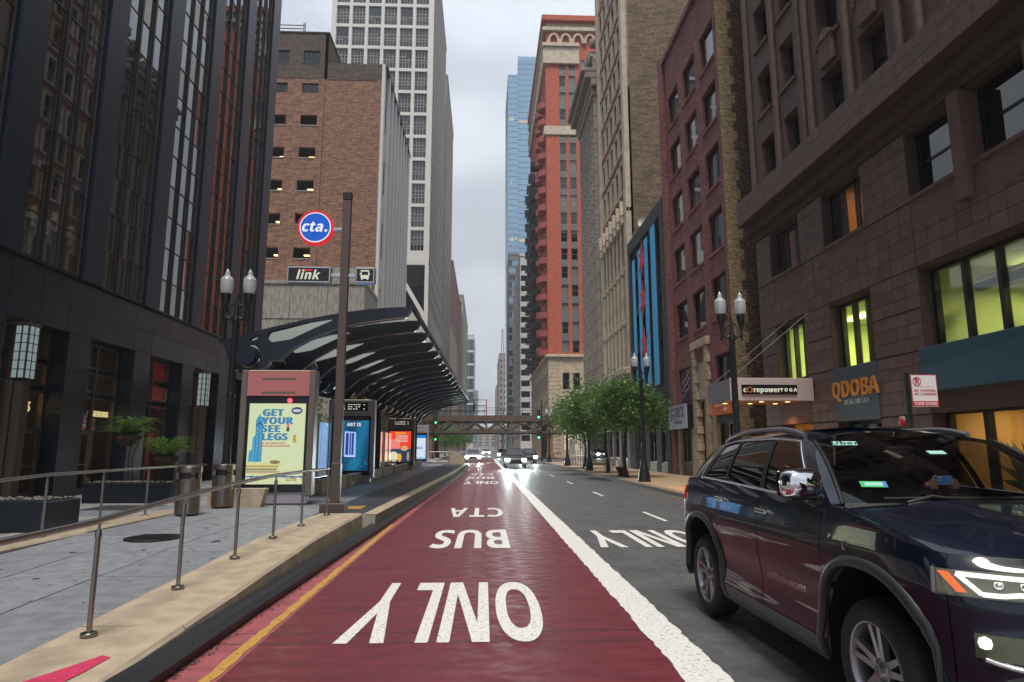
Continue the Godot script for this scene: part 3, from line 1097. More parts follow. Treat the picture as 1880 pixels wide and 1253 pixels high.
		# a door in the near half of two bays
		if k in [1, 3, 4]:
			var dr := MB.new()
			var d0 := mid + 0.1 if k != 4 else a + 0.12
			for s in [d0, d0 + 0.95]: dr.box(Vector3(-0.58, 0.14, s), Vector3(-0.5, 2.2, s + 0.09))
			dr.box(Vector3(-0.58, 2.1, d0 + 0.09), Vector3(-0.5, 2.2, d0 + 0.95))
			dr.box(Vector3(-0.58, 0.14, d0 + 0.09), Vector3(-0.5, 0.34, d0 + 0.95))
			var door := part("door", dr, M.bronze, t)
			var hb := MB.new()
			hb.tube([Vector3(-0.44, 1.12, d0 + 0.12), Vector3(-0.44, 1.12, d0 + 0.92)], 0.014, 8)
			hb.tube([Vector3(-0.44, 0.98, d0 + 0.16), Vector3(-0.44, 1.3, d0 + 0.16)], 0.014, 8)
			part("handle", hb, M.steel, door)
	bay_text("BAGELS", 0.3, M.lit_letters, t, Vector3(-0.78, 2.9, 37.75 - 20.15), 0.62)
	bay_text("EINSTEIN BROS", 0.2, M.lit_letters, t, Vector3(-0.78, 2.86, 37.75 - 24.2), 0.62)
	# counter and shelves glowing warm inside the cafe
	part("counter", bx(Vector3(-3.2, 0.14, 37.75 - 20.3), Vector3(-2.6, 1.15, 37.75 - 12.0)), M.wood_light, t)
	part("menu_board_light", bx(Vector3(-5.45, 2.2, 37.75 - 24.0), Vector3(-5.4, 3.0, 37.75 - 13.0)), M.lit_window, t)
	for z in [37.75 - 23.2, 37.75 - 19.2, 37.75 - 15.0]:
		var l := OmniLight3D.new()
		l.name = "cafe_lamp"
		l.light_color = Color(1.0, 0.8, 0.5)
		l.light_energy = 1.1
		l.light_size = 0.12
		l.omni_range = 14.0
		l.omni_attenuation = 2.0
		l.shadow_enabled = true
		t.add_child(l)
		l.position = Vector3(-3.0, 3.4, z)
		var bulb := MB.new()
		bulb.lathe([[0.0, -0.1], [0.08, -0.06], [0.1, 0.0], [0.06, 0.08], [0.0, 0.1]], 12)
		part("cafe_lamp_bulb", bulb, M.lit_window, t, Vector3(-3.0, 3.4, z))
	for z in [37.75 - 27.0, 37.75 - 31.0]:
		var l := OmniLight3D.new()
		l.name = "shop_lamp"
		l.light_color = Color(1.0, 0.9, 0.85)
		l.light_energy = 1.1
		l.light_size = 0.12
		l.omni_range = 14.0
		l.omni_attenuation = 2.0
		l.shadow_enabled = true
		t.add_child(l)
		l.position = Vector3(-2.2, 3.2, z)
		var bulb := MB.new()
		bulb.lathe([[0.0, -0.1], [0.08, -0.06], [0.1, 0.0], [0.06, 0.08], [0.0, 0.1]], 12)
		part("shop_lamp_bulb", bulb, M.lit_window_pale, t, Vector3(-2.2, 3.2, z))
	# bronze pilasters that carry the glass lanterns
	var n := 0
	for z in [-18.75, -30.6]:
		var s := thing("wall_lantern", ["tall glass-block lantern on bronze pilaster beside the bagel shop door", "smaller-looking glass-block lantern on bronze pilaster among red shop windows"][n], "lantern", Vector3(-13, 0, z), 0, "glass lanterns on the office tower")
		n += 1
		var pb := MB.new()
		pb.cbox(Vector3(-0.52, 0.14, -0.3), Vector3(0.1, 3.5, 0.3), 0.02)
		pb.cbox(Vector3(0.1, 0.14, -0.2), Vector3(0.3, 3.52, 0.2), 0.03)
		for q in [-0.12, 0.0, 0.12]: pb.box(Vector3(0.3, 0.2, q - 0.02), Vector3(0.32, 3.45, q + 0.02))
		part("pilaster", pb, M.bronze, s)
		for r in 6:
			for c in 2:
				var gp := MB.new()
				var y := 3.58 + r * 0.245
				gp.cbox(Vector3(0.33, y, -0.2 + c * 0.2 + 0.012), Vector3(0.36, y + 0.225, -0.2 + c * 0.2 + 0.188), 0.006)
				part("lantern_pane", gp, M.lit_sconce, s)
			for c in 2:
				var gp := MB.new()
				var y := 3.58 + r * 0.245
				gp.cbox(Vector3(0.0 + c * 0.16 + 0.01, y, 0.2), Vector3(0.0 + c * 0.16 + 0.155, y + 0.225, 0.225), 0.006)
				part("lantern_pane", gp, M.lit_sconce, s)
		var lf := MB.new()
		for r in 7:
			var y := 3.555 + r * 0.245
			lf.box(Vector3(-0.02, y, -0.215), Vector3(0.37, y + 0.022, 0.235))
		for q in [[0.325, -0.215], [0.325, -0.012], [0.325, 0.19], [-0.02, 0.19], [0.15, 0.2]]:
			lf.box(Vector3(q[0], 3.55, q[1]), Vector3(q[0] + 0.045, 5.05, q[1] + 0.03))
		lf.cbox(Vector3(-0.1, 5.04, -0.24), Vector3(0.39, 5.12, 0.25), 0.01)
		lf.box(Vector3(-0.3, 3.55, -0.2), Vector3(-0.02, 5.04, 0.2))
		part("lantern_frame", lf, M.bronze, s)

# ---------- left: brick garage with white fins, concrete podium ----------
func left_garage() -> void:
	var t := thing("parking_garage", "brown brick parking garage with dark openings and a white finned street side", "building", Vector3(-13, 0, -78))
	var fx := Transform3D(Basis(), Vector3(-18, 0, 0))
	var us := [[4.4, 5.9], [7.7, 9.8]]
	var vs := []
	for k in 6: vs.append([24.4 + k * 4.33, 25.75 + k * 4.33])
	var b := MB.new()
	b.xf = fx
	wall(b, 18.0, 48.0, us, vs, 0.5, 0.0)
	part("brick_wall", b, M.brick_brown, t)
	part("parapet", bx(Vector3(-7.2, 47.9, -18), Vector3(-0.3, 50.2, 0.04)), M.brick_top, t)
	b = MB.new()
	b.xf = Transform3D(Basis(), Vector3(-18, 0, 0.03))
	wall(b, 10.8, 54.3, us, [[49.9, 51.9]], 0.4, 48.0)
	b.xf = Transform3D()
	b.box(Vector3(-7.6, 48.0, -14), Vector3(-7.2, 54.3, 0.03))
	part("upper_wall", b, M.brick_top, t)
	part("coping", bx(Vector3(-18, 54.3, -14), Vector3(-7.1, 54.5, 0.12)), M.iron, t)
	part("core", bx(Vector3(-18, 0, -26), Vector3(-0.5, 47.8, -3.4)), M.room_dark, t)
	part("upper_core", bx(Vector3(-18, 48, -13), Vector3(-7.7, 54.2, -0.5)), M.room_dark, t)
	for x in [-8.2, -0.95]:
		part("pilaster", bx(Vector3(x, 22.6, 0), Vector3(x + 0.75, 47.9, 0.14)), M.brick_brown, t)
	for r in vs.size():
		for c in 2:
			var x: float = us[c][0] - 18
			var w: float = us[c][1] - us[c][0]
			if r >= 5:
				window(t, fx, us[c][0], vs[r][0], w, 1.35, 5, 2, M.iron, M.dark_glass, 0.08, 0.05, 0.2)
			else:
				var led := part("opening_ledge", bx(Vector3(x, vs[r][0] - 0.14, -0.3), Vector3(x + w, vs[r][0], 0.07)), M.concrete_wall, t)
				if r < 4:
					part("parking_deck", bx(Vector3(x - 0.4, vs[r][0] - 0.1, -3.3), Vector3(x + w + 0.4, vs[r][0] + 0.3, -1.8)), M.wood_light, led)
					part("ceiling_light", bx(Vector3(x + 0.3 + 0.4 * c, vs[r][1] - 0.35, -2.6), Vector3(x + 1.0 + 0.4 * c, vs[r][1] - 0.25, -2.2)), M.lit_warm, led)
	for c in 2:
		window(t, Transform3D(Basis(), Vector3(-18, 0, 0.03)), us[c][0], 49.9, us[c][1] - us[c][0], 2.0, 4, 2, M.iron, M.dark_glass, 0.1, 0.06, 0.2)
	# street side: white fins and dark strips
	var f := face(Vector3.ZERO, "east")
	b = MB.new()
	b.xf = f
	b.box(Vector3(0.6, 8, -0.5), Vector3(27, 50.0, -0.05))
	part("street_wall", b, M.panel_dark, t)
	part("corner_panel", bx(Vector3(-0.28, 8, -0.9), Vector3(0.1, 50.2, 0.16)), M.panel_white, t)
	var g2 := RandomNumberGenerator.new()
	g2.seed = 3
	for k in 8:
		b = MB.new()
		b.xf = f
		b.box(Vector3(2.7 + k * 3.2, 8, -0.05), Vector3(3.7 + k * 3.2, 50.0, 0.3))
		part("white_fin", b, M.panel_white, t)
		for r in 10:
			if g2.randf() < 0.65:
				b = MB.new()
				b.xf = f
				var y := 8.6 + r * 4.15
				b.box(Vector3(1.2 + k * 3.2, y, -0.05), Vector3(1.75 + k * 3.2, y + 3.7, 0.1))
				part("panel", b, M.panel_white, t)
	b = MB.new()
	b.xf = f
	b.box(Vector3(0.2, 50.0, -0.6), Vector3(27.2, 50.4, 0.35))
	part("street_coping", b, M.panel_dark, t)
	var p := thing("rooftop_penthouse", "cream ribbed rooftop plant room beside the brick parapet", "rooftop unit", Vector3(-23.5, 50.2, -98))
	part("penthouse_wall", bx(Vector3(0, 0, -5), Vector3(5.6, 12.0, 0)), M.terra_cream, p)
	for k in 11: part("rib", bx(Vector3(0.3 + k * 0.5, 0.1, 0.0), Vector3(0.4 + k * 0.5, 11.6, 0.08)), M.terra_cream, p)
	part("roof_cap", bx(Vector3(-0.1, 12.0, -5.1), Vector3(5.7, 12.25, 0.12)), M.panel_white, p)
	var rg := thing("roof_railing", "grey steel frame on the roof above the brick stair block", "railing", Vector3(-32, 54.5, -80))
	for k in 3:
		var rb := MB.new()
		rb.tube([Vector3(0, 1.3 + k * 0.5, 0), Vector3(8.0, 1.3 + k * 0.5, 0)], 0.08, 6)
		part("rail", rb, M.steel, rg)
	for k in 3:
		var rb := MB.new()
		rb.tube([Vector3(8.0 - k * 3.5, 0, 0), Vector3(8.0 - k * 3.5, 2.6, 0)], 0.16, 6)
		part("post", rb, M.steel, rg)
	# concrete podium in front
	var c := thing("concrete_podium", "stained grey concrete podium in front of the brick garage", "building", Vector3(-13, 0, -70))
	part("podium_wall", bx(Vector3(-26, 0, -7.9), Vector3(0, 19.2, 0)), M.concrete_wall, c)
	for y in [8.0, 11.7, 15.4]:
		part("concrete_course", bx(Vector3(-26, y, 0), Vector3(0.07, y + 0.2, 0.07)), M.concrete_wall, c)
	for x in [-8.0, -4.0, -12.0, -16.0]:
		part("concrete_joint", bx(Vector3(x, 0, 0), Vector3(x + 0.05, 19.2, 0.012)), M.joint, c)
	part("podium_parapet", bx(Vector3(-26, 19.2, -7.9), Vector3(0.12, 19.6, 0.14)), M.concrete_wall, c)
	part("block_band", bx(Vector3(-9.6, 19.6, -7.9), Vector3(-0.6, 23.2, -7.6)), M.concrete_wall, c)
# ---------- right: brown terracotta-tiled building ----------
var tile_count := 0
var tile_rest: MB
func tiles(t: Node3D, fx: Transform3D, u0: float, u1: float, v0: float, v1: float, z: float, tw := 0.52, th := 0.36) -> void:
	var nx := maxi(1, roundi((u1 - u0) / tw))
	var ny := maxi(1, roundi((v1 - v0) / th))
	var dx := (u1 - u0) / nx
	var dy := (v1 - v0) / ny
	var g := 0.012
	for j in ny:
		for i in nx:
			var a := u0 + dx * i; var c := v0 + dy * j
			var out := z + rng.randf_range(0.0, 0.004)
			var far: float = (fx * Vector3(a, c, 0) + t.position).z
			if tile_count < 295 and far > -25.2 and c < 12.5 and c > 2.4:
				tile_count += 1
				var key := "tile%.2f_%.2f" % [dx, dy]
				if not meshes.has(key):
					var b := MB.new()
					b.cbox(Vector3(g / 2, g / 2, -0.03), Vector3(dx - g / 2, dy - g / 2, 0.0), 0.006)
					meshes[key] = b.mesh()
				var o := part("tile", meshes[key], M["tile_%d" % (rng.randi() % 4)], t)
				o.transform = fx * Transform3D(Basis(), Vector3(a, c, out))
			else:
				tile_rest.xf = fx
				tile_rest.box(Vector3(a + g / 2, c + g / 2, out - 0.03), Vector3(a + dx - g / 2, c + dy - g / 2, out), "b")

func room(t: Node3D, fx: Transform3D, u0: float, u1: float, v0: float, v1: float, deep: float, wall_m: Material, light: Color, energy: float, lamp_m: Material, floor_m: Material) -> void:
	var b := MB.new()
	b.xf = fx
	var z0 := -0.45
	b.quad(Vector3(u0, v0, -deep), Vector3(u1, v0, -deep), Vector3(u1, v1, -deep), Vector3(u0, v1, -deep))
	b.quad(Vector3(u0, v0, z0), Vector3(u0, v0, -deep), Vector3(u0, v1, -deep), Vector3(u0, v1, z0))
	b.quad(Vector3(u1, v0, -deep), Vector3(u1, v0, z0), Vector3(u1, v1, z0), Vector3(u1, v1, -deep))
	b.quad(Vector3(u0, v1, -deep), Vector3(u1, v1, -deep), Vector3(u1, v1, z0), Vector3(u0, v1, z0))
	part("room_wall", b, wall_m, t)
	b = MB.new()
	b.xf = fx
	b.quad(Vector3(u0, v0, z0), Vector3(u1, v0, z0), Vector3(u1, v0, -deep), Vector3(u0, v0, -deep))
	part("room_floor", b, floor_m, t)
	var n := maxi(1, roundi((u1 - u0) / 3.0))
	for k in n:
		var u := u0 + (u1 - u0) * (k + 0.5) / n
		b = MB.new()
		b.xf = fx
		b.box(Vector3(u - 0.6, v1 - 0.14, -deep * 0.5 - 0.15), Vector3(u + 0.6, v1 - 0.06, -deep * 0.5 + 0.15))
		part("ceiling_light", b, lamp_m, t)
		var l := AreaLight3D.new()
		l.name = "ceiling_light_area"
		l.area_size = Vector2(1.2, 0.3)
		l.light_color = light
		l.light_energy = energy
		l.area_range = 20.0
		l.shadow_enabled = true
		t.add_child(l)
		l.transform = fx * Transform3D(Basis(Vector3.RIGHT, -PI / 2), Vector3(u, v1 - 0.16, -deep * 0.5))

func strip_window(t: Node3D, fx: Transform3D, u0: float, u1: float, v0: float, v1: float, n: int, inset := 0.38, fw := 0.12) -> void:
	var b := MB.new()
	b.xf = fx
	b.box(Vector3(u0, v0, -inset - 0.1), Vector3(u1, v0 + 0.08, -inset + 0.04))
	b.box(Vector3(u0, v1 - 0.1, -inset - 0.1), Vector3(u1, v1, -inset + 0.04))
	for k in n + 1:
		var u := lerpf(u0 + fw / 2, u1 - fw / 2, float(k) / n)
		b.box(Vector3(u - fw / 2, v0 + 0.08, -inset - 0.1), Vector3(u + fw / 2, v1 - 0.1, -inset + 0.06))
	var f := part("window", b, M.mullion, t)
	for k in n:
		var a := lerpf(u0 + fw / 2, u1 - fw / 2, float(k) / n) + fw / 2
		var c := lerpf(u0 + fw / 2, u1 - fw / 2, float(k + 1) / n) - fw / 2
		var p := part("pane", pane_mesh(c - a, v1 - v0 - 0.18), M.clear_glass, f)
		p.transform = fx * Transform3D(Basis(), Vector3(a, v0 + 0.08, -inset - 0.03))

func right_terracotta() -> void:
	# local u runs towards the camera from the far corner at z = -26.4
	var Z0 := -26.4
	var t := thing("terracotta_building", "brown terracotta-tiled corner building with lime-lit second floor windows", "building", Vector3(11.5, 0, Z0))
	var fx := face(Vector3.ZERO, "west")
	tile_rest = MB.new()
	var U := func(z: float) -> float: return z - Z0
	var L := 36.0
	var H := 46.0
	# openings: [u0, u1, v0, v1]
	var w1 := [U.call(-25.06), U.call(-22.7)]
	var w2 := [U.call(-20.97), U.call(-18.65)]
	var w3 := [U.call(-16.45), U.call(-8.6)]
	# backing wall, split so that the openings stay open
	var b := MB.new()
	b.xf = fx
	var us := [w1, w2, w3, [U.call(-6.4), U.call(1.4)]]
	wall(b, L, 12.3, us, [[0.16, 2.55], [4.2, 6.35], [8.25, 10.15]], 0.5)
	part("wall_core", b, M.tile_joint, t)
	# tiled faces
	var z := 0.03
	for seg in [[0.0, w1[0]], [w1[1], w2[0]], [w2[1], w3[0]], [w3[1], U.call(-6.4)]]:
		for k in [[0.2, 1.32], [1.36, 2.5], [2.54, 4.18], [4.22, 5.3], [5.34, 6.4]]:
			tiles(t, fx, seg[0] + 0.02, seg[1] - 0.02, k[0], k[1], z)
	for k in 4:
		tiles(t, fx, [0.0, 4.6, 9.95, 17.8][k], [4.58, 9.93, 17.78, 24][k], 6.42, 8.2, z + (0.0 if k < 2 else 0.0), 0.52, 0.44)
	for seg in [[0.0, w1[0]], [w1[1], w2[0]], [w2[1], w3[0]]]:
		tiles(t, fx, seg[0] + 0.02, seg[1] - 0.02, 8.24, 10.2, z)
	# thick shadow joints between the pier blocks
	# ledge
	var lb := MB.new()
	lb.xf = fx
	lb.box(Vector3(-0.3, 11.0, -0.3), Vector3(L, 12.06, 0.62))
	lb.box(Vector3(-0.2, 10.55, -0.3), Vector3(L, 11.0, 0.3))
	lb.box(Vector3(-0.1, 10.25, -0.3), Vector3(L, 10.55, 0.1))
	part("ledge", lb, M.tile_joint, t)
	tiles(t, fx, -0.3, 24.0, 11.02, 12.04, 0.65, 0.55, 0.34)
	# upper wall with windows
	var up := MB.new()
	up.xf = fx
	var cols := [[1.1, 2.3], [3.2, 4.3], [6.0, 7.3], [8.3, 9.6], [12.0, 13.7], [15.2, 16.9], [20.0, 21.8], [24.0, 25.8]]
	var rows := []
	for k in 10: rows.append([12.35 + k * 3.0, 14.2 + k * 3.0])
	wall(up, L, H, cols, rows, 0.5, 12.06)
	part("upper_wall", up, M.terra_plain, t)
	for r in rows.size():
		for c in cols.size():
			var lit := c == 4 and r == 0
			var o := window(t, fx, cols[c][0], rows[r][0], cols[c][1] - cols[c][0], 1.85, 1, 2, M.mullion, M.lit_window_pale if lit else M.old_glass, 0.07, 0.05, 0.42, 0.01)
			if r < 4:
				part("sill", bx(Vector3(-0.1, -0.12, 0.3), Vector3(cols[c][1] - cols[c][0] + 0.1, 0.0, 0.52)), M.terra_plain, o)
	for k in [0.2, 2.62, 4.75, 5.2, 7.65, 10.1, 10.9]:   # vertical shafts and rolls on the upper wall
		var s := MB.new()
		s.xf = fx
		s.tube([Vector3(k + 0.15, 12.06, 0.06), Vector3(k + 0.15, H, 0.06)], 0.14, 8)
		part("shaft", s, M.terra_plain, t)
	for r in 6:
		for u in [6.65, 8.95]:
			var s := MB.new()
			s.xf = fx
			var y := 14.35 + r * 3.0
			s.cbox(Vector3(u - 0.42, y, 0), Vector3(u + 0.42, y + 0.95, 0.16), 0.03)
			s.cbox(Vector3(u - 0.52, y + 0.9, 0), Vector3(u + 0.52, y + 1.0, 0.2), 0.02)
			s.prism(PackedVector2Array([Vector2(u - 0.4, y + 1.0), Vector2(u + 0.4, y + 1.0), Vector2(u + 0.2, y + 1.22), Vector2(u, y + 1.32), Vector2(u - 0.2, y + 1.22)]), 0.0, 0.16)
			part("relief_panel", s, M.terra_relief, t)
	# third-floor windows with relief spandrels
	for q in [[w1[0], w1[1], true], [w2[0], w2[1], true], [w3[0], w3[0] + 1.9, false], [w3[0] + 2.3, w3[0] + 4.2, false], [w3[0] + 4.6, w3[1], false]]:
		var sp := MB.new()
		sp.xf = fx
		sp.box(Vector3(q[0], 7.5, -0.3), Vector3(q[1], 8.25, 0.035))
		part("relief_spandrel", sp, M.terra_relief, t)
		sp = MB.new()
		sp.xf = fx
		sp.cbox(Vector3(q[0] - 0.05, 8.22, -0.3), Vector3(q[1] + 0.05, 8.34, 0.1), 0.02)
		part("sill", sp, M.terra_plain, t)
		var gl: Material = M.old_glass
		if q[2]:
			var n := 3
			var ww: float = (q[1] - q[0]) / n
			for k in n:
				var lit: bool = q[0] == w2[0] and k > 0
				window(t, fx, q[0] + ww * k + 0.02, 8.36, ww - 0.04, 1.78, 1, 1, M.mullion, M.clear_glass if lit else M.old_glass, 0.09, 0.05, 0.3, 0.012)
		else:
			window(t, fx, q[0], 8.36, q[1] - q[0], 1.78, 1, 2, M.mullion, M.dark_glass, 0.1, 0.07, 0.3, 0.006)
	for k in [w3[0] + 1.9, w3[0] + 4.2]:
		var pb := MB.new()
		pb.xf = fx
		pb.box(Vector3(k, 7.5, -0.3), Vector3(k + 0.4, 10.2, 0.2))
		part("stone_mullion", pb, M.terra_plain, t)
	room(t, fx, w2[0] + 0.6, w2[1] + 0.5, 8.0, 10.4, 4.0, M.room_cream, Color(1.0, 0.62, 0.2), 2.4, M.lit_warm, M.carpet)
	var of := MB.new()   # shelves, a door frame and a hanging lamp in the amber room
	of.xf = fx
	for k in 4: of.box(Vector3(w2[0] + 0.9, 8.5 + 0.45 * k, -3.95), Vector3(w2[0] + 1.9, 8.55 + 0.45 * k, -3.6))
	of.box(Vector3(w2[0] + 2.1, 8.0, -3.98), Vector3(w2[0] + 2.2, 10.2, -3.8))
	of.box(Vector3(w2[0] + 0.7, 9.9, -2.2), Vector3(w2[1] + 0.4, 10.05, -2.0))
	of.box(Vector3(w2[0] + 1.3, 8.0, -1.6), Vector3(w2[0] + 1.36, 10.4, -1.54))
	part("office_fitting", of, M.wood_door, t)
	# second floor: lime-lit rooms
	room(t, fx, w1[0] - 0.4, w2[1] + 0.6, 4.05, 6.6, 5.0, M.room_lime, Color(0.96, 1.0, 0.6), 7.0, M.lit_lime, M.carpet)
	room(t, fx, w3[0] - 0.9, w3[1] + 0.6, 4.05, 6.9, 7.0, M.room_lime, Color(0.96, 1.0, 0.6), 6.0, M.lit_lime, M.carpet)
	strip_window(t, fx, w1[0], w1[1], 4.2, 6.35, 3)
	strip_window(t, fx, w2[0], w2[1], 4.2, 6.35, 3)
	strip_window(t, fx, w3[0], w3[1], 4.24, 6.35, 7)
	var pipes := MB.new()   # exposed pipes and ducts under the ceiling
	pipes.xf = fx
	for k in 4:
		pipes.tube([Vector3(w3[0], 6.1 - 0.1 * k, -1.6 - 0.9 * k), Vector3(w3[1], 6.0 - 0.1 * k, -1.6 - 0.9 * k)], 0.05 + 0.03 * (k % 2), 8)
	for k in 5: pipes.box(Vector3(w3[0] + 1.8 * k, 6.4, -6.8), Vector3(w3[0] + 1.8 * k + 0.3, 6.88, -0.6))
	pipes.tube([Vector3(w3[0] + 2.4, 4.1, -3.4), Vector3(w3[0] + 2.4, 6.8, -3.4)], 0.16, 10)
	pipes.tube([Vector3(w3[0] + 2.9, 4.1, -3.6), Vector3(w3[0] + 2.9, 6.8, -3.6)], 0.07, 8)
	pipes.box(Vector3(w3[0] + 1.4, 5.7, -5.5), Vector3(w3[0] + 4.4, 6.2, -4.8))
	part("ceiling_pipe", pipes, M.room_white, t)
	var dk := MB.new()
	dk.xf = fx
	for k in 3: dk.tube([Vector3(w3[0] + 0.5, 5.75 + 0.22 * k, -1.2 - 1.5 * k), Vector3(w3[1], 5.7 + 0.22 * k, -1.0 - 1.5 * k)], 0.12 - 0.03 * k, 8)
	dk.box(Vector3(w3[0] + 3.4, 5.9, -4.2), Vector3(w3[0] + 6.8, 6.35, -3.4))
	for k in 4: dk.box(Vector3(w3[0] + 0.6 + 2.0 * k, 4.1, -5.2), Vector3(w3[0] + 0.95 + 2.0 * k, 6.88, -4.9))
	part("duct", dk, M.metal_green, t)
	dk = MB.new()
	dk.xf = fx
	dk.box(Vector3(w3[0] - 0.85, 6.8, -6.95), Vector3(w3[1] + 0.55, 6.86, -0.5))
	part("room_ceiling", dk, M.mint, t)
	dk = MB.new()
	dk.xf = fx
	for k in 3:
		dk.box(Vector3(w3[0] + 0.8 + 2.4 * k, 0.16, -2.6), Vector3(w3[0] + 2.0 + 2.4 * k, 0.92, -1.9))
		dk.box(Vector3(w3[0] + 1.0 + 2.6 * k, 0.16, -4.4), Vector3(w3[0] + 1.5 + 2.6 * k, 2.95, -4.1))
		dk.box(Vector3(w3[0] + 1.9 + 2.6 * k, 1.5, -4.46), Vector3(w3[0] + 2.9 + 2.6 * k, 2.4, -4.4))
	part("shop_fitting", dk, M.wood_door, t)
	# ground floor: teal fascia, shop windows
	var f := MB.new()
	f.xf = fx
	f.cbox(Vector3(w3[0] - 0.1, 3.08, -0.3), Vector3(w3[1] + 0.1, 4.22, 0.16), 0.02)
	part("teal_fascia", f, M.teal_fascia, t)
	f = MB.new()
	f.xf = fx
	f.box(Vector3(w3[0], 2.55, -0.4), Vector3(w3[1], 3.08, -0.1))
	part("fascia_soffit", f, M.mullion, t)
	f = MB.new()
	f.xf = fx
	f.cbox(Vector3(w2[0] - 0.06, 2.5, -0.2), Vector3(w2[1] + 0.04, 4.2, 0.06), 0.015)
	part("sign_panel", f, M.qdoba_blue, t)
	var sx := fx * Transform3D(Basis(), Vector3((w2[0] + w2[1]) / 2 - 0.02, 3.5, 0.075))
	text("QDOBA", 0.52, M.orange_letter, t, sx, "lettering", 0.05, false, 1.02)
	text("MEXICAN EATS", 0.15, M.pale_letter, t, sx * Transform3D(Basis(), Vector3(0.1, -0.42, 0)), "lettering", 0.03, false, 1.02, false)
	strip_window(t, fx, w2[0], w2[1], 0.2, 2.5, 3)
	strip_window(t, fx, w3[0], w3[1], 0.2, 2.6, 6, 0.38, 0.16)
	room(t, fx, w3[0] - 0.6, w3[1] + 0.6, 0.15, 3.0, 4.5, M.room_cream, Color(1.0, 0.78, 0.36), 2.0, M.lit_warm, M.carpet)
	room(t, fx, w2[0] - 0.4, w2[1] + 0.6, 0.15, 2.9, 3.0, M.teal_fascia, Color(0.6, 1.0, 0.9), 0.8, M.lit_sconce, M.carpet)
	# yoga doorway below the canopy
	f = MB.new()
	f.xf = fx
	f.box(Vector3(w1[0], 2.55, -0.3), Vector3(w1[1], 3.3, 0.04))
	part("door_lintel", f, M.terra_plain, t)
	f = MB.new()
	f.xf = fx
	for q in [[w1[0] + 0.95, w1[0] + 1.08, 0.16, 2.3], [w1[1] - 0.25, w1[1] - 0.12, 0.16, 2.3], [w1[0] + 1.08, w1[1] - 0.25, 2.16, 2.3]]:
		f.cbox(Vector3(q[0], q[2], -0.45), Vector3(q[1], q[3], -0.25), 0.01)
	var dr := part("door", f, M.wood_light, t)
	var dg := part("pane", pane_mesh(w1[1] - w1[0] - 1.35, 2.0), M.shop_glass, dr)
	dg.transform = fx * Transform3D(Basis(), Vector3(w1[0] + 1.09, 0.16, -0.36))
	room(t, fx, w1[0] - 0.3, w1[1] + 0.3, 0.15, 2.9, 2.6, M.room_cream, Color(1.0, 0.7, 0.4), 0.5, M.lit_warm, M.carpet)
	var rest := part("tile_field", tile_rest, M.tile_2, t)
	rest.set_meta("kind", "stuff")
	part("tower_body", bx(Vector3(8.0, 0, 0.3), Vector3(20, H, L)), M.room_dark, t)
	var side := MB.new()
	side.box(Vector3(0.05, 0, -0.02), Vector3(20, H, 0.28))
	part("alley_wall", side, M.brick_alley, t)
	part("roof", bx(Vector3(0.0, H, 0), Vector3(20, H + 0.3, L)), M.tile_joint, t)
	# canopy of the yoga studio
	var c := thing("entrance_canopy", "pale pink boxed entrance canopy with a yoga studio sign", "canopy", Vector3(11.44, 0, -24.8))
	var cb := MB.new()
	cb.box(Vector3(-2.9, 3.32, 0.02), Vector3(-0.02, 4.05, 2.38), "fd")
	part("canopy_shell", cb, M.awning_grey, c)
	cb = MB.new()
	cb.cbox(Vector3(-2.94, 3.28, 2.38), Vector3(0.0, 4.07, 2.46), 0.015)
	part("canopy_front", cb, M.awning_pink, c)
	part("canopy_soffit", bx(Vector3(-2.88, 3.3, 0.05), Vector3(-0.04, 3.34, 2.37)), M.soffit_wood, c)
	for k in 6:
		var dl := MB.new()
		dl.lathe([[0.0, 3.288], [0.07, 3.288], [0.09, 3.298]], 12, Vector3(-0.6 - 0.95 * (k % 3), 0, 0.7 + 1.0 * (k / 3)))
		part("downlight", dl, M.lit_warm, c)
		if k % 2 == 0:
			var sp := SpotLight3D.new()
			sp.name = "downlight_beam"
			sp.light_color = Color(1.0, 0.65, 0.32)
			sp.light_energy = 3.0
			sp.spot_angle = 60.0
			sp.spot_range = 8.0
			sp.light_size = 0.08
			sp.shadow_enabled = true
			c.add_child(sp)
			sp.position = Vector3(-0.6 - 0.95 * (k % 3), 3.25, 0.7 + 1.0 * (k / 3))
			sp.rotation = Vector3(-PI / 2, 0, 0)
	var bd := MB.new()
	bd.cbox(Vector3(-2.55, 3.5, 2.46), Vector3(-0.6, 3.83, 2.52), 0.01)
	var sb := part("sign_board", bd, M.mullion, c)
	text("repower", 0.17, M.sign_cream, sb, Transform3D(Basis(), Vector3(-1.69, 3.65, 2.53)), "lettering", 0.02, false, 1.0)
	text("Y O G A", 0.12, M.sign_cream, sb, Transform3D(Basis(), Vector3(-0.92, 3.65, 2.53)), "lettering", 0.02, false, 1.0)
	text("c", 0.17, M.sign_cream, sb, Transform3D(Basis(), Vector3(-2.46, 3.65, 2.53)), "lettering", 0.02, false, 1.0)
	var ring := MB.new()
	for q in 20:
		var a1 := TAU * q / 20; var a2 := TAU * (q + 1) / 20
		ring.bar(Vector3(-2.29 + 0.085 * cos(a1), 3.65 + 0.085 * sin(a1), 2.535), Vector3(-2.29 + 0.085 * cos(a2), 3.65 + 0.085 * sin(a2), 2.535), 0.045, 0.03)
	part("logo_ring", ring, M.orange_letter, sb)
	for k in 2:
		var w := MB.new()
		w.tube([Vector3(-2.8, 4.05, 0.4 + k * 1.7), Vector3(0.0, 6.4, 0.8 + k * 1.7)], 0.012, 6)
		part("stay_cable", w, M.steel, c)

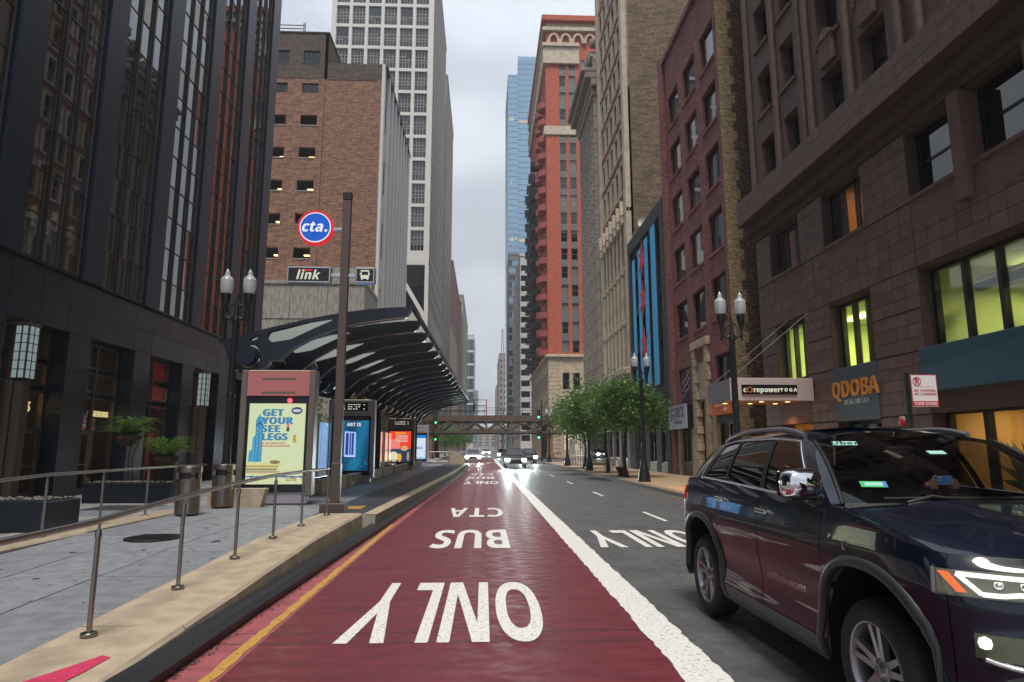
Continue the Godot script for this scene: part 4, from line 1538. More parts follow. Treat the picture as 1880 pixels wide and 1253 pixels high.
# ---------- right: maroon brick building ----------
func right_brick() -> void:
	var Z0 := -39.4
	var t := thing("brick_building", "maroon brick building with three columns of plain square windows", "building", Vector3(11.5, 0, Z0))
	var fx := face(Vector3.ZERO, "west")
	var L := 9.75
	var H := 26.2
	var us := [[1.2, 3.3], [4.3, 6.4], [7.35, 9.35]]
	var vs := []
	for k in 6: vs.append([4.2 if k == 0 else 8.0 + (k - 1) * 3.34, 6.2 if k == 0 else 10.1 + (k - 1) * 3.34])
	var b := MB.new()
	b.xf = fx
	wall(b, L, H, us, vs, 0.35, 4.1)
	part("brick_wall", b, M.brick_maroon, t)
	b = MB.new()
	b.xf = fx
	b.cbox(Vector3(-0.05, 0.15, -0.4), Vector3(0.65, H + 0.6, 0.25), 0.02)
	part("corner_pier", b, M.brick_maroon, t)
	b = MB.new()
	b.xf = fx
	b.box(Vector3(-0.05, H, -0.5), Vector3(L, H + 0.35, 0.18))
	part("coping", b, M.brick_maroon, t)
	for r in vs.size():
		for c in 3:
			if r == 0 and c == 1: continue
			var o := window(t, fx, us[c][0], vs[r][0], us[c][1] - us[c][0], vs[r][1] - vs[r][0], 1, 1, M.iron, M.old_glass if r > 1 else M.dark_glass, 0.1, 0.05, 0.16, 0.02)
			part("sill", bx(Vector3(-0.1, -0.14, 0.0), Vector3(us[c][1] - us[c][0] + 0.1, 0.0, 0.24)), M.brick_maroon, o)
	# fill of the skipped opening, then the stone portal
	b = MB.new()
	b.xf = fx
	b.box(Vector3(us[1][0], vs[0][0], -0.3), Vector3(us[1][1], vs[0][1], -0.03))
	part("portal_back", b, M.stone_tan, t)
	for s in [4.05, 6.05]:
		for k in 15:
			var q := MB.new()
			q.xf = fx
			var wd := 0.62 if k % 2 else 0.5
			q.cbox(Vector3(s, 0.16 + k * 0.45, -0.2), Vector3(s + wd, 0.16 + (k + 1) * 0.45 - 0.02, 0.14), 0.025)
			part("quoin", q, M.stone_tan, t)
	b = MB.new()
	b.xf = fx
	b.cbox(Vector3(4.0, 6.92, -0.2), Vector3(6.72, 7.35, 0.2), 0.03)
	part("portal_head", b, M.stone_tan, t)
	# beige brick return and alley wall facing the camera
	var al := thing("alley_wall", "tall alley wall of brown brick edged with yellow brick", "wall", Vector3(11.5, 0, Z0 + L))
	part("yellow_edge", bx(Vector3(0.02, 0.15, -0.4), Vector3(0.62, H + 0.3, 0.0)), M.brick_yellow, al)
	part("brown_field", bx(Vector3(0.62, 0.15, -0.6), Vector3(12, H + 0.1, -0.03)), M.brick_alley, al)
	part("brick_body", bx(Vector3(0.6, 0, 0.2), Vector3(14, H - 0.1, L - 0.6)), M.room_dark, t)
	for k in 26:
		part("quoin", bx(Vector3(0.62, 0.5 + k * 1.0, -0.03), Vector3(0.8, 1.0 + k * 1.0, 0.002)), M.brick_yellow, al)
	# ground floor
	for q in [[0.65, 1.1], [3.3, 4.05], [6.7, 7.2]]:
		b = MB.new()
		b.xf = fx
		b.box(Vector3(q[0], 0.15, -0.3), Vector3(q[1], 4.1, 0.05))
		part("shop_pier", b, M.stone_tan, t)
	room(t, fx, 1.0, 3.4, 0.15, 2.9, 3.0, M.room_cream, Color(1.0, 0.6, 0.2), 2.2, M.lit_warm, M.carpet)
	b = MB.new()
	b.xf = fx
	b.box(Vector3(1.1, 0.15, -0.3), Vector3(3.3, 0.95, -0.1))
	for u in [1.1, 1.75, 2.5, 3.2]: b.box(Vector3(u, 0.95, -0.3), Vector3(u + 0.1, 2.7, -0.12))
	var df := part("door", b, M.wood_door, t)
	var dg := part("pane", pane_mesh(2.0, 1.75), M.clear_glass, df)
	dg.transform = fx * Transform3D(Basis(), Vector3(1.2, 0.95, -0.2))
	for k in 7:
		var l := MB.new()
		l.xf = fx
		l.lathe([[0.0, -0.07], [0.06, -0.03], [0.07, 0.02], [0.0, 0.08]], 10, Vector3(1.5 + 0.25 * (k % 3), 2.4 - 0.2 * k, -0.7))
		part("pendant_lamp", l, M.lit_amber, t)
	b = MB.new()
	b.xf = fx
	b.box(Vector3(4.6, 0.15, -0.4), Vector3(6.1, 6.9, -0.25))
	part("portal_recess", b, M.stone_tan, t)
	b = MB.new()
	b.xf = fx
	b.box(Vector3(7.2, 2.9, -0.3), Vector3(L, 4.1, -0.02))
	part("shop_fascia", b, M.charcoal, t)
	strip_window(t, fx, 7.25, L - 0.1, 0.2, 2.9, 2, 0.2)
	var s := thing("shop_sign", "pale lilac shop sign with dark serif lettering over a glowing doorway", "sign", Vector3(11.5, 2.75, -39.3))
	part("sign_panel", bx(Vector3(-0.42, 0.0, 0.1), Vector3(-0.36, 1.35, 3.5)), M.sign_lilac, s)
	part("sign_return", bx(Vector3(-0.36, 0.0, 0.12), Vector3(-0.05, 1.35, 3.56)), M.mullion, s)
	text("SOURCE", 0.52, M.sign_purple, s, face(Vector3(-0.425, 0.92, 1.8), "west"), "lettering", 0.02, true, 0.95, false)
	for k in 11: part("letter_stroke", bx(Vector3(-0.43, 0.3, 1.1 + k * 0.15), Vector3(-0.42, 0.3 + 0.08 + 0.05 * (k % 3), 1.19 + k * 0.15)), M.sign_purple, s)
	s = thing("shop_sign", "orange shop sign reading Lotus above the alley-side shop", "sign", Vector3(11.5, 3.0, -32.35))
	part("sign_panel", bx(Vector3(-0.32, 0.25, 0.2), Vector3(-0.05, 1.35, 2.55)), M.lotus_orange, s)
	text("Lotus", 0.5, M.sign_white, s, face(Vector3(-0.33, 0.88, 1.6), "west"), "lettering", 0.02, false, 0.8, false)
	text("cafe", 0.16, M.sign_white, s, face(Vector3(-0.33, 0.47, 2.2), "west"), "lettering", 0.02, false, 1.0, false)
	s = thing("window_banner", "dark purple banner with white script hanging inside an upper window", "banner", Vector3(11.5, 4.2, -38.2))
	part("banner_cloth", bx(Vector3(0.1, 0.1, 0.12), Vector3(0.12, 1.8, 2.0)), M.sign_purple, s)
	for k in 3:
		var w := MB.new()
		var pts := []
		for q in 9: pts.append(Vector3(0.09, 0.35 + k * 0.4 + 0.08 * q, 0.3 + 0.18 * q + 0.1 * sin(q * 1.3 + k)))
		w.tube(pts, 0.03, 6)
		part("script_stroke", w, M.sign_white, s)

# ---------- right: charcoal building with flag banners ----------
func star(cx: float, cy: float, r: float, z0: float, z1: float) -> MB:
	var p := PackedVector2Array()
	for k in 12:
		var a := PI / 2 + TAU * k / 12
		var q := r if k % 2 == 0 else r * 0.36
		p.append(Vector2(cx + q * cos(a) * 0.8, cy + q * sin(a)))
	var b := MB.new()
	b.prism(p, z0, z1)
	return b

func right_flag() -> void:
	var Z0 := -49.6
	var t := thing("charcoal_building", "low charcoal building framed round a dark window grid", "building", Vector3(11.5, 0, Z0))
	var fx := face(Vector3.ZERO, "west")
	var L := 10.1
	var H := 17.4
	var b := MB.new()
	b.xf = fx
	var us := cuts(1.1, 1.65, 1.05, 5)
	var vs := [[6.6, 8.7], [9.4, 11.5], [12.2, 14.3], [14.9, 16.1]]
	wall(b, L, H, us, vs, 0.3, 4.2)
	part("wall", b, M.charcoal, t)
	b = MB.new()
	b.xf = fx
	b.cbox(Vector3(0, 0.15, -0.3), Vector3(0.7, H + 0.1, 0.3), 0.03)
	b.cbox(Vector3(L - 0.8, 0.15, -0.3), Vector3(L, H + 0.1, 0.3), 0.03)
	b.cbox(Vector3(0, H - 0.9, -0.3), Vector3(L, H + 0.12, 0.32), 0.03)
	part("surround", b, M.charcoal, t)
	for r in 4:
		for c in 5: window(t, fx, us[c][0], vs[r][0], 1.05, vs[r][1] - vs[r][0], 1, 1, M.mullion, M.dark_glass, 0.06, 0.04, 0.2, 0.012)
	part("body", bx(Vector3(0.4, 0, 0.2), Vector3(14, H, L - 0.2)), M.room_dark, t)
	b = MB.new()
	b.xf = fx
	b.box(Vector3(0.7, 3.4, -0.3), Vector3(L - 0.8, 4.2, 0.05))
	part("shop_fascia", b, M.charcoal, t)
	for k in 3:
		b = MB.new()
		b.xf = fx
		b.cbox(Vector3(0.9 + k * 3.0, 0.15, -0.3), Vector3(2.6 + k * 3.0, 0.75, 0.02), 0.03)
		part("stall_riser", b, M.mint, t)
		strip_window(t, fx, 0.9 + k * 3.0, 2.6 + k * 3.0, 0.75, 3.4, 2, 0.15, 0.08)
		b = MB.new()
		b.xf = fx
		b.box(Vector3(2.65 + k * 3.0, 0.15, -0.3), Vector3(3.85 + k * 3.0, 3.4, -0.02))
		part("shop_pier", b, M.charcoal, t)
	room(t, fx, 0.75, L - 0.85, 0.15, 3.6, 3.0, M.room_white, Color(0.95, 1.0, 0.85), 1.1, M.lit_window_pale, M.carpet)
	var n := 0
	for q in [[1.8, 2.6], [3.6, 4.4], [5.5, 6.4], [7.3, 8.4]]:
		var f := thing("banner", ["light blue banner strip nearest the tall cream building", "second light blue banner strip, left of the red stars", "third light blue banner strip, right of the red stars", "light blue banner strip nearest the maroon brick building"][n], "banner", Vector3(11.5, 0, Z0), 0, "blue banner strips on the charcoal building")
		b = MB.new()
		b.xf = fx
		b.box(Vector3(q[0], 6.0 - 0.1 * n, 0.34), Vector3(q[1], 15.6 + 0.25 * n, 0.37))
		part("cloth", b, M.banner_blue, f)
		n += 1
	n = 0
	for y in [14.9, 12.0, 8.7]:
		var f := thing("banner_star", ["uppermost red star on the charcoal facade", "middle red star on the charcoal facade", "lowest red star on the charcoal facade"][n], "star", Vector3(11.5, 0, Z0), 0, "red stars on the charcoal building")
		var s := star(4.95, y, 1.4, 0.385, 0.41)
		var o := part("star_cloth", s, M.banner_red, f)
		o.transform = fx
		n += 1

# ---------- right: cream and red tower with a blank brick side ----------
func right_white() -> void:
	var Z0 := -61.2
	var t := thing("terracotta_tower", "tall narrow building with cream piers and red spandrels beside a blank brick wall", "building", Vector3(11.5, 0, Z0))
	var fx := face(Vector3.ZERO, "west")
	var L := 11.7
	var H := 62.0
	var b := MB.new()
	b.xf = fx
	var us := cuts(1.25, 1.95, 1.0, 5)
	var vs := []
	for k in 12: vs.append([23.0 + k * 3.2 + (0.0 if k else -0.3), 25.2 + k * 3.2])
	wall(b, L, H, us, vs, 0.3, 20.6)
	part("spandrel_wall", b, M.spandrel_red, t)
	for r in vs.size():
		for c in 5:
			var o := window(t, fx, us[c][0], vs[r][0], 1.0, vs[r][1] - vs[r][0], 1, 2, M.terra_cream, M.dark_glass, 0.08, 0.06, 0.15, 0.01)
			var fr := MB.new()
			fr.box(Vector3(-0.3, -0.16, 0.1), Vector3(0.0, vs[r][1] - vs[r][0] + 0.15, 0.28))
			fr.box(Vector3(1.0, -0.16, 0.1), Vector3(1.3, vs[r][1] - vs[r][0] + 0.15, 0.28))
			fr.box(Vector3(-0.3, -0.2, 0.1), Vector3(1.3, 0.0, 0.32))
			fr.box(Vector3(0.0, vs[r][1] - vs[r][0], 0.1), Vector3(1.0, vs[r][1] - vs[r][0] + 0.2, 0.28))
			part("surround", fr, M.terra_cream, o)
	for u in [0.0, L - 0.85]:
		b = MB.new()
		b.xf = fx
		b.cbox(Vector3(u, 4.0, -0.3), Vector3(u + 0.85, H, 0.32), 0.03)
		part("corner_pier", b, M.terra_cream, t)
	# gothic lower part
	b = MB.new()
	b.xf = fx
	var lus := cuts(1.15, 1.6, 0.62, 6)
	var lvs := [[8.4, 11.2], [12.0, 15.4], [16.2, 19.2]]
	wall(b, L, 20.6, lus, lvs, 0.4, 7.6)
	part("lower_wall", b, M.terra_cream, t)
	for r in 3:
		for c in 6: window(t, fx, lus[c][0], lvs[r][0], 0.62, lvs[r][1] - lvs[r][0], 1, 2, M.terra_cream, M.dark_glass, 0.06, 0.05, 0.28, 0.01)
	for k in 7:
		b = MB.new()
		b.xf = fx
		var u := 0.82 + k * 1.6
		b.tube([Vector3(u, 7.8, 0.1), Vector3(u, 20.0, 0.1)], 0.17, 8)
		b.cbox(Vector3(u - 0.26, 19.6, 0), Vector3(u + 0.26, 20.3, 0.5), 0.05)
		b.prism(PackedVector2Array([Vector2(u - 0.3, 20.3), Vector2(u + 0.3, 20.3), Vector2(u, 21.6)]), 0.05, 0.55)
		for y in [11.5, 15.7]: b.cbox(Vector3(u - 0.24, y, 0), Vector3(u + 0.24, y + 0.3, 0.36), 0.04)
		part("colonnette", b, M.terra_cream, t)
	for q in [[7.3, 7.8, 0.9], [20.3, 20.7, 0.35]]:
		b = MB.new()
		b.xf = fx
		b.cbox(Vector3(0, q[0], -0.3), Vector3(L, q[1], q[2]), 0.04)
		part("cornice", b, M.terra_cream, t)
	# shop level
	for u in [0.0, 2.6, 5.6, 8.7, 10.95]:
		b = MB.new()
		b.xf = fx
		b.cbox(Vector3(u, 0.15, -0.3), Vector3(u + 0.75, 7.3, 0.1), 0.03)
		part("shop_pier", b, M.lavender, t)
	b = MB.new()
	b.xf = fx
	b.box(Vector3(0, 3.6, -0.3), Vector3(L, 7.3, 0.02))
	part("shop_fascia", b, M.lavender, t)
	for k in 3:
		var u0: float = [0.75, 3.35, 6.35][k]
		var u1: float = [2.6, 5.6, 8.7][k]
		b = MB.new()
		b.xf = fx
		b.box(Vector3(u0, 0.15, -0.3), Vector3(u1, 0.9, 0.0))
		part("stall_riser", b, M.white_paint, t)
		strip_window(t, fx, u0, u1, 0.9, 3.6, 3, 0.2, 0.08)
	room(t, fx, 0.3, L - 0.3, 0.15, 3.6, 2.2, M.room_cream, Color(1.0, 0.72, 0.5), 1.1, M.lit_warm, M.carpet)
	# blank side wall facing the camera
	part("side_wall", bx(Vector3(0.1, 0, L - 0.5), Vector3(22, H, L)), M.brick_side, t)
	part("body", bx(Vector3(0.5, 0, 0.1), Vector3(22, H - 0.1, L - 0.5)), M.room_dark, t)
	window(t, Transform3D(Basis(), Vector3(0, 0, L)), 8.2, 39.4, 1.0, 1.5, 2, 2, M.iron, M.dark_glass, 0.08, 0.05, -0.02)
	var ds := MB.new()
	ds.xf = Transform3D(Basis(Vector3.RIGHT, PI / 2), Vector3(0.9, 19.2, L + 0.3))
	ds.lathe([[0.0, 0.0], [0.2, 0.03], [0.42, 0.12]], 16)
	var dish := thing("satellite_dish", "white satellite dish on the blank brick wall above the charcoal roof", "dish", Vector3(11.5, 0, Z0))
	part("dish_reflector", ds, M.white_paint, dish)
	var da := MB.new()
	da.tube([Vector3(0.9, 19.2, L), Vector3(0.9, 19.2, L + 0.3)], 0.03, 6)
	part("dish_arm", da, M.iron, dish)

# ---------- right: grey stone building with giant columns ----------
func right_columns() -> void:
	var Z0 := -72.0
	var t := thing("stone_building", "narrow grey stone building with giant clustered columns and a sculpted top", "building", Vector3(11.5, 0, Z0))
	var fx := face(Vector3.ZERO, "west")
	var L := 10.7
	var H := 42.0
	var b := MB.new()
	b.xf = fx
	b.box(Vector3(0, 0.15, -12), Vector3(L, H, 0.0))
	part("wall", b, M.stone_grey, t)
	for k in 8:
		b = MB.new()
		b.xf = fx
		var u := 0.7 + k * 1.33
		b.tube([Vector3(u, 6.5, 0.25), Vector3(u, 37.6, 0.25)], 0.34, 10, false)
		var y := 8.0
		while y < 37:
			b.lathe([[0.36, y], [0.4, y + 0.1], [0.36, y + 0.2]], 10, Vector3(u, 0, 0.25))
			y += 1.5
		b.cbox(Vector3(u - 0.5, 37.2, -0.1), Vector3(u + 0.5, 38.0, 0.75), 0.06)
		part("column", b, M.stone_grey, t)
	for r in 9:
		for k in 7:
			b = MB.new()
			b.xf = fx
			b.box(Vector3(1.2 + k * 1.33, 8.2 + r * 3.25, 0.0), Vector3(1.55 + k * 1.33, 10.2 + r * 3.25, 0.03))
			part("window", b, M.dark_glass, t)
	for q in [[38.0, 38.8, 0.9], [38.8, 39.5, 1.5], [39.5, 40.0, 1.9], [6.0, 6.6, 0.9]]:
		b = MB.new()
		b.xf = fx
		b.cbox(Vector3(-0.2, q[0], -0.3), Vector3(L + 0.2, q[1], q[2]), 0.08)
		part("cornice", b, M.stone_grey, t)
	b = MB.new()
	b.xf = fx
	for k in 3:
		var u := 1.8 + k * 3.5
		for s in 10:
			var a1 := PI * s / 10; var a2 := PI * (s + 1) / 10
			b.bar(Vector3(u + 1.5 * cos(a1), 40.0 + 2.6 * sin(a1), 0.3), Vector3(u + 1.5 * cos(a2), 40.0 + 2.6 * sin(a2), 0.3), 0.9, 0.5)
		b.box(Vector3(u - 1.2, 40.0, -0.6), Vector3(u + 1.2, 41.6, 0.1))
	part("scroll_gable", b, M.stone_grey, t)
	for k in 10:
		b = MB.new()
		b.xf = fx
		b.lathe([[0.0, 0], [0.35, 0.2], [0.28, 0.6], [0.36, 0.9], [0.0, 1.3]], 8, Vector3(0.6 + k * 1.05, 41.2 + 1.4 * absf(sin(k * 1.2)), 0.5))
		part("finial", b, M.stone_grey, t)
	b = MB.new()
	b.xf = fx
	b.box(Vector3(0.6, 0.15, 0.0), Vector3(L - 0.6, 4.6, 0.06))
	part("shop_front", b, M.dark_glass, t)

# ---------- right: red brick hotel at the far corner ----------
func right_hotel() -> void:
	var Z0 := -118.0
	var t := thing("brick_hotel", "tall orange-red brick corner tower with green-grey spandrels and stacked balconies", "building", Vector3(11.6, 0, Z0))
	var W := 16.0
	var H := 86.0
	var fx := Transform3D()
	var us := [[2.6, 3.85], [4.5, 5.75], [7.0, 8.2]]
	var vs := []
	for k in 17: vs.append([18.9 + k * 3.5, 21.1 + k * 3.5])
	var b := MB.new()
	wall(b, W, H - 3, us, vs, 0.35, 18.0)
	part("brick_front", b, M.brick_hotel, t)
	for r in 17:
		for c in 2:
			var gl: Material = M.dark_glass
			var q := rng.randf()
			if q < 0.35: gl = M.blind_glass
			elif q > 0.94: gl = M.lit_window
			var o := window(t, fx, us[c][0], vs[r][0], 1.25, 2.2, 1, 2, M.metal_green, gl, 0.1, 0.08, 0.2, 0.01)
			if r: part("spandrel", bx(Vector3(0, -1.3, 0.12), Vector3(1.25, 0.0, 0.24)), M.metal_green, o)
		if r > 11: window(t, fx, us[2][0], vs[r][0], 1.2, 2.2, 1, 2, M.metal_green, M.blind_glass, 0.1, 0.08, 0.2, 0.01)
	for r in 12:
		part("blank_panel", bx(Vector3(7.0, vs[r][0], -0.34), Vector3(8.2, vs[r][1], -0.02)), M.brick_hotel, t)
	for q in [[18.0, 18.5, 0.5], [61.2, 63.0, 0.25], [76.0, 79.5, 0.45], [79.5, 80.3, 0.8], [83.0, 83.8, 0.6], [85.0, 86.2, 0.9]]:
		b = MB.new()
		b.cbox(Vector3(-0.3 - q[2] * 0.5, q[0], -42), Vector3(6.6 if q[0] < 80 else W, q[1], q[2]), 0.08)
		part("cornice", b, M.terra_cream if q[0] < 84 else M.brick_hotel, t)
	for k in 4:
		b = MB.new()
		for s in 10:
			var a1 := PI * s / 10; var a2 := PI * (s + 1) / 10
			b.bar(Vector3(1.6 + k * 2.4 + 1.0 * cos(a1), 80.4 + 1.9 * sin(a1), 0.3), Vector3(1.6 + k * 2.4 + 1.0 * cos(a2), 80.4 + 1.9 * sin(a2), 0.3), 0.5, 0.4)
		part("arch", b, M.terra_cream, t)
	part("attic", bx(Vector3(0, 80.3, -41), Vector3(W, 85.0, -0.1)), M.terra_cream, t)
	# stone base
	b = MB.new()
	wall(b, W, 18.0, us.slice(0, 2), [[1.2, 4.2], [7.6, 10.0], [12.2, 15.2]], 0.4)
	part("stone_base", b, M.stone_tan, t)
	for r in [[1.2, 3.0], [7.6, 2.4], [12.2, 3.0]]:
		for c in 2: window(t, fx, us[c][0], r[0], 1.25, r[1], 1, 2, M.mullion, M.dark_glass if r[0] > 11 else M.lit_window_pale, 0.1, 0.08, 0.25)
	for k in 22:
		for u in [0.0, 6.0]:
			part("rusticated_block", bx(Vector3(u + 0.02, 0.9 + k * 0.75, 0.0), Vector3(u + 2.3, 1.58 + k * 0.75, 0.08)), M.stone_tan, t)
	# street side
	var sx := face(Vector3(0, 0, -42), "west")
	b = MB.new()
	b.xf = sx
	var sus := cuts(1.6, 3.1, 1.4, 13)
	var svs := []
	for k in 17: svs.append([18.9 + k * 3.5, 21.1 + k * 3.5])
	wall(b, 42, 83, sus, svs, 0.3, 18.0)
	part("brick_side", b, M.brick_hotel, t)
	for r in 17:
		for c in 13: window(t, sx, sus[c][0], svs[r][0], 1.4, 2.2, 1, 2, M.metal_green, M.dark_glass, 0.1, 0.08, 0.2, 0.01)
	b = MB.new()
	b.xf = sx
	wall(b, 42, 18, cuts(1.6, 3.1, 1.8, 13), [[0.6, 4.6], [7.6, 10.4], [12.0, 15.4]], 0.3)
	part("stone_side", b, M.stone_tan, t)
	part("body", bx(Vector3(0.45, 0, -41.6), Vector3(W, 83, -0.45)), M.room_dark, t)
	# balconies: red curved ones near the corner, dark iron ones further along
	var bm := MB.new()
	var pts := []
	for k in 7:
		var a := PI * k / 6
		pts.append(Vector2(1.55 * cos(a), 1.5 * sin(a)))
	for k in 6:
		var p: Vector2 = pts[k]; var q: Vector2 = pts[k + 1]
		bm.quad(Vector3(p.x, 0.0, p.y), Vector3(p.x, 1.15, p.y), Vector3(q.x, 1.15, q.y), Vector3(q.x, 0.0, q.y))
		bm.quad(Vector3(q.x, 1.15, q.y) * Vector3(0.93, 1, 0.93), Vector3(q.x, 1.15, q.y), Vector3(p.x, 1.15, p.y), Vector3(p.x, 1.15, p.y) * Vector3(0.93, 1, 0.93))
		bm.tri(Vector3(0, -0.75, 0), Vector3(q.x, 0, q.y), Vector3(p.x, 0, p.y))
	var red_mesh := bm.mesh()
	for r in 15:
		for c in 2:
			var o := part("balcony", red_mesh, M.balcony_red, t)
			o.transform = sx * Transform3D(Basis(), Vector3(39.2 - c * 5.6, 18.6 + r * 3.5 + (1.2 if c else 0.0), 0.0))
	bm = MB.new()
	bm.box(Vector3(-1.3, 0, 0), Vector3(1.3, 0.16, 1.9))
	for k in 9: bm.box(Vector3(-1.3 + k * 0.31, 0.16, 1.82), Vector3(-1.2 + k * 0.31, 1.15, 1.9))
	bm.box(Vector3(-1.3, 1.1, 1.78), Vector3(1.3, 1.22, 1.94))
	bm.box(Vector3(-1.3, 0.16, 0.1), Vector3(-1.22, 1.2, 1.85))
	bm.box(Vector3(1.22, 0.16, 0.1), Vector3(1.3, 1.2, 1.85))
	var iron_mesh := bm.mesh()
	for r in 13:
		for c in 4:
			var o := part("iron_balcony", iron_mesh, M.black_paint, t)
			o.transform = sx * Transform3D(Basis(), Vector3(26.5 - c * 6.5, 19.0 + r * 3.5, 0.0))
# ---------- the city further down the street ----------
func far_block(called: String, label: String, x0: float, x1: float, zf: float, zb: float, H: float, m: Material, gl: Array, fcols: int, frows: int, scols: int, y_lo: float, ww: float, wh: float, street: String) -> Node3D:
	var t := thing(called, label, "building", Vector3(x0, 0, zf), 0, "")
	var W := x1 - x0
	var D := zf - zb
	var b := MB.new()
	var us := cuts(W / fcols * (1 - ww) / 2, W / fcols, W / fcols * ww, fcols)
	var fh := (H - y_lo - 1.5) / frows
	var vs := cuts(y_lo, fh, fh * wh, frows)
	wall(b, W, H, us, vs, 0.3)
	part("front_wall", b, m, t)
	for r in frows:
		for c in fcols:
			part("window", pane_mesh(W / fcols * ww, fh * wh), gl[rng.randi() % gl.size()], t, Vector3(us[c][0], vs[r][0], -0.22))
	var sx: Transform3D = face(Vector3(W, 0, 0), "east") if street == "east" else face(Vector3(0, 0, -D), "west")
	b = MB.new()
	b.xf = sx
	var us2 := cuts(D / scols * (1 - ww) / 2, D / scols, D / scols * ww, scols)
	wall(b, D, H, us2, vs, 0.3)
	part("street_wall", b, m, t)
	for r in frows:
		for c in scols:
			var o := part("window", pane_mesh(D / scols * ww, fh * wh), gl[rng.randi() % gl.size()], t)
			o.transform = sx * Transform3D(Basis(), Vector3(us2[c][0], vs[r][0], -0.22))
	part("body", bx(Vector3(0.4, 0, -D), Vector3(W - 0.4, H - 0.2, -0.4)), M.room_dark, t)
	part("parapet", bx(Vector3(-0.2, H, -D), Vector3(W + 0.2, H + 0.9, 0.2)), m, t)
	return t

func far_city() -> void:
	# white grid tower on the left
	var t := thing("grid_tower", "tall white-framed glass tower rising behind the brick garage", "building", Vector3(-38, 0, -148))
	var W := 25.0
	var H := 128.0
	var b := MB.new()
	var us := cuts(1.2, 3.88, 3.1, 6)
	var vs := cuts(47.0, 5.75, 4.95, 14)
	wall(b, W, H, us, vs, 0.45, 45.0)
	part("front_frame", b, M.grid_white, t)
	for r in 14:
		for c in 6:
			var q := rng.randf()
			var o := window(t, Transform3D(), us[c][0], vs[r][0], 3.1, 4.95, 4, 3, M.grid_side, M.blue_glass if q > 0.25 else M.dark_glass, 0.1, 0.11, 0.4, 0.01)
			part("slab_edge", bx(Vector3(0.1, 2.1, -0.03), Vector3(3.0, 2.5, 0.02)), M.metal_green, o)
	var sx := face(Vector3(W, 0, 0), "east")
	b = MB.new()
	b.xf = sx
	var sus := cuts(0.5, 2.1, 1.5, 22)
	wall(b, 47, H, sus, cuts(34.0, 4.2, 3.3, 22), 0.3, 22.0)
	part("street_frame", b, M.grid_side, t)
	for c in 22:
		part("window_strip", bx(Vector3(W - 0.5, 22, -2.0 - c * 2.1), Vector3(W - 0.32, H, -0.5 - c * 2.1)), M.blue_glass, t)
	part("body", bx(Vector3(0.5, 0, -47), Vector3(W - 0.6, H - 0.3, -0.9)), M.room_dark, t)
	# truss storey
	for q in [[0.0, 0.9], [24.1, 25.0], [15.8, 16.7]]:
		part("truss_post", bx(Vector3(q[0], 22, -0.6), Vector3(q[1], 45, 0.1)), M.grid_white, t)
	part("truss_chord", bx(Vector3(0, 30.5, -0.6), Vector3(W, 31.7, 0.12)), M.grid_white, t)
	part("truss_chord", bx(Vector3(0, 43.6, -0.6), Vector3(W, 45.05, 0.12)), M.grid_white, t)
	for q in [[17.0, 43.6, 24.0, 31.7], [17.0, 43.6, 13.0, 31.7], [9.5, 43.6, 13.0, 31.7]]:
		b = MB.new()
		b.bar(Vector3(q[0], q[1], -0.2), Vector3(q[2], q[3], -0.2), 0.7, 0.9)
		part("truss_diagonal", b, M.grid_white, t)
	part("lobby_glass", bx(Vector3(0.5, 8, -1.2), Vector3(W - 0.5, 43.6, -0.8)), M.blue_glass, t)
	part("parapet", bx(Vector3(-0.2, H, -47), Vector3(W + 0.2, H + 1.2, 0.2)), M.grid_white, t)
	# the rest of the left side
	far_block("dark_tower", "slim dark brown tower just behind the white-framed tower", -34, -13, -203, -246, 124.0, M.stone_grey, [M.dark_glass], 6, 22, 10, 10.0, 0.45, 0.6, "east")
	far_block("cornice_building", "pink and tan building with a heavy cornice beyond the slim tower", -36, -13, -258, -385, 76.0, M.spandrel_red, [M.dark_glass], 6, 16, 18, 6.0, 0.4, 0.55, "east")
	far_block("tan_building", "pale tan block low in front of the corniced building", -30, -12.9, -250, -330, 48.0, M.stone_tan, [M.dark_glass, M.blind_glass], 5, 10, 14, 5.0, 0.45, 0.55, "east")
	far_block("slate_building", "grey-brown office block with a blue roof storey down the left side", -36, -13, -390, -500, 93.0, M.stone_grey, [M.dark_glass], 5, 18, 14, 6.0, 0.5, 0.6, "east")
	far_block("teal_tower", "teal glass block with white floor bands near the vanishing point", -22, -8.9, -555, -640, 97.0, M.grid_white, [M.teal_glass], 3, 8, 6, 6.0, 0.94, 0.84, "east")
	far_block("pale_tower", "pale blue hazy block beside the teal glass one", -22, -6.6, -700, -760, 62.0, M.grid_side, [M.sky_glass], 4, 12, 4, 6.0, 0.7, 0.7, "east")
	# right side
	far_block("white_slab", "white slab block with dark ribbon windows beyond the red brick tower", 11.9, 32, -215, -266, 66.0, M.panel_white, [M.blue_glass, M.dark_glass], 6, 17, 8, 4.0, 0.86, 0.55, "west")
	t = thing("glass_tower", "tall blue glass tower fading into the overcast sky", "building", Vector3(11.8, 0, -330))
	for q in [[0.0, 5.4, 203.0, 0.0], [5.4, 26.0, 214.0, -3.0]]:
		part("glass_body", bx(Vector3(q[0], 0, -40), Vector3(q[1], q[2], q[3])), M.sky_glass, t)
	b = MB.new()
	for k in 64: b.box(Vector3(0, 3.2 * k, 0.0), Vector3(5.42, 3.2 * k + 0.32, 0.08))
	for k in 67: b.box(Vector3(5.4, 3.2 * k, -3.0), Vector3(26.0, 3.2 * k + 0.32, -2.92))
	for k in 64: b.box(Vector3(-0.08, 3.2 * k, -40), Vector3(0.0, 3.2 * k + 0.32, 0.0))
	part("floor_edge", b, M.metal_green, t)
	b = MB.new()
	for k in 5: b.box(Vector3(0.1 + k * 1.3, 0, 0.0), Vector3(0.22 + k * 1.3, 203, 0.1))
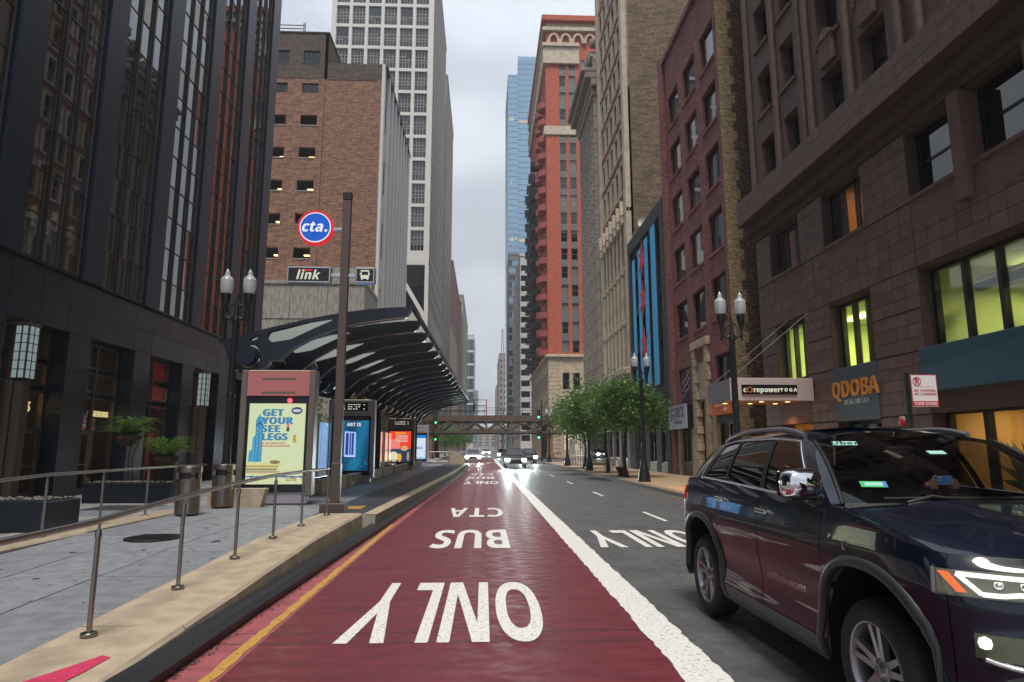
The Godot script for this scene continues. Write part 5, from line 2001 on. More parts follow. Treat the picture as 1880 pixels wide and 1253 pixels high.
	for k in 15: b.box(Vector3(5.4 + k * 1.45, 0, -3.0), Vector3(5.55 + k * 1.45, 214, -2.9))
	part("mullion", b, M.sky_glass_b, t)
	for q in [[0.6, 176.0, 2.6, 0.1], [6.0, 176.3, 5.0, -2.9], [1.0, 108.6, 2.2, 0.1], [4.0, 109, 0.8, 0.1], [6.2, 109.0, 6.0, -2.9], [1.6, 140.0, 0.5, 0.1], [0.8, 126.0, 0.6, 0.1]]:
		part("lit_window", bx(Vector3(q[0], q[1], q[3] - 0.1), Vector3(q[0] + q[2], q[1] + 1.6, q[3])), M.lit_window_pale, t)
	part("roof_screen", bx(Vector3(5.6, 214, -39), Vector3(25.8, 216, -3.2)), M.sky_glass_b, t)
	far_block("blue_slab", "narrow blue-grey glass block in front of the white slab's far end", 11.2, 16, -300, -328, 92.0, M.metal_green, [M.blue_glass, M.sky_glass], 3, 24, 6, 4.0, 0.85, 0.75, "west")
	far_block("setback_tower", "small stepped grey tower with a mast near the vanishing point", 12.0, 24, -520, -600, 76.0, M.stone_grey, [M.dark_glass], 4, 14, 6, 6.0, 0.4, 0.5, "west")
	far_block("distant_block", "faint grey block farthest down the right side", 12.0, 26, -640, -720, 62.0, M.stone_grey, [M.dark_glass], 4, 10, 5, 6.0, 0.4, 0.5, "west")
	t = thing("roof_mast", "thin lattice mast on the stepped grey tower", "mast", Vector3(14.5, 76.9, -522))
	b = MB.new()
	for s in [[-1.0, 0], [1.0, 0]]: b.bar(Vector3(s[0], 0, 0), Vector3(s[0] * 0.3, 20, 0), 0.4, 0.4)
	for k in 5: b.bar(Vector3(-0.9, 2 + k * 4.0, 0), Vector3(0.9, 4 + k * 4.0, 0), 0.25, 0.25)
	part("lattice", b, M.iron, t)
	# low buildings on the cross street corners that close the view
	far_block("corner_building", "dark corner building behind the elevated tracks on the left", -40, -15.2, -126, -147.5, 21.0, M.stone_grey, [M.dark_glass], 8, 5, 6, 4.5, 0.5, 0.6, "east")
	far_block("closing_block", "hazy block closing the end of the street", -60, 60, -900, -950, 30.0, M.stone_grey, [M.dark_glass], 14, 6, 2, 5.0, 0.5, 0.5, "east")

# ---------- elevated railway across the street ----------
func elevated_line() -> void:
	var t := thing("elevated_railway", "rusty steel elevated railway on columns crossing over the street", "bridge", Vector3(0, 0, -108))
	part("deck", bx(Vector3(-60, 6.1, -5.2), Vector3(60, 6.75, 5.0)), M.rust_steel, t)
	for z in [5.05, -5.3]:
		for q in [[4.0, 4.3], [5.85, 6.15]]:
			part("chord", bx(Vector3(-60, q[0], z), Vector3(60, q[1], z + 0.3)), M.rust_steel, t)
		var x := -30.0
		while x < 30:
			var b := MB.new()
			b.bar(Vector3(x, 4.3, z + 0.15), Vector3(x + 1.9, 5.85, z + 0.15), 0.16, 0.24)
			part("diagonal", b, M.rust_steel, t)
			b = MB.new()
			b.bar(Vector3(x + 3.8, 4.3, z + 0.15), Vector3(x + 1.9, 5.85, z + 0.15), 0.16, 0.24)
			part("diagonal", b, M.rust_steel, t)
			part("truss_post", bx(Vector3(x - 0.1, 4.3, z), Vector3(x + 0.1, 5.85, z + 0.3)), M.rust_steel, t)
			x += 3.8
	for x in [-26.0, -8.1, 10.3, 27.0]:
		for z in [4.6, -4.9]:
			var b := MB.new()
			b.cbox(Vector3(x - 0.42, 0.1, z - 0.3), Vector3(x + 0.42, 6.1, z + 0.42), 0.03)
			b.cbox(Vector3(x - 0.6, 0.1, z - 0.5), Vector3(x + 0.6, 0.9, z + 0.6), 0.05)
			part("column", b, M.rust_post, t)
		part("cross_beam", bx(Vector3(x - 0.3, 3.6, -4.6), Vector3(x + 0.3, 4.0, 4.4)), M.rust_steel, t)
	for k in 40:
		part("tie", bx(Vector3(-30 + k * 1.5, 5.6, -5.0), Vector3(-29.7 + k * 1.5, 6.09, 4.9)), M.rust_steel, t)
	var rl := MB.new()
	for y in [7.1, 7.5, 7.9]: rl.box(Vector3(-30, y, 4.9), Vector3(30, y + 0.05, 4.95))
	for k in 21: rl.box(Vector3(-30 + k * 3.0, 6.75, 4.88), Vector3(-29.93 + k * 3.0, 7.95, 4.96))
	part("railing", rl, M.iron, t)
	# signal gantry
	var g := thing("signal_gantry", "dark and red steel gantry frame standing on the elevated tracks", "gantry", Vector3(0, 6.75, -106))
	for q in [[-10.0, M.iron], [-7.6, M.iron], [-5.4, M.iron], [-3.0, M.iron], [-1.6, M.iron], [0.4, M.balcony_red]]:
		var b := MB.new()
		b.box(Vector3(q[0] - 0.08, 0, -0.1), Vector3(q[0] + 0.08, 2.7, 0.1))
		part("post", b, q[1], g)
	for y in [0.75, 1.6, 2.55]:
		part("beam", bx(Vector3(-10.0, y, -0.06), Vector3(0.4, y + 0.12, 0.06)), M.iron if y < 2 else M.balcony_red, g)
	# a person-high signal head
	var s := MB.new()
	s.cbox(Vector3(-1.75, 0.9, 0.1), Vector3(-1.45, 2.0, 0.35), 0.03)
	part("signal_head", s, M.iron, g)
	# second, fainter span further away
	var f := thing("footbridge", "faint distant overpass spanning the street beyond the elevated railway", "bridge", Vector3(0, 0, -420))
	part("deck", bx(Vector3(-40, 12.5, -4), Vector3(40, 14.0, 4)), M.rust_steel, f)
	for x in [-12.0, 12.0]: part("pier", bx(Vector3(x - 0.8, 0, -2), Vector3(x + 0.8, 12.5, 2)), M.rust_steel, f)
# ---------- things on the platform and pavements ----------
func base_y(z: float) -> float:
	return clampf(remap(z, -5.0, -10.3, 0.165, 0.345), 0.10, 0.345)

func platform_things() -> void:
	# low concrete parapet beside the ramp
	var w := thing("ramp_parapet", "low tan concrete parapet sloping along the bus ramp", "wall", Vector3(0, 0, 0))
	for q in [[2.0, -5.9], [-5.905, -10.28], [-10.29, -13.95]]:
		var g := []
		for prof in [[-3.36, 0.0, 0.0], [-3.36, 1.0, -0.03], [-3.33, 1.0, 0.0], [-2.5, 1.0, 0.0], [-2.47, 1.0, -0.03], [-2.45, 0.0, 0.0]]:
			var row := []
			for k in 9:
				var z: float = lerpf(q[0], q[1], k / 8.0)
				row.append(Vector3(prof[0] + rng.randf_range(-0.004, 0.004), prof[1] * (base_y(z) + rng.randf_range(-0.004, 0.004)) + prof[2], z))
			g.append(row)
		var b := MB.new()
		for i in 5:
			for k in 8: b.quad(g[i][k], g[i + 1][k], g[i + 1][k + 1], g[i][k + 1])
		var e: Array = []
		for i in 6: e.append(g[i][8])
		b.quad(e[0], e[1], e[4], e[5])
		part("concrete_section", b, M.concrete_tan, w)
	var sp := thing("paint_mark", "bright pink sprayed arrow mark on the tan parapet", "graffiti", Vector3(-2.9, 0, -4.75))
	var pm := MB.new()
	var poly := PackedVector2Array([Vector2(-0.42, 0.30), Vector2(-0.1, 0.12), Vector2(0.02, -0.12), Vector2(0.16, -0.42), Vector2(0.24, -0.38), Vector2(0.22, -0.1), Vector2(0.18, 0.16), Vector2(0.02, 0.28), Vector2(0.0, 0.5), Vector2(-0.12, 0.52), Vector2(-0.16, 0.3)])
	for ix in [Geometry2D.triangulate_polygon(poly)]:
		for k in range(0, ix.size(), 3):
			var P := []
			for j in 3:
				var v2: Vector2 = poly[ix[k + j]]
				P.append(Vector3(v2.x, base_y(-4.75 + v2.y) + 0.006, v2.y))
			var nn: Vector3 = (P[1] - P[0]).cross(P[2] - P[0])
			if nn.y > 0: pm.tri(P[0], P[1], P[2])
			else: pm.tri(P[0], P[2], P[1])
	part("sprayed_stroke", pm, M.spray_pink, sp)
	# rear low kerb wall
	w = thing("rear_kerb_wall", "low tan concrete kerb wall behind the ramp", "wall", Vector3(0, 0, 0))
	for q in [[2.0, -7.9], [-7.92, -11.2], [-11.22, -15.4]]:
		var b := MB.new()
		b.cbox(Vector3(-6.78, 0.0, q[1]), Vector3(-6.36, 0.34 if q[1] > -15 else 0.36, q[0]), 0.03)
		part("concrete_section", b, M.concrete_tan, w)
	# front handrail
	var h := thing("handrail", "brushed steel handrail with posts along the tan parapet", "handrail", Vector3(0, 0, 0))
	var rail := [Vector3(-3.1, 0.98, -1.0), Vector3(-3.1, 1.04, -3.5), Vector3(-3.1, 1.07, -5.5), Vector3(-3.1, 1.155, -7.0), Vector3(-3.1, 1.22, -8.6), Vector3(-3.1, 1.255, -10.0), Vector3(-3.1, 1.26, -11.5), Vector3(-3.1, 1.25, -13.55)]
	var b := MB.new()
	b.tube(rail, 0.026, 12)
	part("rail", b, M.steel, h)
	for z in [-2.9, -5.62, -7.14, -8.68, -10.18, -11.7, -13.55]:
		var y := 1.25
		for k in rail.size() - 1:
			if z <= rail[k].z and z >= rail[k + 1].z: y = remap(z, rail[k].z, rail[k + 1].z, rail[k].y, rail[k + 1].y)
		var y0 := base_y(z)
		b = MB.new()
		b.lathe([[0.021, y0], [0.021, y - 0.11]], 12, Vector3(-3.1, 0, z))
		b.lathe([[0.027, y - 0.13], [0.027, y - 0.08], [0.012, y - 0.07], [0.01, y - 0.02]], 12, Vector3(-3.1, 0, z))
		var p := part("post", b, M.steel, h)
		b = MB.new()
		b.lathe([[0.0, y0], [0.062, y0 + 0.001], [0.062, y0 + 0.03], [0.05, y0 + 0.036], [0.022, y0 + 0.038]], 16, Vector3(-3.1, 0, z))
		part("base_flange", b, M.steel, p)
	# rear handrail
	h = thing("handrail", "second steel handrail behind the ramp, nearer the office tower", "handrail", Vector3(0, 0, 0))
	b = MB.new()
	b.tube([Vector3(-6.6, 1.12, -2.0), Vector3(-6.6, 1.2, -9.0), Vector3(-6.6, 1.26, -10.5), Vector3(-6.6, 1.27, -13.2), Vector3(-6.6, 1.27, -16.2)], 0.026, 12)
	part("rail", b, M.steel, h)
	for z in [-8.6, -10.45, -11.95, -13.5, -15.3]:
		b = MB.new()
		b.lathe([[0.021, 0.33], [0.021, 1.17], [0.012, 1.18], [0.01, 1.25]], 12, Vector3(-6.6, 0, z))
		b.lathe([[0.06, 0.335], [0.06, 0.37], [0.02, 0.375]], 12, Vector3(-6.6, 0, z))
		part("post", b, M.steel, h)
	# litter bins
	var labels := ["ribbed steel litter bin nearer the camera, beside the ramp rail", "ribbed steel litter bin behind the first one, beside the kiosk"]
	for k in 2:
		var bin := thing("litter_bin", labels[k], "litter bin", [Vector3(-6.0, 0.31, -13.95), Vector3(-5.98, 0.31, -15.7)][k], 0.15 * k, "steel litter bins")
		b = MB.new()
		var prof := [[0.0, 0.03], [0.225, 0.03]]
		for r in 15:
			prof.append([0.232, 0.06 + r * 0.043]); prof.append([0.238, 0.075 + r * 0.043]); prof.append([0.232, 0.09 + r * 0.043])
		prof += [[0.236, 0.72], [0.236, 0.735]]
		b.lathe(prof, 28)
		part("body", b, M.steel_brushed, bin)
		b = MB.new()
		b.lathe([[0.0, 0.0], [0.2, 0.0], [0.2, 0.035], [0.0, 0.035]], 20)
		part("foot", b, M.black_paint, bin)
		b = MB.new()
		b.lathe([[0.205, 0.735], [0.205, 0.87]], 24)
		part("opening_band", b, M.black_paint, bin)
		b = MB.new()
		b.lathe([[0.236, 0.86], [0.24, 0.865], [0.24, 0.965], [0.232, 0.985], [0.0, 0.99]], 28)
		part("lid", b, M.steel_brushed, bin)
		b = MB.new()
		for a in [0.9, 2.4, 4.0, 5.4]:
			b.box(Vector3(0.225 * cos(a) - 0.03, 0.73, 0.225 * sin(a) - 0.012), Vector3(0.225 * cos(a) + 0.03, 0.87, 0.225 * sin(a) + 0.012))
		part("strut", b, M.steel_brushed, bin)
		b = MB.new()
		b.cbox(Vector3(0.1, 0.77, 0.20), Vector3(0.19, 0.84, 0.235), 0.015)
		part("latch", b, M.iron, bin)
	# manhole covers
	var mc := thing("manhole_cover", "round dark manhole cover set in the ramp paving", "manhole cover", Vector3(-5.0, 0.0, -10.55))
	b = MB.new()
	b.lathe([[0.40, 0.30], [0.40, 0.322], [0.385, 0.326], [0.0, 0.326]], 32)
	part("cover", b, M.iron, mc)
	b = MB.new()
	for k in 9: b.box(Vector3(-0.3, 0.326, -0.29 + k * 0.072), Vector3(0.3, 0.331, -0.27 + k * 0.072))
	part("tread_bar", b, M.iron, mc)
	# stop sign post with three lit signs
	var s := thing("bus_stop_sign", "tall brown steel post with round blue cta sign, link sign and bus sign", "sign post", Vector3(-3.13, 0, -14.4))
	b = MB.new()
	b.cbox(Vector3(-0.09, 0.3, -0.07), Vector3(0.09, 7.22, 0.07), 0.012)
	b.box(Vector3(-0.012, 0.35, 0.07), Vector3(0.012, 7.2, 0.074))
	part("post", b, M.pole_bronze, s)
	b = MB.new()
	b.cbox(Vector3(-0.1, 7.22, -0.08), Vector3(0.1, 7.4, 0.08), 0.012)
	part("cap", b, M.black_paint, s)
	b = MB.new()
	b.cbox(Vector3(-0.28, 0.28, -0.22), Vector3(0.24, 0.52, 0.22), 0.012)
	part("base_box", b, M.bronze, s)
	b = MB.new()
	b.cbox(Vector3(-0.1, 0.52, -0.08), Vector3(0.1, 1.35, 0.08), 0.01)
	part("base_sleeve", b, M.bronze, s)
	b = MB.new()
	b.cbox(Vector3(-0.3, 6.5, -0.04), Vector3(-0.09, 6.57, 0.04), 0.008)
	b.cbox(Vector3(-0.3, 5.42, -0.04), Vector3(0.3, 5.5, 0.04), 0.008)
	part("sign_arm", b, M.silver_trim, s)
	var disc := func(r: float, z0: float, z1: float) -> MB:
		var o := MB.new()
		o.xf = Transform3D(Basis(Vector3.RIGHT, PI / 2), Vector3(-0.69, 6.56, 0))
		o.lathe([[0.0, z0], [r, z0], [r, z1], [0.0, z1]], 40)
		return o
	var d := part("round_sign", disc.call(0.405, -0.07, 0.05), M.sign_cta_red, s)
	part("sign_ring_white", disc.call(0.35, 0.05, 0.056), M.sign_cta_white, d)
	part("sign_face_blue", disc.call(0.325, 0.056, 0.062), M.sign_cta_blue, d)
	text("cta.", 0.24, M.sign_cta_white, d, Transform3D(Basis(Vector3(1, 0, 0), Vector3(0.2, 1, 0), Vector3(0, 0, 1)), Vector3(-0.69, 6.57, 0.068)), "sign_lettering", 0.012, false, 1.02)
	b = MB.new()
	b.cbox(Vector3(-1.25, 5.27, -0.1), Vector3(-0.29, 5.64, 0.1), 0.012)
	var lk := part("link_sign", b, M.silver_trim, s)
	part("sign_face", bx(Vector3(-1.215, 5.305, 0.1), Vector3(-0.325, 5.605, 0.104)), M.kiosk_black, lk)
	text("link", 0.2, M.sign_cream, lk, Transform3D(Basis(Vector3(1, 0, 0), Vector3(0.22, 1, 0), Vector3(0, 0, 1)), Vector3(-0.79, 5.44, 0.108)), "sign_lettering", 0.01, false, 1.0)
	part("sign_dash", bx(Vector3(-0.92, 5.535, 0.104), Vector3(-0.7, 5.57, 0.112)), M.sign_cta_red, lk)
	b = MB.new()
	b.cbox(Vector3(0.25, 5.28, -0.1), Vector3(0.68, 5.64, 0.1), 0.012)
	var bs := part("bus_sign", b, M.silver_trim, s)
	part("sign_face", bx(Vector3(0.28, 5.31, 0.1), Vector3(0.65, 5.61, 0.104)), M.kiosk_black, bs)
	b = MB.new()
	b.cbox(Vector3(0.375, 5.37, 0.104), Vector3(0.555, 5.565, 0.112), 0.004)
	b.box(Vector3(0.39, 5.345, 0.104), Vector3(0.42, 5.37, 0.112)); b.box(Vector3(0.51, 5.345, 0.104), Vector3(0.54, 5.37, 0.112))
	b.box(Vector3(0.355, 5.45, 0.104), Vector3(0.37, 5.5, 0.112)); b.box(Vector3(0.56, 5.45, 0.104), Vector3(0.575, 5.5, 0.112))
	part("sign_bus_symbol", b, M.sign_cream, bs)
	part("sign_bus_window", bx(Vector3(0.395, 5.45, 0.112), Vector3(0.535, 5.53, 0.115)), M.kiosk_black, bs)
	part("sign_bus_frame", bx(Vector3(0.29, 5.595, 0.104), Vector3(0.64, 5.602, 0.108)), M.sign_cream, bs)
	# planters by the office tower
	var pl := ["long dark planter box by the bagel shop, at the picture's left edge", "dark planter box with ferns on wire stands before the shop windows"]
	for k in 2:
		var p := thing("planter", pl[k], "planter", [Vector3(-9.6, 0.15, -13.1), Vector3(-9.9, 0.15, -19.6)][k], 0.0, "dark planter boxes")
		b = MB.new()
		var L: float = [3.4, 2.4][k]
		b.cbox(Vector3(-L / 2, 0, -0.5), Vector3(L / 2, 0.55, 0.5), 0.02)
		part("box", b, M.granite_b, p)
		part("soil", bx(Vector3(-L / 2 + 0.08, 0.55, -0.42), Vector3(L / 2 - 0.08, 0.565, 0.42)), M.soil, p)
		b = MB.new()
		for q in 160:
			var c := Vector3(rng.randf_range(-L / 2 + 0.1, L / 2 - 0.1), 0.575, rng.randf_range(-0.4, 0.4))
			b.lathe([[0.02, -0.01], [0.03, 0.0], [0.0, 0.025]], 5, c)
		part("pebble_layer", b, M.concrete_wall, p).set_meta("kind", "stuff")
	for k in 2:
		var p := thing("fern", ["bushy fern in a wire basket, taller of the two over the planter", "lower leafy fern in a wire basket on the planter's right"][k], "plant", [Vector3(-10.3, 0.72, -19.7), Vector3(-9.1, 0.72, -19.5)][k], 0.0, "ferns in wire baskets")
		var top: float = [1.15, 0.55][k]
		b = MB.new()
		for q in 8:
			var a := TAU * q / 8
			b.tube([Vector3(0.22 * cos(a), 0, 0.22 * sin(a)), Vector3(0.16 * cos(a), top * 0.6, 0.16 * sin(a)), Vector3(0.36 * cos(a), top + 0.1, 0.36 * sin(a))], 0.008, 5)
		for y in [0.3, 0.6, 1.0]: b.lathe([[0.2, top * y], [0.21, top * y + 0.01]], 16)
		part("wire_stand", b, M.iron, p)
		b = MB.new()
		b.lathe([[0.1, top - 0.15], [0.28, top - 0.02], [0.36, top + 0.14], [0.0, top + 0.16]], 14)
		part("basket", b, M.terracotta_pot, p)
		for m in 3:
			b = MB.new()
			for q in 60:
				var a := rng.randf() * TAU
				var r := rng.randf_range(0.4, 0.85)
				var up := rng.randf_range(0.15, 0.6)
				var p0 := Vector3(0.1 * cos(a), top + 0.12, 0.1 * sin(a))
				for s2 in 9:
					var f := s2 / 9.0
					var c := p0 + Vector3(cos(a) * r * f, up * sin(f * 2.4), sin(a) * r * f)
					var side := Vector3(-sin(a), 0.1, cos(a)) * (0.10 * (1.0 - f) + 0.02)
					var fw := Vector3(cos(a), 0.2, sin(a)) * 0.05
					b.quad(c - side, c + fw * 0.2 - side * 0.2, c + side, c + fw)
			part("frond", b, M["leaf_%d" % [3, 3, 1][m]], p)
	# barricade at the far end of the platform
	var bq := thing("barrier_rail", "low steel barrier rail closing the far end of the platform", "railing", Vector3(-4.6, 0.31, -57.5))
	b = MB.new()
	for y in [0.25, 1.05]: b.tube([Vector3(-1.6, y, 0), Vector3(1.6, y, 0)], 0.03, 8)
	for k in 9: b.tube([Vector3(-1.6 + k * 0.4, 0, 0), Vector3(-1.6 + k * 0.4, 1.05, 0)], 0.018 if k % 4 else 0.035, 6)
	part("bars", b, M.steel, bq)
	var eb := thing("end_block", "tan concrete block with a curved top at the far platform end", "wall", Vector3(-2.2, 0.31, -58.2))
	b = MB.new()
	b.prism(PackedVector2Array([Vector2(-0.85, 0), Vector2(0.55, 0), Vector2(0.55, 0.75), Vector2(0.3, 0.72), Vector2(-0.3, 1.0), Vector2(-0.6, 1.15), Vector2(-0.85, 1.15)]), -0.5, 0.5)
	part("block", b, M.concrete_tan, eb)

# ---------- bus shelter ----------
func shelter() -> void:
	var Z := -17.0
	var t := thing("bus_shelter", "long curved bus shelter with dark navy ribs and a pale glass roof", "shelter", Vector3(0, 0, Z))
	var top := func(x: float) -> float:   # the roof line, x from -6.9 to -1.9
		var f := (x + 6.9) / 5.0
		return 4.36 + 1.02 * sin(f * 1.45) / sin(1.45) - 0.04 * f * f
	var rib := PackedVector2Array()
	for k in 15:
		var x: float = lerpf(-6.75, -1.92, k / 14.0)
		rib.append(Vector2(x, top.call(x) - 0.03))
	# underside: thin at the street, a round head at the back
	var low := [[-1.92, 0.14], [-2.0, 0.27], [-2.1, 0.33], [-2.6, 0.36], [-3.2, 0.39], [-3.8, 0.45], [-4.4, 0.56], [-4.9, 0.74], [-5.25, 0.98]]
	for q in low: rib.append(Vector2(q[0], top.call(q[0]) - q[1]))
	for k in 7:
		var a := deg_to_rad(-15 - k * 25.0)
		rib.append(Vector2(-6.0 + 0.56 * cos(a), 3.98 + 0.46 * sin(a)))
	rib.append(Vector2(-6.62, 4.15))
	var drop := PackedVector2Array()
	for k in 9:
		var a := PI / 2 + PI * k / 8
		drop.append(Vector2(-5.42 + 0.17 * cos(a), 4.50 + 0.15 * sin(a)))
	drop.append_array(PackedVector2Array([Vector2(-5.0, 4.42), Vector2(-4.4, 4.72), Vector2(-3.95, 4.93), Vector2(-3.9, 4.97), Vector2(-4.0, 4.98), Vector2(-4.5, 4.9), Vector2(-5.0, 4.76)]))
	var hole := PackedVector2Array()
	for k in 18:
		var a := TAU * k / 18
		hole.append(Vector2(-6.02 + 0.31 * cos(a), 3.98 + 0.31 * sin(a)))
	var eye := PackedVector2Array()
	for k in 8:
		var a := TAU * k / 8
		eye.append(Vector2(-5.92 + 0.12 * cos(a), 4.44 + 0.05 * sin(a) + 0.03 * cos(a)))
	var rb := MB.new()
	for q in [[-8.0, -5.97], [-5.97, -4.7], [-4.7, -1.0]]:   # cut through the holes, so that every piece is a plain polygon
		var band := PackedVector2Array([Vector2(q[0], 0), Vector2(q[1], 0), Vector2(q[1], 9), Vector2(q[0], 9)])
		var rest := Geometry2D.intersect_polygons(rib, band)
		for h in [drop, hole, eye]:
			var next: Array[PackedVector2Array] = []
			for p in rest: next.append_array(Geometry2D.clip_polygons(p, h))
			rest = next
		for p in rest:
			if not Geometry2D.is_polygon_clockwise(p): rb.prism(p, -0.09, 0.09)
	var rm := rb.mesh()
	var N := 18
	var step := 33.4 / (N - 1)
	for k in N:
		part("rib", rm, M.navy_steel, t, Vector3(0.022 * k * step, 0, -k * step))
	# edge trims that catch the light
	for k in [0, 1, 2, 3, 4, 5, 6]:
		var b := MB.new()
		var pts := []
		for q in low.size(): pts.append(Vector3(low[q][0], top.call(low[q][0]) - low[q][1], 0.0))
		for j in 7:
			var a := deg_to_rad(-15 - j * 25.0)
			pts.append(Vector3(-6.0 + 0.56 * cos(a), 3.98 + 0.46 * sin(a), 0.0))
		b.tube(pts, 0.02, 6)
		part("rib_trim", b, M.bronze, t, Vector3(0.022 * k * step, 0, -k * step + 0.09))
	# glass roof, one pane between each pair of ribs, and its dark purlins
	for k in N - 1:
		var g := []
		for e in [0.06, step - 0.06]:
			var row := []
			for j in 13:
				var x: float = lerpf(-6.7, -1.95, j / 12.0)
				row.append(Vector3(x, top.call(x), -e))
			g.append(row)
		var b := MB.new()
		b.smooth(g)
		part("roof_pane", b, M.roof_glass, t, Vector3(0.022 * k * step, 0, -k * step))
	for q in [[-6.75, 0.06], [-1.9, 0.05]]:
		var b := MB.new()
		b.bar(Vector3(q[0], top.call(q[0]) - 0.02, 0.12), Vector3(q[0] + 0.022 * 33.4, top.call(q[0]) - 0.02, -33.5), 0.09, 0.12)
		part("edge_beam", b, M.navy_steel, t)
	var tb := MB.new()
	tb.tube([Vector3(-6.02, 3.98, 0.35), Vector3(-6.02 + 0.022 * 33.4, 3.98, -33.8)], 0.26, 20)
	part("main_tube", tb, M.navy_steel, t)
	# forked columns
	for k in [1, 5, 9, 13, 17]:
		var z: float = -k * step - 0.9
		var x: float = -6.0 + 0.022 * k * step
		var b := MB.new()
		b.tube([Vector3(x, 0.31, z), Vector3(x, 3.75, z)], 0.14, 12)
		b.lathe([[0.26, 0.31], [0.26, 0.36], [0.15, 0.4]], 14, Vector3(x, 0, z))
		part("column", b, M.navy_steel, t)
		b = MB.new()
		b.tube([Vector3(x, 3.3, z), Vector3(x + 0.45, 3.95, z)], 0.1, 10)
		b.tube([Vector3(x + 0.42, 3.86, z), Vector3(x + 0.9, 4.15, z)], 0.13, 10)
		part("bracket", b, M.steel, t)
	# low platform wall and windscreen panes behind
	for k in 8:
		var z0 := -3.0 - k * 4.0
		var b := MB.new()
		b.cbox(Vector3(-5.05, 0.31, z0 - 3.6), Vector3(-4.75, 0.72, z0), 0.02)
		part("bench_wall", b, M.concrete_tan, t)
		b = MB.new()
		b.box(Vector3(-5.95, 0.45, z0 - 3.4), Vector3(-5.93, 2.6, z0 - 0.1))
		var wp := part("windscreen_pane", b, M.clear_glass, t)
		b = MB.new()
		for zz in [z0 - 0.1, z0 - 1.75, z0 - 3.4]: b.box(Vector3(-5.98, 0.31, zz - 0.03), Vector3(-5.9, 2.65, zz + 0.03))
		part("windscreen_post", b, M.steel, wp)
	# bench seats
	for k in 3:
		var bn := thing("bench", ["slatted steel bench between the first two kiosks", "slatted steel bench behind the second kiosk", "slatted steel bench before the orange poster kiosk"][k], "bench", Vector3(-5.35, 0.31, -21.5 - k * 8.5))
		for q in 4: part("slat", bx(Vector3(-0.2 + q * 0.11, 0.44, -0.9), Vector3(-0.11 + q * 0.11, 0.47, 0.9)), M.steel, bn)
		for z in [-0.8, 0.8]: part("leg", bx(Vector3(-0.18, 0, z - 0.03), Vector3(0.2, 0.44, z + 0.03)), M.steel, bn)
		for z in [-0.85, 0.0, 0.85]:
			var b := MB.new()
			b.tube([Vector3(0.2, 0.46, z), Vector3(0.22, 0.66, z), Vector3(-0.15, 0.66, z), Vector3(-0.18, 0.46, z)], 0.014, 6)
			part("armrest", b, M.chrome, bn)

# ---------- advertising kiosks ----------
func poly_fill(im: Image, pts: Array, c: Color) -> void:
	var p := PackedVector2Array(pts)
	var lo := Vector2(1e9, 1e9)
	var hi := -lo
	for q in p:
		lo = lo.min(q); hi = hi.max(q)
	for y in range(maxi(0, int(lo.y)), mini(im.get_height(), int(hi.y) + 1)):
		for x in range(maxi(0, int(lo.x)), mini(im.get_width(), int(hi.x) + 1)):
			if Geometry2D.is_point_in_polygon(Vector2(x + 0.5, y + 0.5), p): im.set_pixel(x, y, c)

func oval(cx: float, cy: float, rx: float, ry: float, a0 := 0.0, a1 := TAU) -> Array:
	var o := []
	for k in 25:
		var a := lerpf(a0, a1, k / 24.0)
		o.append(Vector2(cx + rx * cos(a), cy + ry * sin(a)))
	return o

func poster_material(im: Image, energy: float) -> StandardMaterial3D:
	var m := StandardMaterial3D.new()
	m.resource_name = "poster_print"
	m.albedo_color = Color(0.03, 0.03, 0.03)
	m.roughness = 0.15
	m.emission_enabled = true
	m.emission = Color.BLACK
	m.emission_operator = BaseMaterial3D.EMISSION_OP_ADD
	m.emission_texture = tex(im)
	m.emission_energy_multiplier = energy
	return m

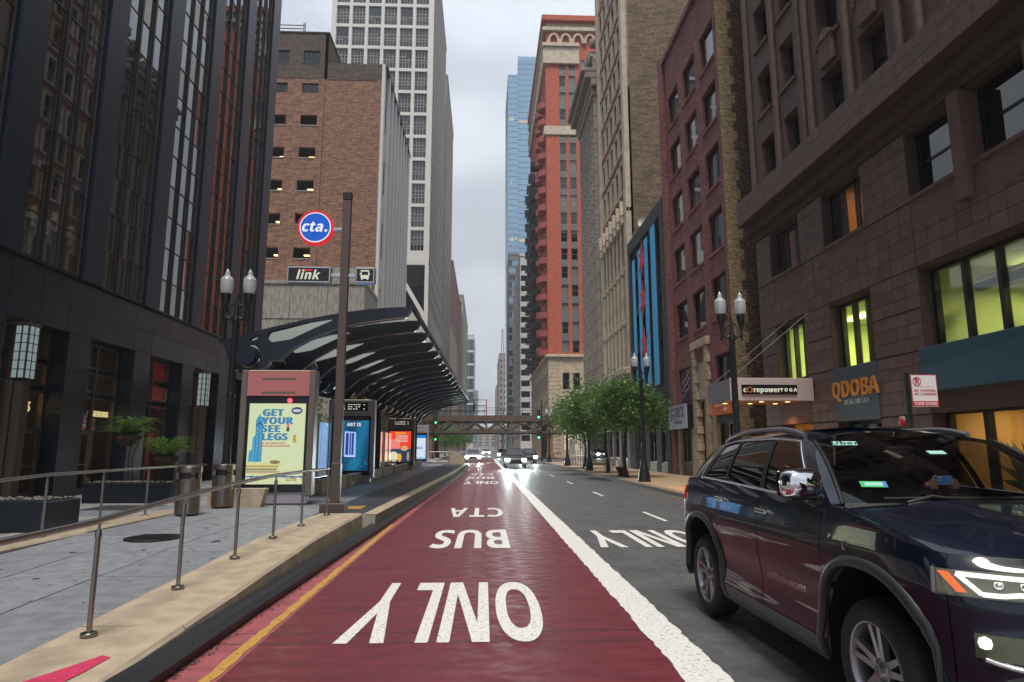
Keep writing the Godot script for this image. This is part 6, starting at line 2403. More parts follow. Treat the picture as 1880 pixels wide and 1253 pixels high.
func kiosk(label: String, at: Vector3, head: Material, side: Material, im: Image, energy: float, tint: Color, board: bool) -> Node3D:
	var t := thing("ad_kiosk", label, "kiosk", at, 0.0, "lit advertising kiosks on the platform")
	var W := 0.83
	var b := MB.new()
	for s in [-1, 1]:
		b = MB.new()
		b.cbox(Vector3(s * W - 0.075, 0.18, -0.2), Vector3(s * W + 0.075, 3.22, 0.16), 0.02)
		part("frame_post", b, side, t)
	b = MB.new()
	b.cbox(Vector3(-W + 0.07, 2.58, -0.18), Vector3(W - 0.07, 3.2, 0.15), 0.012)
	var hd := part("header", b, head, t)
	if board:
		part("display_screen", bx(Vector3(-0.42, 2.78, 0.15), Vector3(0.62, 3.1, 0.156)), M.kiosk_black, hd)
		for r in 3:
			for q in 9:
				if rng.randf() < 0.8 and q != 7: part("display_light", bx(Vector3(-0.36 + q * 0.1, 2.83 + r * 0.085, 0.156), Vector3(-0.36 + q * 0.1 + rng.randf_range(0.05, 0.085), 2.865 + r * 0.085, 0.158)), M.sign_cream, hd)
	else:
		for y in [2.98, 2.64]: part("vent_slot", bx(Vector3(-0.4, y, 0.15), Vector3(0.42, y + 0.05, 0.154)), M.kiosk_frame, hd)
	part("header_light", bx(Vector3(-W + 0.1, 3.2, 0.05), Vector3(W - 0.1, 3.215, 0.16)), M.lit_window_pale, hd)
	b = MB.new()
	b.cbox(Vector3(-W + 0.07, 0.28, -0.16), Vector3(W - 0.07, 2.57, 0.1), 0.012)
	var bz := part("bezel", b, M.kiosk_black, t)
	b = MB.new()
	b.quad(Vector3(-W + 0.15, 0.46, 0.108), Vector3(W - 0.15, 0.46, 0.108), Vector3(W - 0.15, 2.4, 0.108), Vector3(-W + 0.15, 2.4, 0.108))
	part("poster_screen", b, poster_material(im, energy), bz)
	var l := AreaLight3D.new()
	l.name = "poster_light"
	l.area_size = Vector2(1.3, 1.9)
	l.light_color = tint
	l.light_energy = 0.9 * energy
	l.area_range = 20.0
	l.shadow_enabled = true
	t.add_child(l)
	l.transform = Transform3D(Basis(Vector3.UP, PI), Vector3(0, 1.43, 0.13))
	b = MB.new()
	b.cbox(Vector3(-W + 0.3, 0.0, -0.14), Vector3(W - 0.05, 0.28, 0.06), 0.01)
	part("base", b, M.kiosk_grey, t)
	return t

func kiosks() -> void:
	var im := Image.create(280, 400, false, Image.FORMAT_RGB8)
	im.fill(Color(0.86, 0.90, 0.72))
	var blue := Color(0.28, 0.63, 0.80)
	var dk := Color(0.10, 0.34, 0.50)
	poly_fill(im, [Vector2(38, 290), Vector2(38, 80), Vector2(54, 52), Vector2(70, 80), Vector2(70, 290)], blue)
	poly_fill(im, [Vector2(36, 112), Vector2(54, 92), Vector2(72, 112), Vector2(72, 118), Vector2(54, 99), Vector2(36, 118)], dk)
	poly_fill(im, [Vector2(24, 290), Vector2(24, 170), Vector2(38, 160), Vector2(38, 290)], Color(0.34, 0.68, 0.83))
	poly_fill(im, [Vector2(8, 290), Vector2(10, 240), Vector2(24, 228), Vector2(24, 290)], blue)
	for k in 22:
		im.fill_rect(Rect2i(42 + (k % 3) * 9, 124 + k * 7, 5, 3), Color(0.75, 0.87, 0.82))
	for k in 3: im.fill_rect(Rect2i([37, 53, 70][k], 85, 2, 205), dk)
	poly_fill(im, [Vector2(0, 296), Vector2(170, 300), Vector2(150, 326), Vector2(178, 330), Vector2(160, 352), Vector2(0, 352)], Color(0.90, 0.86, 0.62))
	for k in 15: im.fill_rect(Rect2i(4 + k * 10, 322, 6, 11), Color(0.25, 0.35, 0.38))
	im.fill_rect(Rect2i(0, 310, 160, 4), Color(0.62, 0.36, 0.16))
	im.fill_rect(Rect2i(0, 338, 165, 4), Color(0.25, 0.35, 0.5))
	poly_fill(im, oval(140, 292, 26, 9), Color(0.55, 0.5, 0.3))
	for k in 14: poly_fill(im, oval(10 + k * 20.0, 360, 11, 8, 0, PI), dk if k % 2 else blue)
	poly_fill(im, oval(236, 36, 28, 18), Color(0.12, 0.2, 0.45))
	poly_fill(im, oval(236, 36, 22, 8), Color(0.80, 0.84, 0.80))
	poly_fill(im, oval(196, 110, 8, 11), Color(0.85, 0.55, 0.5)); poly_fill(im, [Vector2(190, 118), Vector2(202, 118), Vector2(204, 140), Vector2(188, 140)], Color(0.3, 0.3, 0.3))
	poly_fill(im, [Vector2(222, 160), Vector2(238, 156), Vector2(240, 195), Vector2(224, 195)], Color(0.78, 0.66, 0.25))
	var k1 := kiosk("nearest kiosk, grey header with red light painted into its colour, over a pale yellow sightseeing poster", Vector3(-5.05, 0.34, -16.5), M.kiosk_grey_redlit, M.kiosk_frame, im, 0.36, Color(0.97, 1.0, 0.85), false)
	var g := glow("sign_print_blue", lin(0.06, 0.28, 0.5), 0.33)
	var gr := glow("sign_print_red", lin(0.55, 0.10, 0.07), 0.33)
	var y := 2.17
	for s in ["GET", "YOUR", "SEE", "LEGS"]:
		for e in [-0.012, 0.0, 0.012]: text(s, 0.165, g, k1, Transform3D(Basis(), Vector3(-0.36 + e, y + absf(e) * 0.4, 0.118 + e * 0.05)), "sign_lettering", 0.012, false, 1.2, true, false)
		y -= 0.195
	text("SEE THE SIGHTS WITH", 0.042, gr, k1, Transform3D(Basis(), Vector3(-0.37, 1.435, 0.116)), "sign_lettering", 0.008, false, 1.0, true, false)
	text("SHORELINE SIGHTSEEING", 0.042, gr, k1, Transform3D(Basis(), Vector3(-0.37, 1.37, 0.116)), "sign_lettering", 0.008, false, 1.0, true, false)
	text("LIVE", 0.09, gr, k1, Transform3D(Basis(), Vector3(0.42, 0.58, 0.116)), "sign_lettering", 0.008)
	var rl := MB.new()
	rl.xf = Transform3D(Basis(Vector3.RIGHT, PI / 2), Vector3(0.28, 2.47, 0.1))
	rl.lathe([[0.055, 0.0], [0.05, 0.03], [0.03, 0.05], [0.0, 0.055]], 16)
	part("reflected_red_light", rl, M.lit_red, k1)  # added glowing dot, stands in for a red light reflected in a windshield
	im = Image.create(200, 290, false, Image.FORMAT_RGB8)
	for yy in 290:
		for xx in 200: im.set_pixel(xx, yy, Color(0.03, 0.22, 0.36).lerp(Color(0.10, 0.46, 0.62), clampf(0.5 + 0.4 * sin(xx * 0.045 + yy * 0.01), 0, 1)))
	poly_fill(im, [Vector2(62, 62), Vector2(128, 68), Vector2(128, 212), Vector2(62, 206)], Color(0.62, 0.75, 0.95))
	for q in [[70, 16], [92, 8], [104, 12]]: im.fill_rect(Rect2i(q[0], 74, q[1], 126), Color(0.10, 0.22, 0.55))
	im.fill_rect(Rect2i(66, 205, 60, 6), Color(0.85, 0.9, 1.0))
	for q in 40: im.fill_rect(Rect2i(10 + rng.randi() % 180, 225 + rng.randi() % 50, 4 + rng.randi() % 12, 3), Color(0.2, 0.55, 0.68))
	var k2 := kiosk("second kiosk, grey header with arrivals display over a deep blue poster", Vector3(-5.2, 0.34, -26.4), M.kiosk_grey, M.kiosk_grey, im, 0.42, Color(0.55, 0.75, 1.0), true)
	text("U", 0.13, M.sign_cta_white, k2, Transform3D(Basis(), Vector3(-0.56, 2.22, 0.116)), "sign_lettering", 0.01)
	text("ART IS", 0.13, M.sign_cta_white, k2, Transform3D(Basis(), Vector3(0.1, 2.24, 0.116)), "sign_lettering", 0.01)
	im = Image.create(160, 230, false, Image.FORMAT_RGB8)
	im.fill(Color(0.93, 0.27, 0.16))
	poly_fill(im, [Vector2(0, 60), Vector2(80, 60), Vector2(80, 130), Vector2(0, 140)], Color(0.95, 0.50, 0.48))
	im.fill_rect(Rect2i(40, 8, 80, 12), Color(0.93, 0.62, 0.12))
	im.fill_rect(Rect2i(0, 132, 160, 98), Color(0.18, 0.28, 0.38))
	poly_fill(im, oval(34, 190, 34, 38), Color(0.88, 0.85, 0.72))
	poly_fill(im, oval(112, 128, 26, 20), Color(0.82, 0.66, 0.46))
	poly_fill(im, oval(78, 196, 14, 32), Color(0.92, 0.66, 0.16))
	poly_fill(im, [Vector2(92, 150), Vector2(150, 146), Vector2(156, 230), Vector2(96, 230)], Color(0.15, 0.25, 0.36))
	poly_fill(im, oval(140, 186, 8, 34), Color(0.82, 0.58, 0.45))
	var k3 := kiosk("third kiosk, brown header with arrivals display over an orange-red poster", Vector3(-5.35, 0.34, -43.0), M.kiosk_brown, M.kiosk_brown, im, 0.42, Color(1.0, 0.7, 0.6), true)
	text("FRIENDS", 0.13, M.sign_cream, k3, Transform3D(Basis(), Vector3(0.1, 2.1, 0.116)), "sign_lettering", 0.01)
	text("SUPPORT", 0.13, M.sign_cream, k3, Transform3D(Basis(), Vector3(0.1, 1.94, 0.116)), "sign_lettering", 0.01)
	text("FRIENDS", 0.13, M.sign_cream, k3, Transform3D(Basis(), Vector3(0.1, 1.78, 0.116)), "sign_lettering", 0.01)
	im = Image.create(160, 230, false, Image.FORMAT_RGB8)
	im.fill(Color(0.62, 0.80, 0.93))
	im.fill_rect(Rect2i(0, 0, 160, 34), Color(0.12, 0.52, 0.82))
	poly_fill(im, [Vector2(0, 60), Vector2(46, 80), Vector2(28, 160), Vector2(60, 230), Vector2(0, 230)], Color(0.25, 0.62, 0.82))
	im.fill_rect(Rect2i(60, 30, 100, 180), Color(0.86, 0.90, 0.97))
	var k4 := kiosk("farthest kiosk, pale grey header over a light blue and white poster", Vector3(-5.45, 0.34, -55.0), M.kiosk_grey, M.kiosk_grey, im, 0.40, Color(0.8, 0.9, 1.0), false)
	text("WO", 0.22, M.sign_cta_blue, k4, Transform3D(Basis(), Vector3(0.2, 1.35, 0.116)), "sign_lettering", 0.01)
	var lw := thing("low_wall", "short tan concrete wall in front of the nearest kiosk", "wall", Vector3(-5.6, 0.31, -15.95))
	var b := MB.new()
	b.prism(PackedVector2Array([Vector2(-0.75, 0), Vector2(0.45, 0), Vector2(0.55, 0.42), Vector2(-0.75, 0.42)]), -0.15, 0.15)
	part("block", b, M.concrete_tan, lw)

# ---------- street lamps ----------
func street_lamps() -> void:
	var proto: Node3D
	var spots := [[7.35, 0.15, -30.4, "black twin-globe street lamp before the flag building and the near tree"], [7.05, 0.15, -18.2, "black twin-globe street lamp beside the yoga canopy, nearest on the right"], [-6.4, 0.31, -16.9, "black twin-globe street lamp behind the nearest kiosk on the left"], [7.3, 0.15, -46.0, "black twin-globe street lamp half hidden in the trees"], [7.3, 0.15, -58.0, "black twin-globe street lamp by the striped awning"], [7.3, 0.15, -74.0, "black twin-globe street lamp at the far right corner before the elevated railway"]]
	for q in spots:
		if proto == null:
			proto = thing("street_lamp", q[3], "street lamp", Vector3(q[0], q[1], q[2]), 0.0, "black twin-globe street lamps")
			var b := MB.new()
			b.lathe([[0.0, 0.0], [0.30, 0.0], [0.30, 0.06], [0.27, 0.1], [0.25, 0.42], [0.21, 0.5], [0.23, 0.56], [0.18, 0.66], [0.13, 0.9], [0.11, 1.0]], 16)
			part("base", b, M.black_paint, proto)
			b = MB.new()
			b.lathe([[0.095, 1.0], [0.09, 2.6], [0.11, 2.64], [0.11, 2.7], [0.085, 2.76], [0.07, 4.5], [0.1, 4.55], [0.1, 4.65], [0.06, 4.75], [0.05, 5.05], [0.02, 5.25], [0.0, 5.35]], 14)
			for k in 10:
				var a := TAU * k / 10
				b.tube([Vector3(0.09 * cos(a), 1.02, 0.09 * sin(a)), Vector3(0.073 * cos(a), 4.5, 0.073 * sin(a))], 0.012, 5, false)
			part("pole", b, M.black_paint, proto)
			for s in [-1, 1]:
				b = MB.new()
				b.tube([Vector3(0, 4.7, 0), Vector3(s * 0.14, 4.62, 0), Vector3(s * 0.25, 4.68, 0), Vector3(s * 0.29, 4.86, 0)], 0.04, 8)
				b.tube([Vector3(0, 5.05, 0), Vector3(s * 0.12, 5.0, 0), Vector3(s * 0.2, 4.88, 0), Vector3(s * 0.16, 4.78, 0)], 0.022, 6)
				part("arm", b, M.black_paint, proto)
				b = MB.new()
				b.lathe([[0.0, 4.5], [0.025, 4.55], [0.045, 4.66], [0.03, 4.74], [0.05, 4.84], [0.06, 4.95], [0.1, 5.05], [0.11, 5.12], [0.13, 5.22], [0.125, 5.30]], 14, Vector3(s * 0.29, 0, 0))
				var cup := part("globe_holder", b, M.black_paint, proto)
				b = MB.new()
				b.lathe([[0.12, 5.30], [0.15, 5.38], [0.165, 5.52], [0.155, 5.62], [0.13, 5.65]], 18, Vector3(s * 0.29, 0, 0))
				part("lamp_globe", b, M.lamp_glass, cup)
				b = MB.new()
				b.lathe([[0.16, 5.62], [0.17, 5.645], [0.14, 5.71], [0.08, 5.77], [0.055, 5.8], [0.07, 5.84], [0.045, 5.89], [0.022, 5.94], [0.0, 5.98]], 18, Vector3(s * 0.29, 0, 0))
				part("globe_cap", b, M.lamp_glass, cup)
		else: copy_of(proto, Vector3(q[0], q[1], q[2]), 0.0, q[3], "street_lamp")

# ---------- trees ----------
func tree(label: String, at: Vector3, height: float, spread: float, trunk_h: float, leaves: int, sd: int, leaf := 0.085) -> void:
	var g := RandomNumberGenerator.new()
	g.seed = sd
	var t := thing("street_tree", label, "tree", at, 0.0, "street trees")
	var b := MB.new()
	var grid := []
	for k in 7:
		var f := k / 6.0
		var row := []
		var r := lerpf(0.11, 0.06, f) * (1.5 if k == 0 else 1.0)
		var c := Vector3(0.08 * sin(f * 5.0 + sd), trunk_h * 1.15 * f, 0.06 * cos(f * 4.0))
		for j in 11:
			var a := TAU * j / 10
			row.append(c + Vector3(cos(a) * r, 0, -sin(a) * r))
		grid.append(row)
	b.smooth(grid, true)
	var centers := []
	for k in 9:
		var a := TAU * k / 9 + g.randf_range(-0.3, 0.3)
		var r := spread * g.randf_range(0.35, 0.8)
		var e := Vector3(cos(a) * r, trunk_h + (height - trunk_h) * g.randf_range(0.3, 0.8), sin(a) * r)
		b.tube([Vector3(0, trunk_h * 0.95, 0), Vector3(e.x * 0.4, lerpf(trunk_h, e.y, 0.6), e.z * 0.4), e], 0.03, 6)
		centers.append(e)
		centers.append(e * 0.75 + Vector3(g.randf_range(-0.6, 0.6), g.randf_range(-0.2, 0.7), g.randf_range(-0.6, 0.6)))
	centers.append(Vector3(0, height - 0.5, 0))
	for k in 14:
		var a := g.randf() * TAU
		centers.append(Vector3(cos(a) * spread * g.randf_range(0.5, 1.0), trunk_h + (height - trunk_h) * g.randf_range(0.1, 0.75), sin(a) * spread * g.randf_range(0.5, 1.0)))
	part("trunk", b, M.bark, t)
	for m in 3:
		b = MB.new()
		for k in leaves / 3:
			var c: Vector3 = centers[g.randi() % centers.size()]
			var q := Vector3(g.randfn(), g.randfn() * 0.75, g.randfn()) * spread * 0.2
			var p := c + q
			var u := Vector3(g.randf_range(-1, 1), g.randf_range(-0.7, 0.4), g.randf_range(-1, 1)).normalized()
			var w := u.cross(Vector3(g.randf_range(-1, 1), g.randf_range(0.2, 1), g.randf_range(-1, 1))).normalized()
			var s := leaf * g.randf_range(0.7, 1.4)
			b.quad(p, p + u * s * 0.55 + w * s * 0.42, p + u * s * 1.25, p + u * s * 0.55 - w * s * 0.42)
		part("crown", b, M["leaf_%d" % [0, 1, 2][m]], t)

func trees() -> void:
	tree("near green street tree beside the twin-globe lamp, trunk in the kerb strip", Vector3(7.5, 0.15, -35.0), 5.2, 2.1, 2.6, 11000, 3, 0.12)
	tree("middle green street tree behind the near one", Vector3(7.7, 0.15, -41.5), 5.9, 2.7, 2.9, 10000, 8, 0.13)
	tree("far green street tree before the stone hotel base", Vector3(7.6, 0.15, -50.0), 5.6, 2.4, 2.8, 7000, 12, 0.14)
	tree("small street tree behind the shelter by the second kiosk", Vector3(-9.6, 0.15, -33.0), 5.2, 1.6, 2.4, 5000, 21, 0.12)
	tree("small street tree behind the shelter by the third kiosk", Vector3(-9.4, 0.15, -47.0), 5.0, 1.7, 2.4, 4000, 33, 0.13)
	tree("hazy green tree beyond the elevated railway on the left", Vector3(-7.8, 0.15, -135.0), 6.4, 4.2, 2.0, 4000, 40, 0.2)
	tree("second hazy green tree down the left side", Vector3(-7.6, 0.15, -160.0), 6.8, 4.2, 2.0, 3500, 44, 0.24)

# ---------- smaller things on the right ----------
func right_street_things() -> void:
	var s := thing("no_parking_sign", "white and red no stopping tow zone sign on a black post", "sign", Vector3(7.35, -0.06, -11.1))
	var b := MB.new()
	b.cbox(Vector3(-0.035, 0, -0.02), Vector3(0.035, 3.02, 0.02), 0.006)
	part("post", b, M.black_paint, s)
	b = MB.new()
	b.cbox(Vector3(0.05, 2.42, 0.025), Vector3(0.51, 2.98, 0.032), 0.003)
	var pl := part("plate", b, M.sign_white, s)
	part("tow_band", bx(Vector3(0.06, 2.43, 0.032), Vector3(0.50, 2.52, 0.034)), M.sign_red, pl)
	text("TOW ZONE", 0.055, M.sign_white, pl, Transform3D(Basis(), Vector3(0.28, 2.475, 0.035)), "lettering", 0.003, false, 1.05)
	text("NO  STOPPING", 0.042, M.sign_red, pl, Transform3D(Basis(), Vector3(0.09, 2.70, 0.034)), "lettering", 0.003, false, 0.95, true, false)
	text("NO  STANDING", 0.042, M.sign_red, pl, Transform3D(Basis(), Vector3(0.09, 2.64, 0.034)), "lettering", 0.003, false, 0.95, true, false)
	part("rule", bx(Vector3(0.09, 2.765, 0.032), Vector3(0.46, 2.769, 0.034)), M.sign_red, pl)
	for q in [[0.05, 0.06, 2.43, 2.97], [0.5, 0.51, 2.43, 2.97], [0.06, 0.5, 2.97, 2.98]]:
		part("border", bx(Vector3(q[0], q[2], 0.032), Vector3(q[1], q[3], 0.034)), M.sign_red, pl)
	text("P", 0.10, M.sign_red, pl, Transform3D(Basis(), Vector3(0.155, 2.86, 0.034)), "lettering", 0.003)
	b = MB.new()
	for k in 24:
		var a1 := TAU * k / 24; var a2 := TAU * (k + 1) / 24
		b.bar(Vector3(0.155 + 0.07 * cos(a1), 2.86 + 0.07 * sin(a1), 0.036), Vector3(0.155 + 0.07 * cos(a2), 2.86 + 0.07 * sin(a2), 0.036), 0.004, 0.012)
	b.bar(Vector3(0.105, 2.91, 0.036), Vector3(0.205, 2.81, 0.036), 0.004, 0.012)
	part("prohibition_ring", b, M.sign_red, pl)
	var pp := thing("potted_plant", "dark leafy plant in a square planter by the shop window behind the car", "plant", Vector3(10.4, 0.15, -12.1))
	b = MB.new()
	b.cbox(Vector3(-0.3, 0, -0.3), Vector3(0.3, 0.6, 0.3), 0.02)
	part("pot", b, M.charcoal, pp)
	b = MB.new()
	for k in 90:
		var an := rng.randf() * TAU
		var c0 := Vector3(0.1 * cos(an), 0.6, 0.1 * sin(an))
		var tip := Vector3(cos(an) * rng.randf_range(0.2, 0.7), rng.randf_range(0.8, 1.7), sin(an) * rng.randf_range(0.2, 0.7))
		var sd := Vector3(-sin(an), 0, cos(an)) * 0.05
		var md := c0.lerp(tip, 0.6) + Vector3(0, 0.12, 0)
		b.quad(c0, md - sd, tip, md + sd)
	part("leaves", b, M.leaf_2, pp)
	s = thing("fire_bell", "small red and white alarm bell on the tiled wall", "alarm bell", Vector3(11.44, 2.36, -17.6))
	b = MB.new()
	b.xf = Transform3D(Basis(Vector3.FORWARD, -PI / 2), Vector3.ZERO)
	b.lathe([[0.12, 0.0], [0.12, 0.03], [0.09, 0.09], [0.0, 0.11]], 14)
	part("bell", b, M.sign_red, s)
	part("bracket", bx(Vector3(-0.03, 0.06, -0.1), Vector3(0.0, 0.16, 0.1)), M.sign_white, s)
	for k in 2:
		var r := thing("bike_rack", ["steel hoop bike rack nearer the trees on the right pavement", "steel hoop bike rack farther along the right pavement"][k], "bike rack", Vector3(7.6, 0.15, [-38.5, -40.4][k]), 0, "steel hoop bike racks")
		b = MB.new()
		var pts := [Vector3(-0.25, 0, 0), Vector3(-0.25, 0.7, 0)]
		for q in 7: pts.append(Vector3(-0.25 * cos(PI * q / 6), 0.72 + 0.2 * sin(PI * q / 6), 0))
		pts += [Vector3(0.25, 0.7, 0), Vector3(0.25, 0, 0)]
		b.tube(pts, 0.03, 8)
		part("hoop", b, M.steel, r)
	var h := thing("plant_pot", "rusty terracotta plant pot at the kerb beside the trees", "plant pot", Vector3(7.5, 0.15, -36.2))
	b = MB.new()
	b.lathe([[0.0, 0.0], [0.2, 0.0], [0.22, 0.08], [0.16, 0.14], [0.2, 0.25], [0.3, 0.42], [0.33, 0.5], [0.28, 0.5], [0.24, 0.42], [0.0, 0.42]], 16)
	part("pot", b, M.terracotta_pot, h)
	# pavement cafe frame with striped awning and flags
	var c := thing("cafe_enclosure", "white tubular cafe enclosure with lattice sides on the far right pavement", "enclosure", Vector3(9.6, 0.15, -66.0))
	for z in 9:
		b = MB.new()
		b.tube([Vector3(-1.4, 0, z * 1.5), Vector3(-1.4, 2.6, z * 1.5), Vector3(1.6, 3.0, z * 1.5)], 0.05, 6)
		part("hoop", b, M.white_paint, c)
	for y in [0.9, 2.4, 2.65]:
		b = MB.new()
		b.tube([Vector3(-1.4, y, 0), Vector3(-1.4, y, 12.0)], 0.04, 6)
		part("rail", b, M.white_paint, c)
	for k in 12:
		b = MB.new()
		b.tube([Vector3(-1.4, 0.2, k * 1.0), Vector3(-1.4, 2.3, k * 1.0 + 0.7)], 0.022, 5)
		part("lattice_bar", b, M.white_paint, c)
	var a := thing("striped_awning", "red and white awning above the white cafe enclosure", "awning", Vector3(9.4, 3.3, -67.0))
	for k in 9:
		b = MB.new()
		b.quad(Vector3(-1.5, 0, k * 0.9), Vector3(-1.5, 0, k * 0.9 + 0.9), Vector3(1.9, 1.6, k * 0.9 + 0.9), Vector3(1.9, 1.6, k * 0.9))
		b.quad(Vector3(-1.5, -0.25, k * 0.9), Vector3(-1.5, -0.25, k * 0.9 + 0.9), Vector3(-1.5, 0, k * 0.9 + 0.9), Vector3(-1.5, 0, k * 0.9))
		part("stripe", b, M.banner_red if k % 2 else M.sign_white, a)
	part("end_panel", bx(Vector3(-1.4, 0.0, 8.1), Vector3(1.9, 0.9, 8.15)), M.banner_red, a)
	for k in 2:
		var f := thing("flag", ["striped flag on a slanted staff, nearer one above the cafe", "striped flag on a slanted staff, farther one above the cafe"][k], "flag", Vector3(10.6, 4.0, -52.5 - 4.0 * k), 0, "striped flags")
		b = MB.new()
		b.tube([Vector3(0.9, -0.6, 0), Vector3(-0.7, 0.9, 0)], 0.025, 6)
		part("staff", b, M.iron, f)
		for q in 7:
			b = MB.new()
			var o := 0.13 * q
			b.quad(Vector3(-0.65 + o, 0.8 - o * 0.9, 0), Vector3(-0.55 + o, 0.72 - o * 0.9, 0), Vector3(-0.45 + o, -0.55 - o * 0.5, 0.12), Vector3(-0.55 + o, -0.5 - o * 0.5, 0.1))
			part("stripe", b, M.banner_red if q % 2 else M.sign_white, f)
	# traffic signals
	var sg := [[6.9, -79.0, "traffic signal with a green light on the right corner", 1], [-7.3, -96.0, "traffic signal with a green light under the elevated tracks on the left", -1]]
	for q in sg:
		var t := thing("traffic_signal", q[2], "traffic signal", Vector3(q[0], 0.15, q[1]), 0, "traffic signals")
		b = MB.new()
		b.lathe([[0.16, 0], [0.16, 0.3], [0.08, 0.5], [0.07, 7.2], [0.0, 7.3]], 10)
		part("pole", b, M.black_paint, t)
		for y in [2.6, 5.0]:
			b = MB.new()
			b.cbox(Vector3(-0.2 - 0.35 * q[3], y, -0.15), Vector3(0.2 - 0.35 * q[3], y + 1.1, 0.15), 0.03)
			var hd := part("signal_head", b, M.black_paint, t)
			for k in 3:
				b = MB.new()
				b.xf = Transform3D(Basis(Vector3.RIGHT, PI / 2), Vector3(-0.35 * q[3], y + 0.2 + k * 0.35, 0.15))
				b.lathe([[0.13, 0.0], [0.12, 0.02], [0.0, 0.03]], 14)
				part("signal_light", b, M.lit_green if k == 0 else M.kiosk_black, hd)
# ---------- the dark blue sport utility car ----------
func pl(table: Array, x: float) -> float:   # smooth interpolation in [x, y] pairs
	if x <= table[0][0]: return table[0][1]
	for i in table.size() - 1:
		if x <= table[i + 1][0]:
			var f: float = (x - table[i][0]) / (table[i + 1][0] - table[i][0])
			return lerpf(table[i][1], table[i + 1][1], f)
	return table[-1][1]

# half outline in plan, s from 0 (rear centre) to 1 (front centre); returns [x, z, nx, nz] on the left side (negative x)
func car_plan(s: float) -> Array:
	var p := func(q: float) -> Vector2:
		if q < 0.14:   # rear face and corner
			var a := (1.0 - q / 0.14) * PI / 2
			return Vector2(-1.0 * pow(maxf(cos(a), 0.0), 0.42), -1.72 - 0.60 * pow(sin(a), 0.55))
		if q < 0.70: return Vector2(-1.0, lerpf(-1.72, 1.55, (q - 0.14) / 0.56))
		var a := (q - 0.70) / 0.30 * PI / 2
		return Vector2(-1.0 * pow(maxf(cos(a), 0.0), 0.62), 1.55 + 0.83 * pow(sin(a), 0.72))
	var c: Vector2 = p.call(s)
	var d: Vector2 = p.call(minf(s + 0.004, 1.0)) - p.call(maxf(s - 0.004, 0.0))
	d = d.normalized()
	return [c.x, c.y, -d.y, d.x]

func plan_s(z: float) -> float:   # the s of a given z on the straight flank
	return 0.14 + 0.56 * (z + 1.72) / 3.27

const SIDE_INSET := [[0.2, 0.10], [0.34, 0.035], [0.44, 0.012], [0.58, 0.035], [0.68, 0.03], [0.80, 0.008], [0.95, 0.0], [1.08, 0.006], [1.18, 0.022], [1.28, 0.05], [1.38, 0.085]]
const FRONT_INSET := [[0.2, 0.16], [0.34, 0.06], [0.5, 0.015], [0.62, 0.0], [0.74, 0.02], [0.80, 0.035], [0.90, 0.035], [0.97, 0.06], [1.06, 0.085], [1.14, 0.17], [1.4, 0.4]]
const BELT := [[-2.3, 1.30], [-1.9, 1.34], [-1.3, 1.345], [0.0, 1.31], [0.9, 1.285], [1.2, 1.275], [1.55, 1.215], [1.83, 1.16], [2.05, 1.125], [2.4, 1.11]]

func car_top(s: float) -> float:
	return pl(BELT, car_plan(s)[1])

func car_bottom(s: float) -> float:
	var p := car_plan(s)
	var y := 0.36
	if absf(p[0]) > 0.8:
		for zc in [-1.455, 1.455]:
			var d: float = p[1] - zc
			if absf(d) < 0.545: y = maxf(y, 0.40 + 0.555 * pow(maxf(0.0, 1.0 - pow(absf(d) / 0.545, 2.6)), 0.5))
	return y

func car_at(s: float, y: float, out := 0.0) -> Vector3:
	var p := car_plan(s)
	var front := smoothstep(0.25, 0.9, maxf(p[3], 0.0))
	var i := lerpf(pl(SIDE_INSET, y), pl(FRONT_INSET, y), front) - out
	return Vector3(p[0] - p[2] * i, y, p[1] - p[3] * i)

func car_panel(s0: float, s1: float, y0 := -1.0, y1 := -1.0, out := 0.0, cols := 0, rows := 16) -> MB:
	var n := cols if cols else maxi(2, int((s1 - s0) * 150))
	var g := []
	for i in rows + 1:
		var row := []
		for j in n + 1:
			var s := lerpf(s0, s1, float(j) / n)
			var lo := y0 if y0 >= 0 else car_bottom(s)
			var hi := y1 if y1 >= 0 else car_top(s)
			lo = minf(lo, hi - 0.02)
			row.append(car_at(s, lerpf(lo, hi, float(i) / rows), out))
		g.append(row)
	var b := MB.new()
	b.smooth(g)
	return b

func mirror_mesh(m: Mesh) -> ArrayMesh:
	var a := m.surface_get_arrays(0)
	var v: PackedVector3Array = a[Mesh.ARRAY_VERTEX]
	var n: PackedVector3Array = a[Mesh.ARRAY_NORMAL]
	for i in v.size():
		v[i].x = -v[i].x
		n[i].x = -n[i].x
	for i in range(0, v.size(), 3):
		var t := v[i + 1]; v[i + 1] = v[i + 2]; v[i + 2] = t
		t = n[i + 1]; n[i + 1] = n[i + 2]; n[i + 2] = t
	a[Mesh.ARRAY_VERTEX] = v
	a[Mesh.ARRAY_NORMAL] = n
	var o := ArrayMesh.new()
	o.add_surface_from_arrays(Mesh.PRIMITIVE_TRIANGLES, a)
	return o

func both(called: String, b, m: Material, t: Node) -> MeshInstance3D:
	var me: Mesh = b.mesh() if b is MB else b
	var o := part(called, me, m, t)
	part(called, mirror_mesh(me), m, t)
	return o

func patch(a: Array, c: Array, n := 10, bulge := Vector3.ZERO) -> MB:   # a ruled surface between two polylines
	var g := []
	for i in n + 1:
		var f := float(i) / n
		var row := []
		for j in a.size():
			row.append(a[j].lerp(c[j], f) + bulge * (4.0 * f * (1.0 - f)))
		g.append(row)
	var b := MB.new()
	b.smooth(g)
	return b

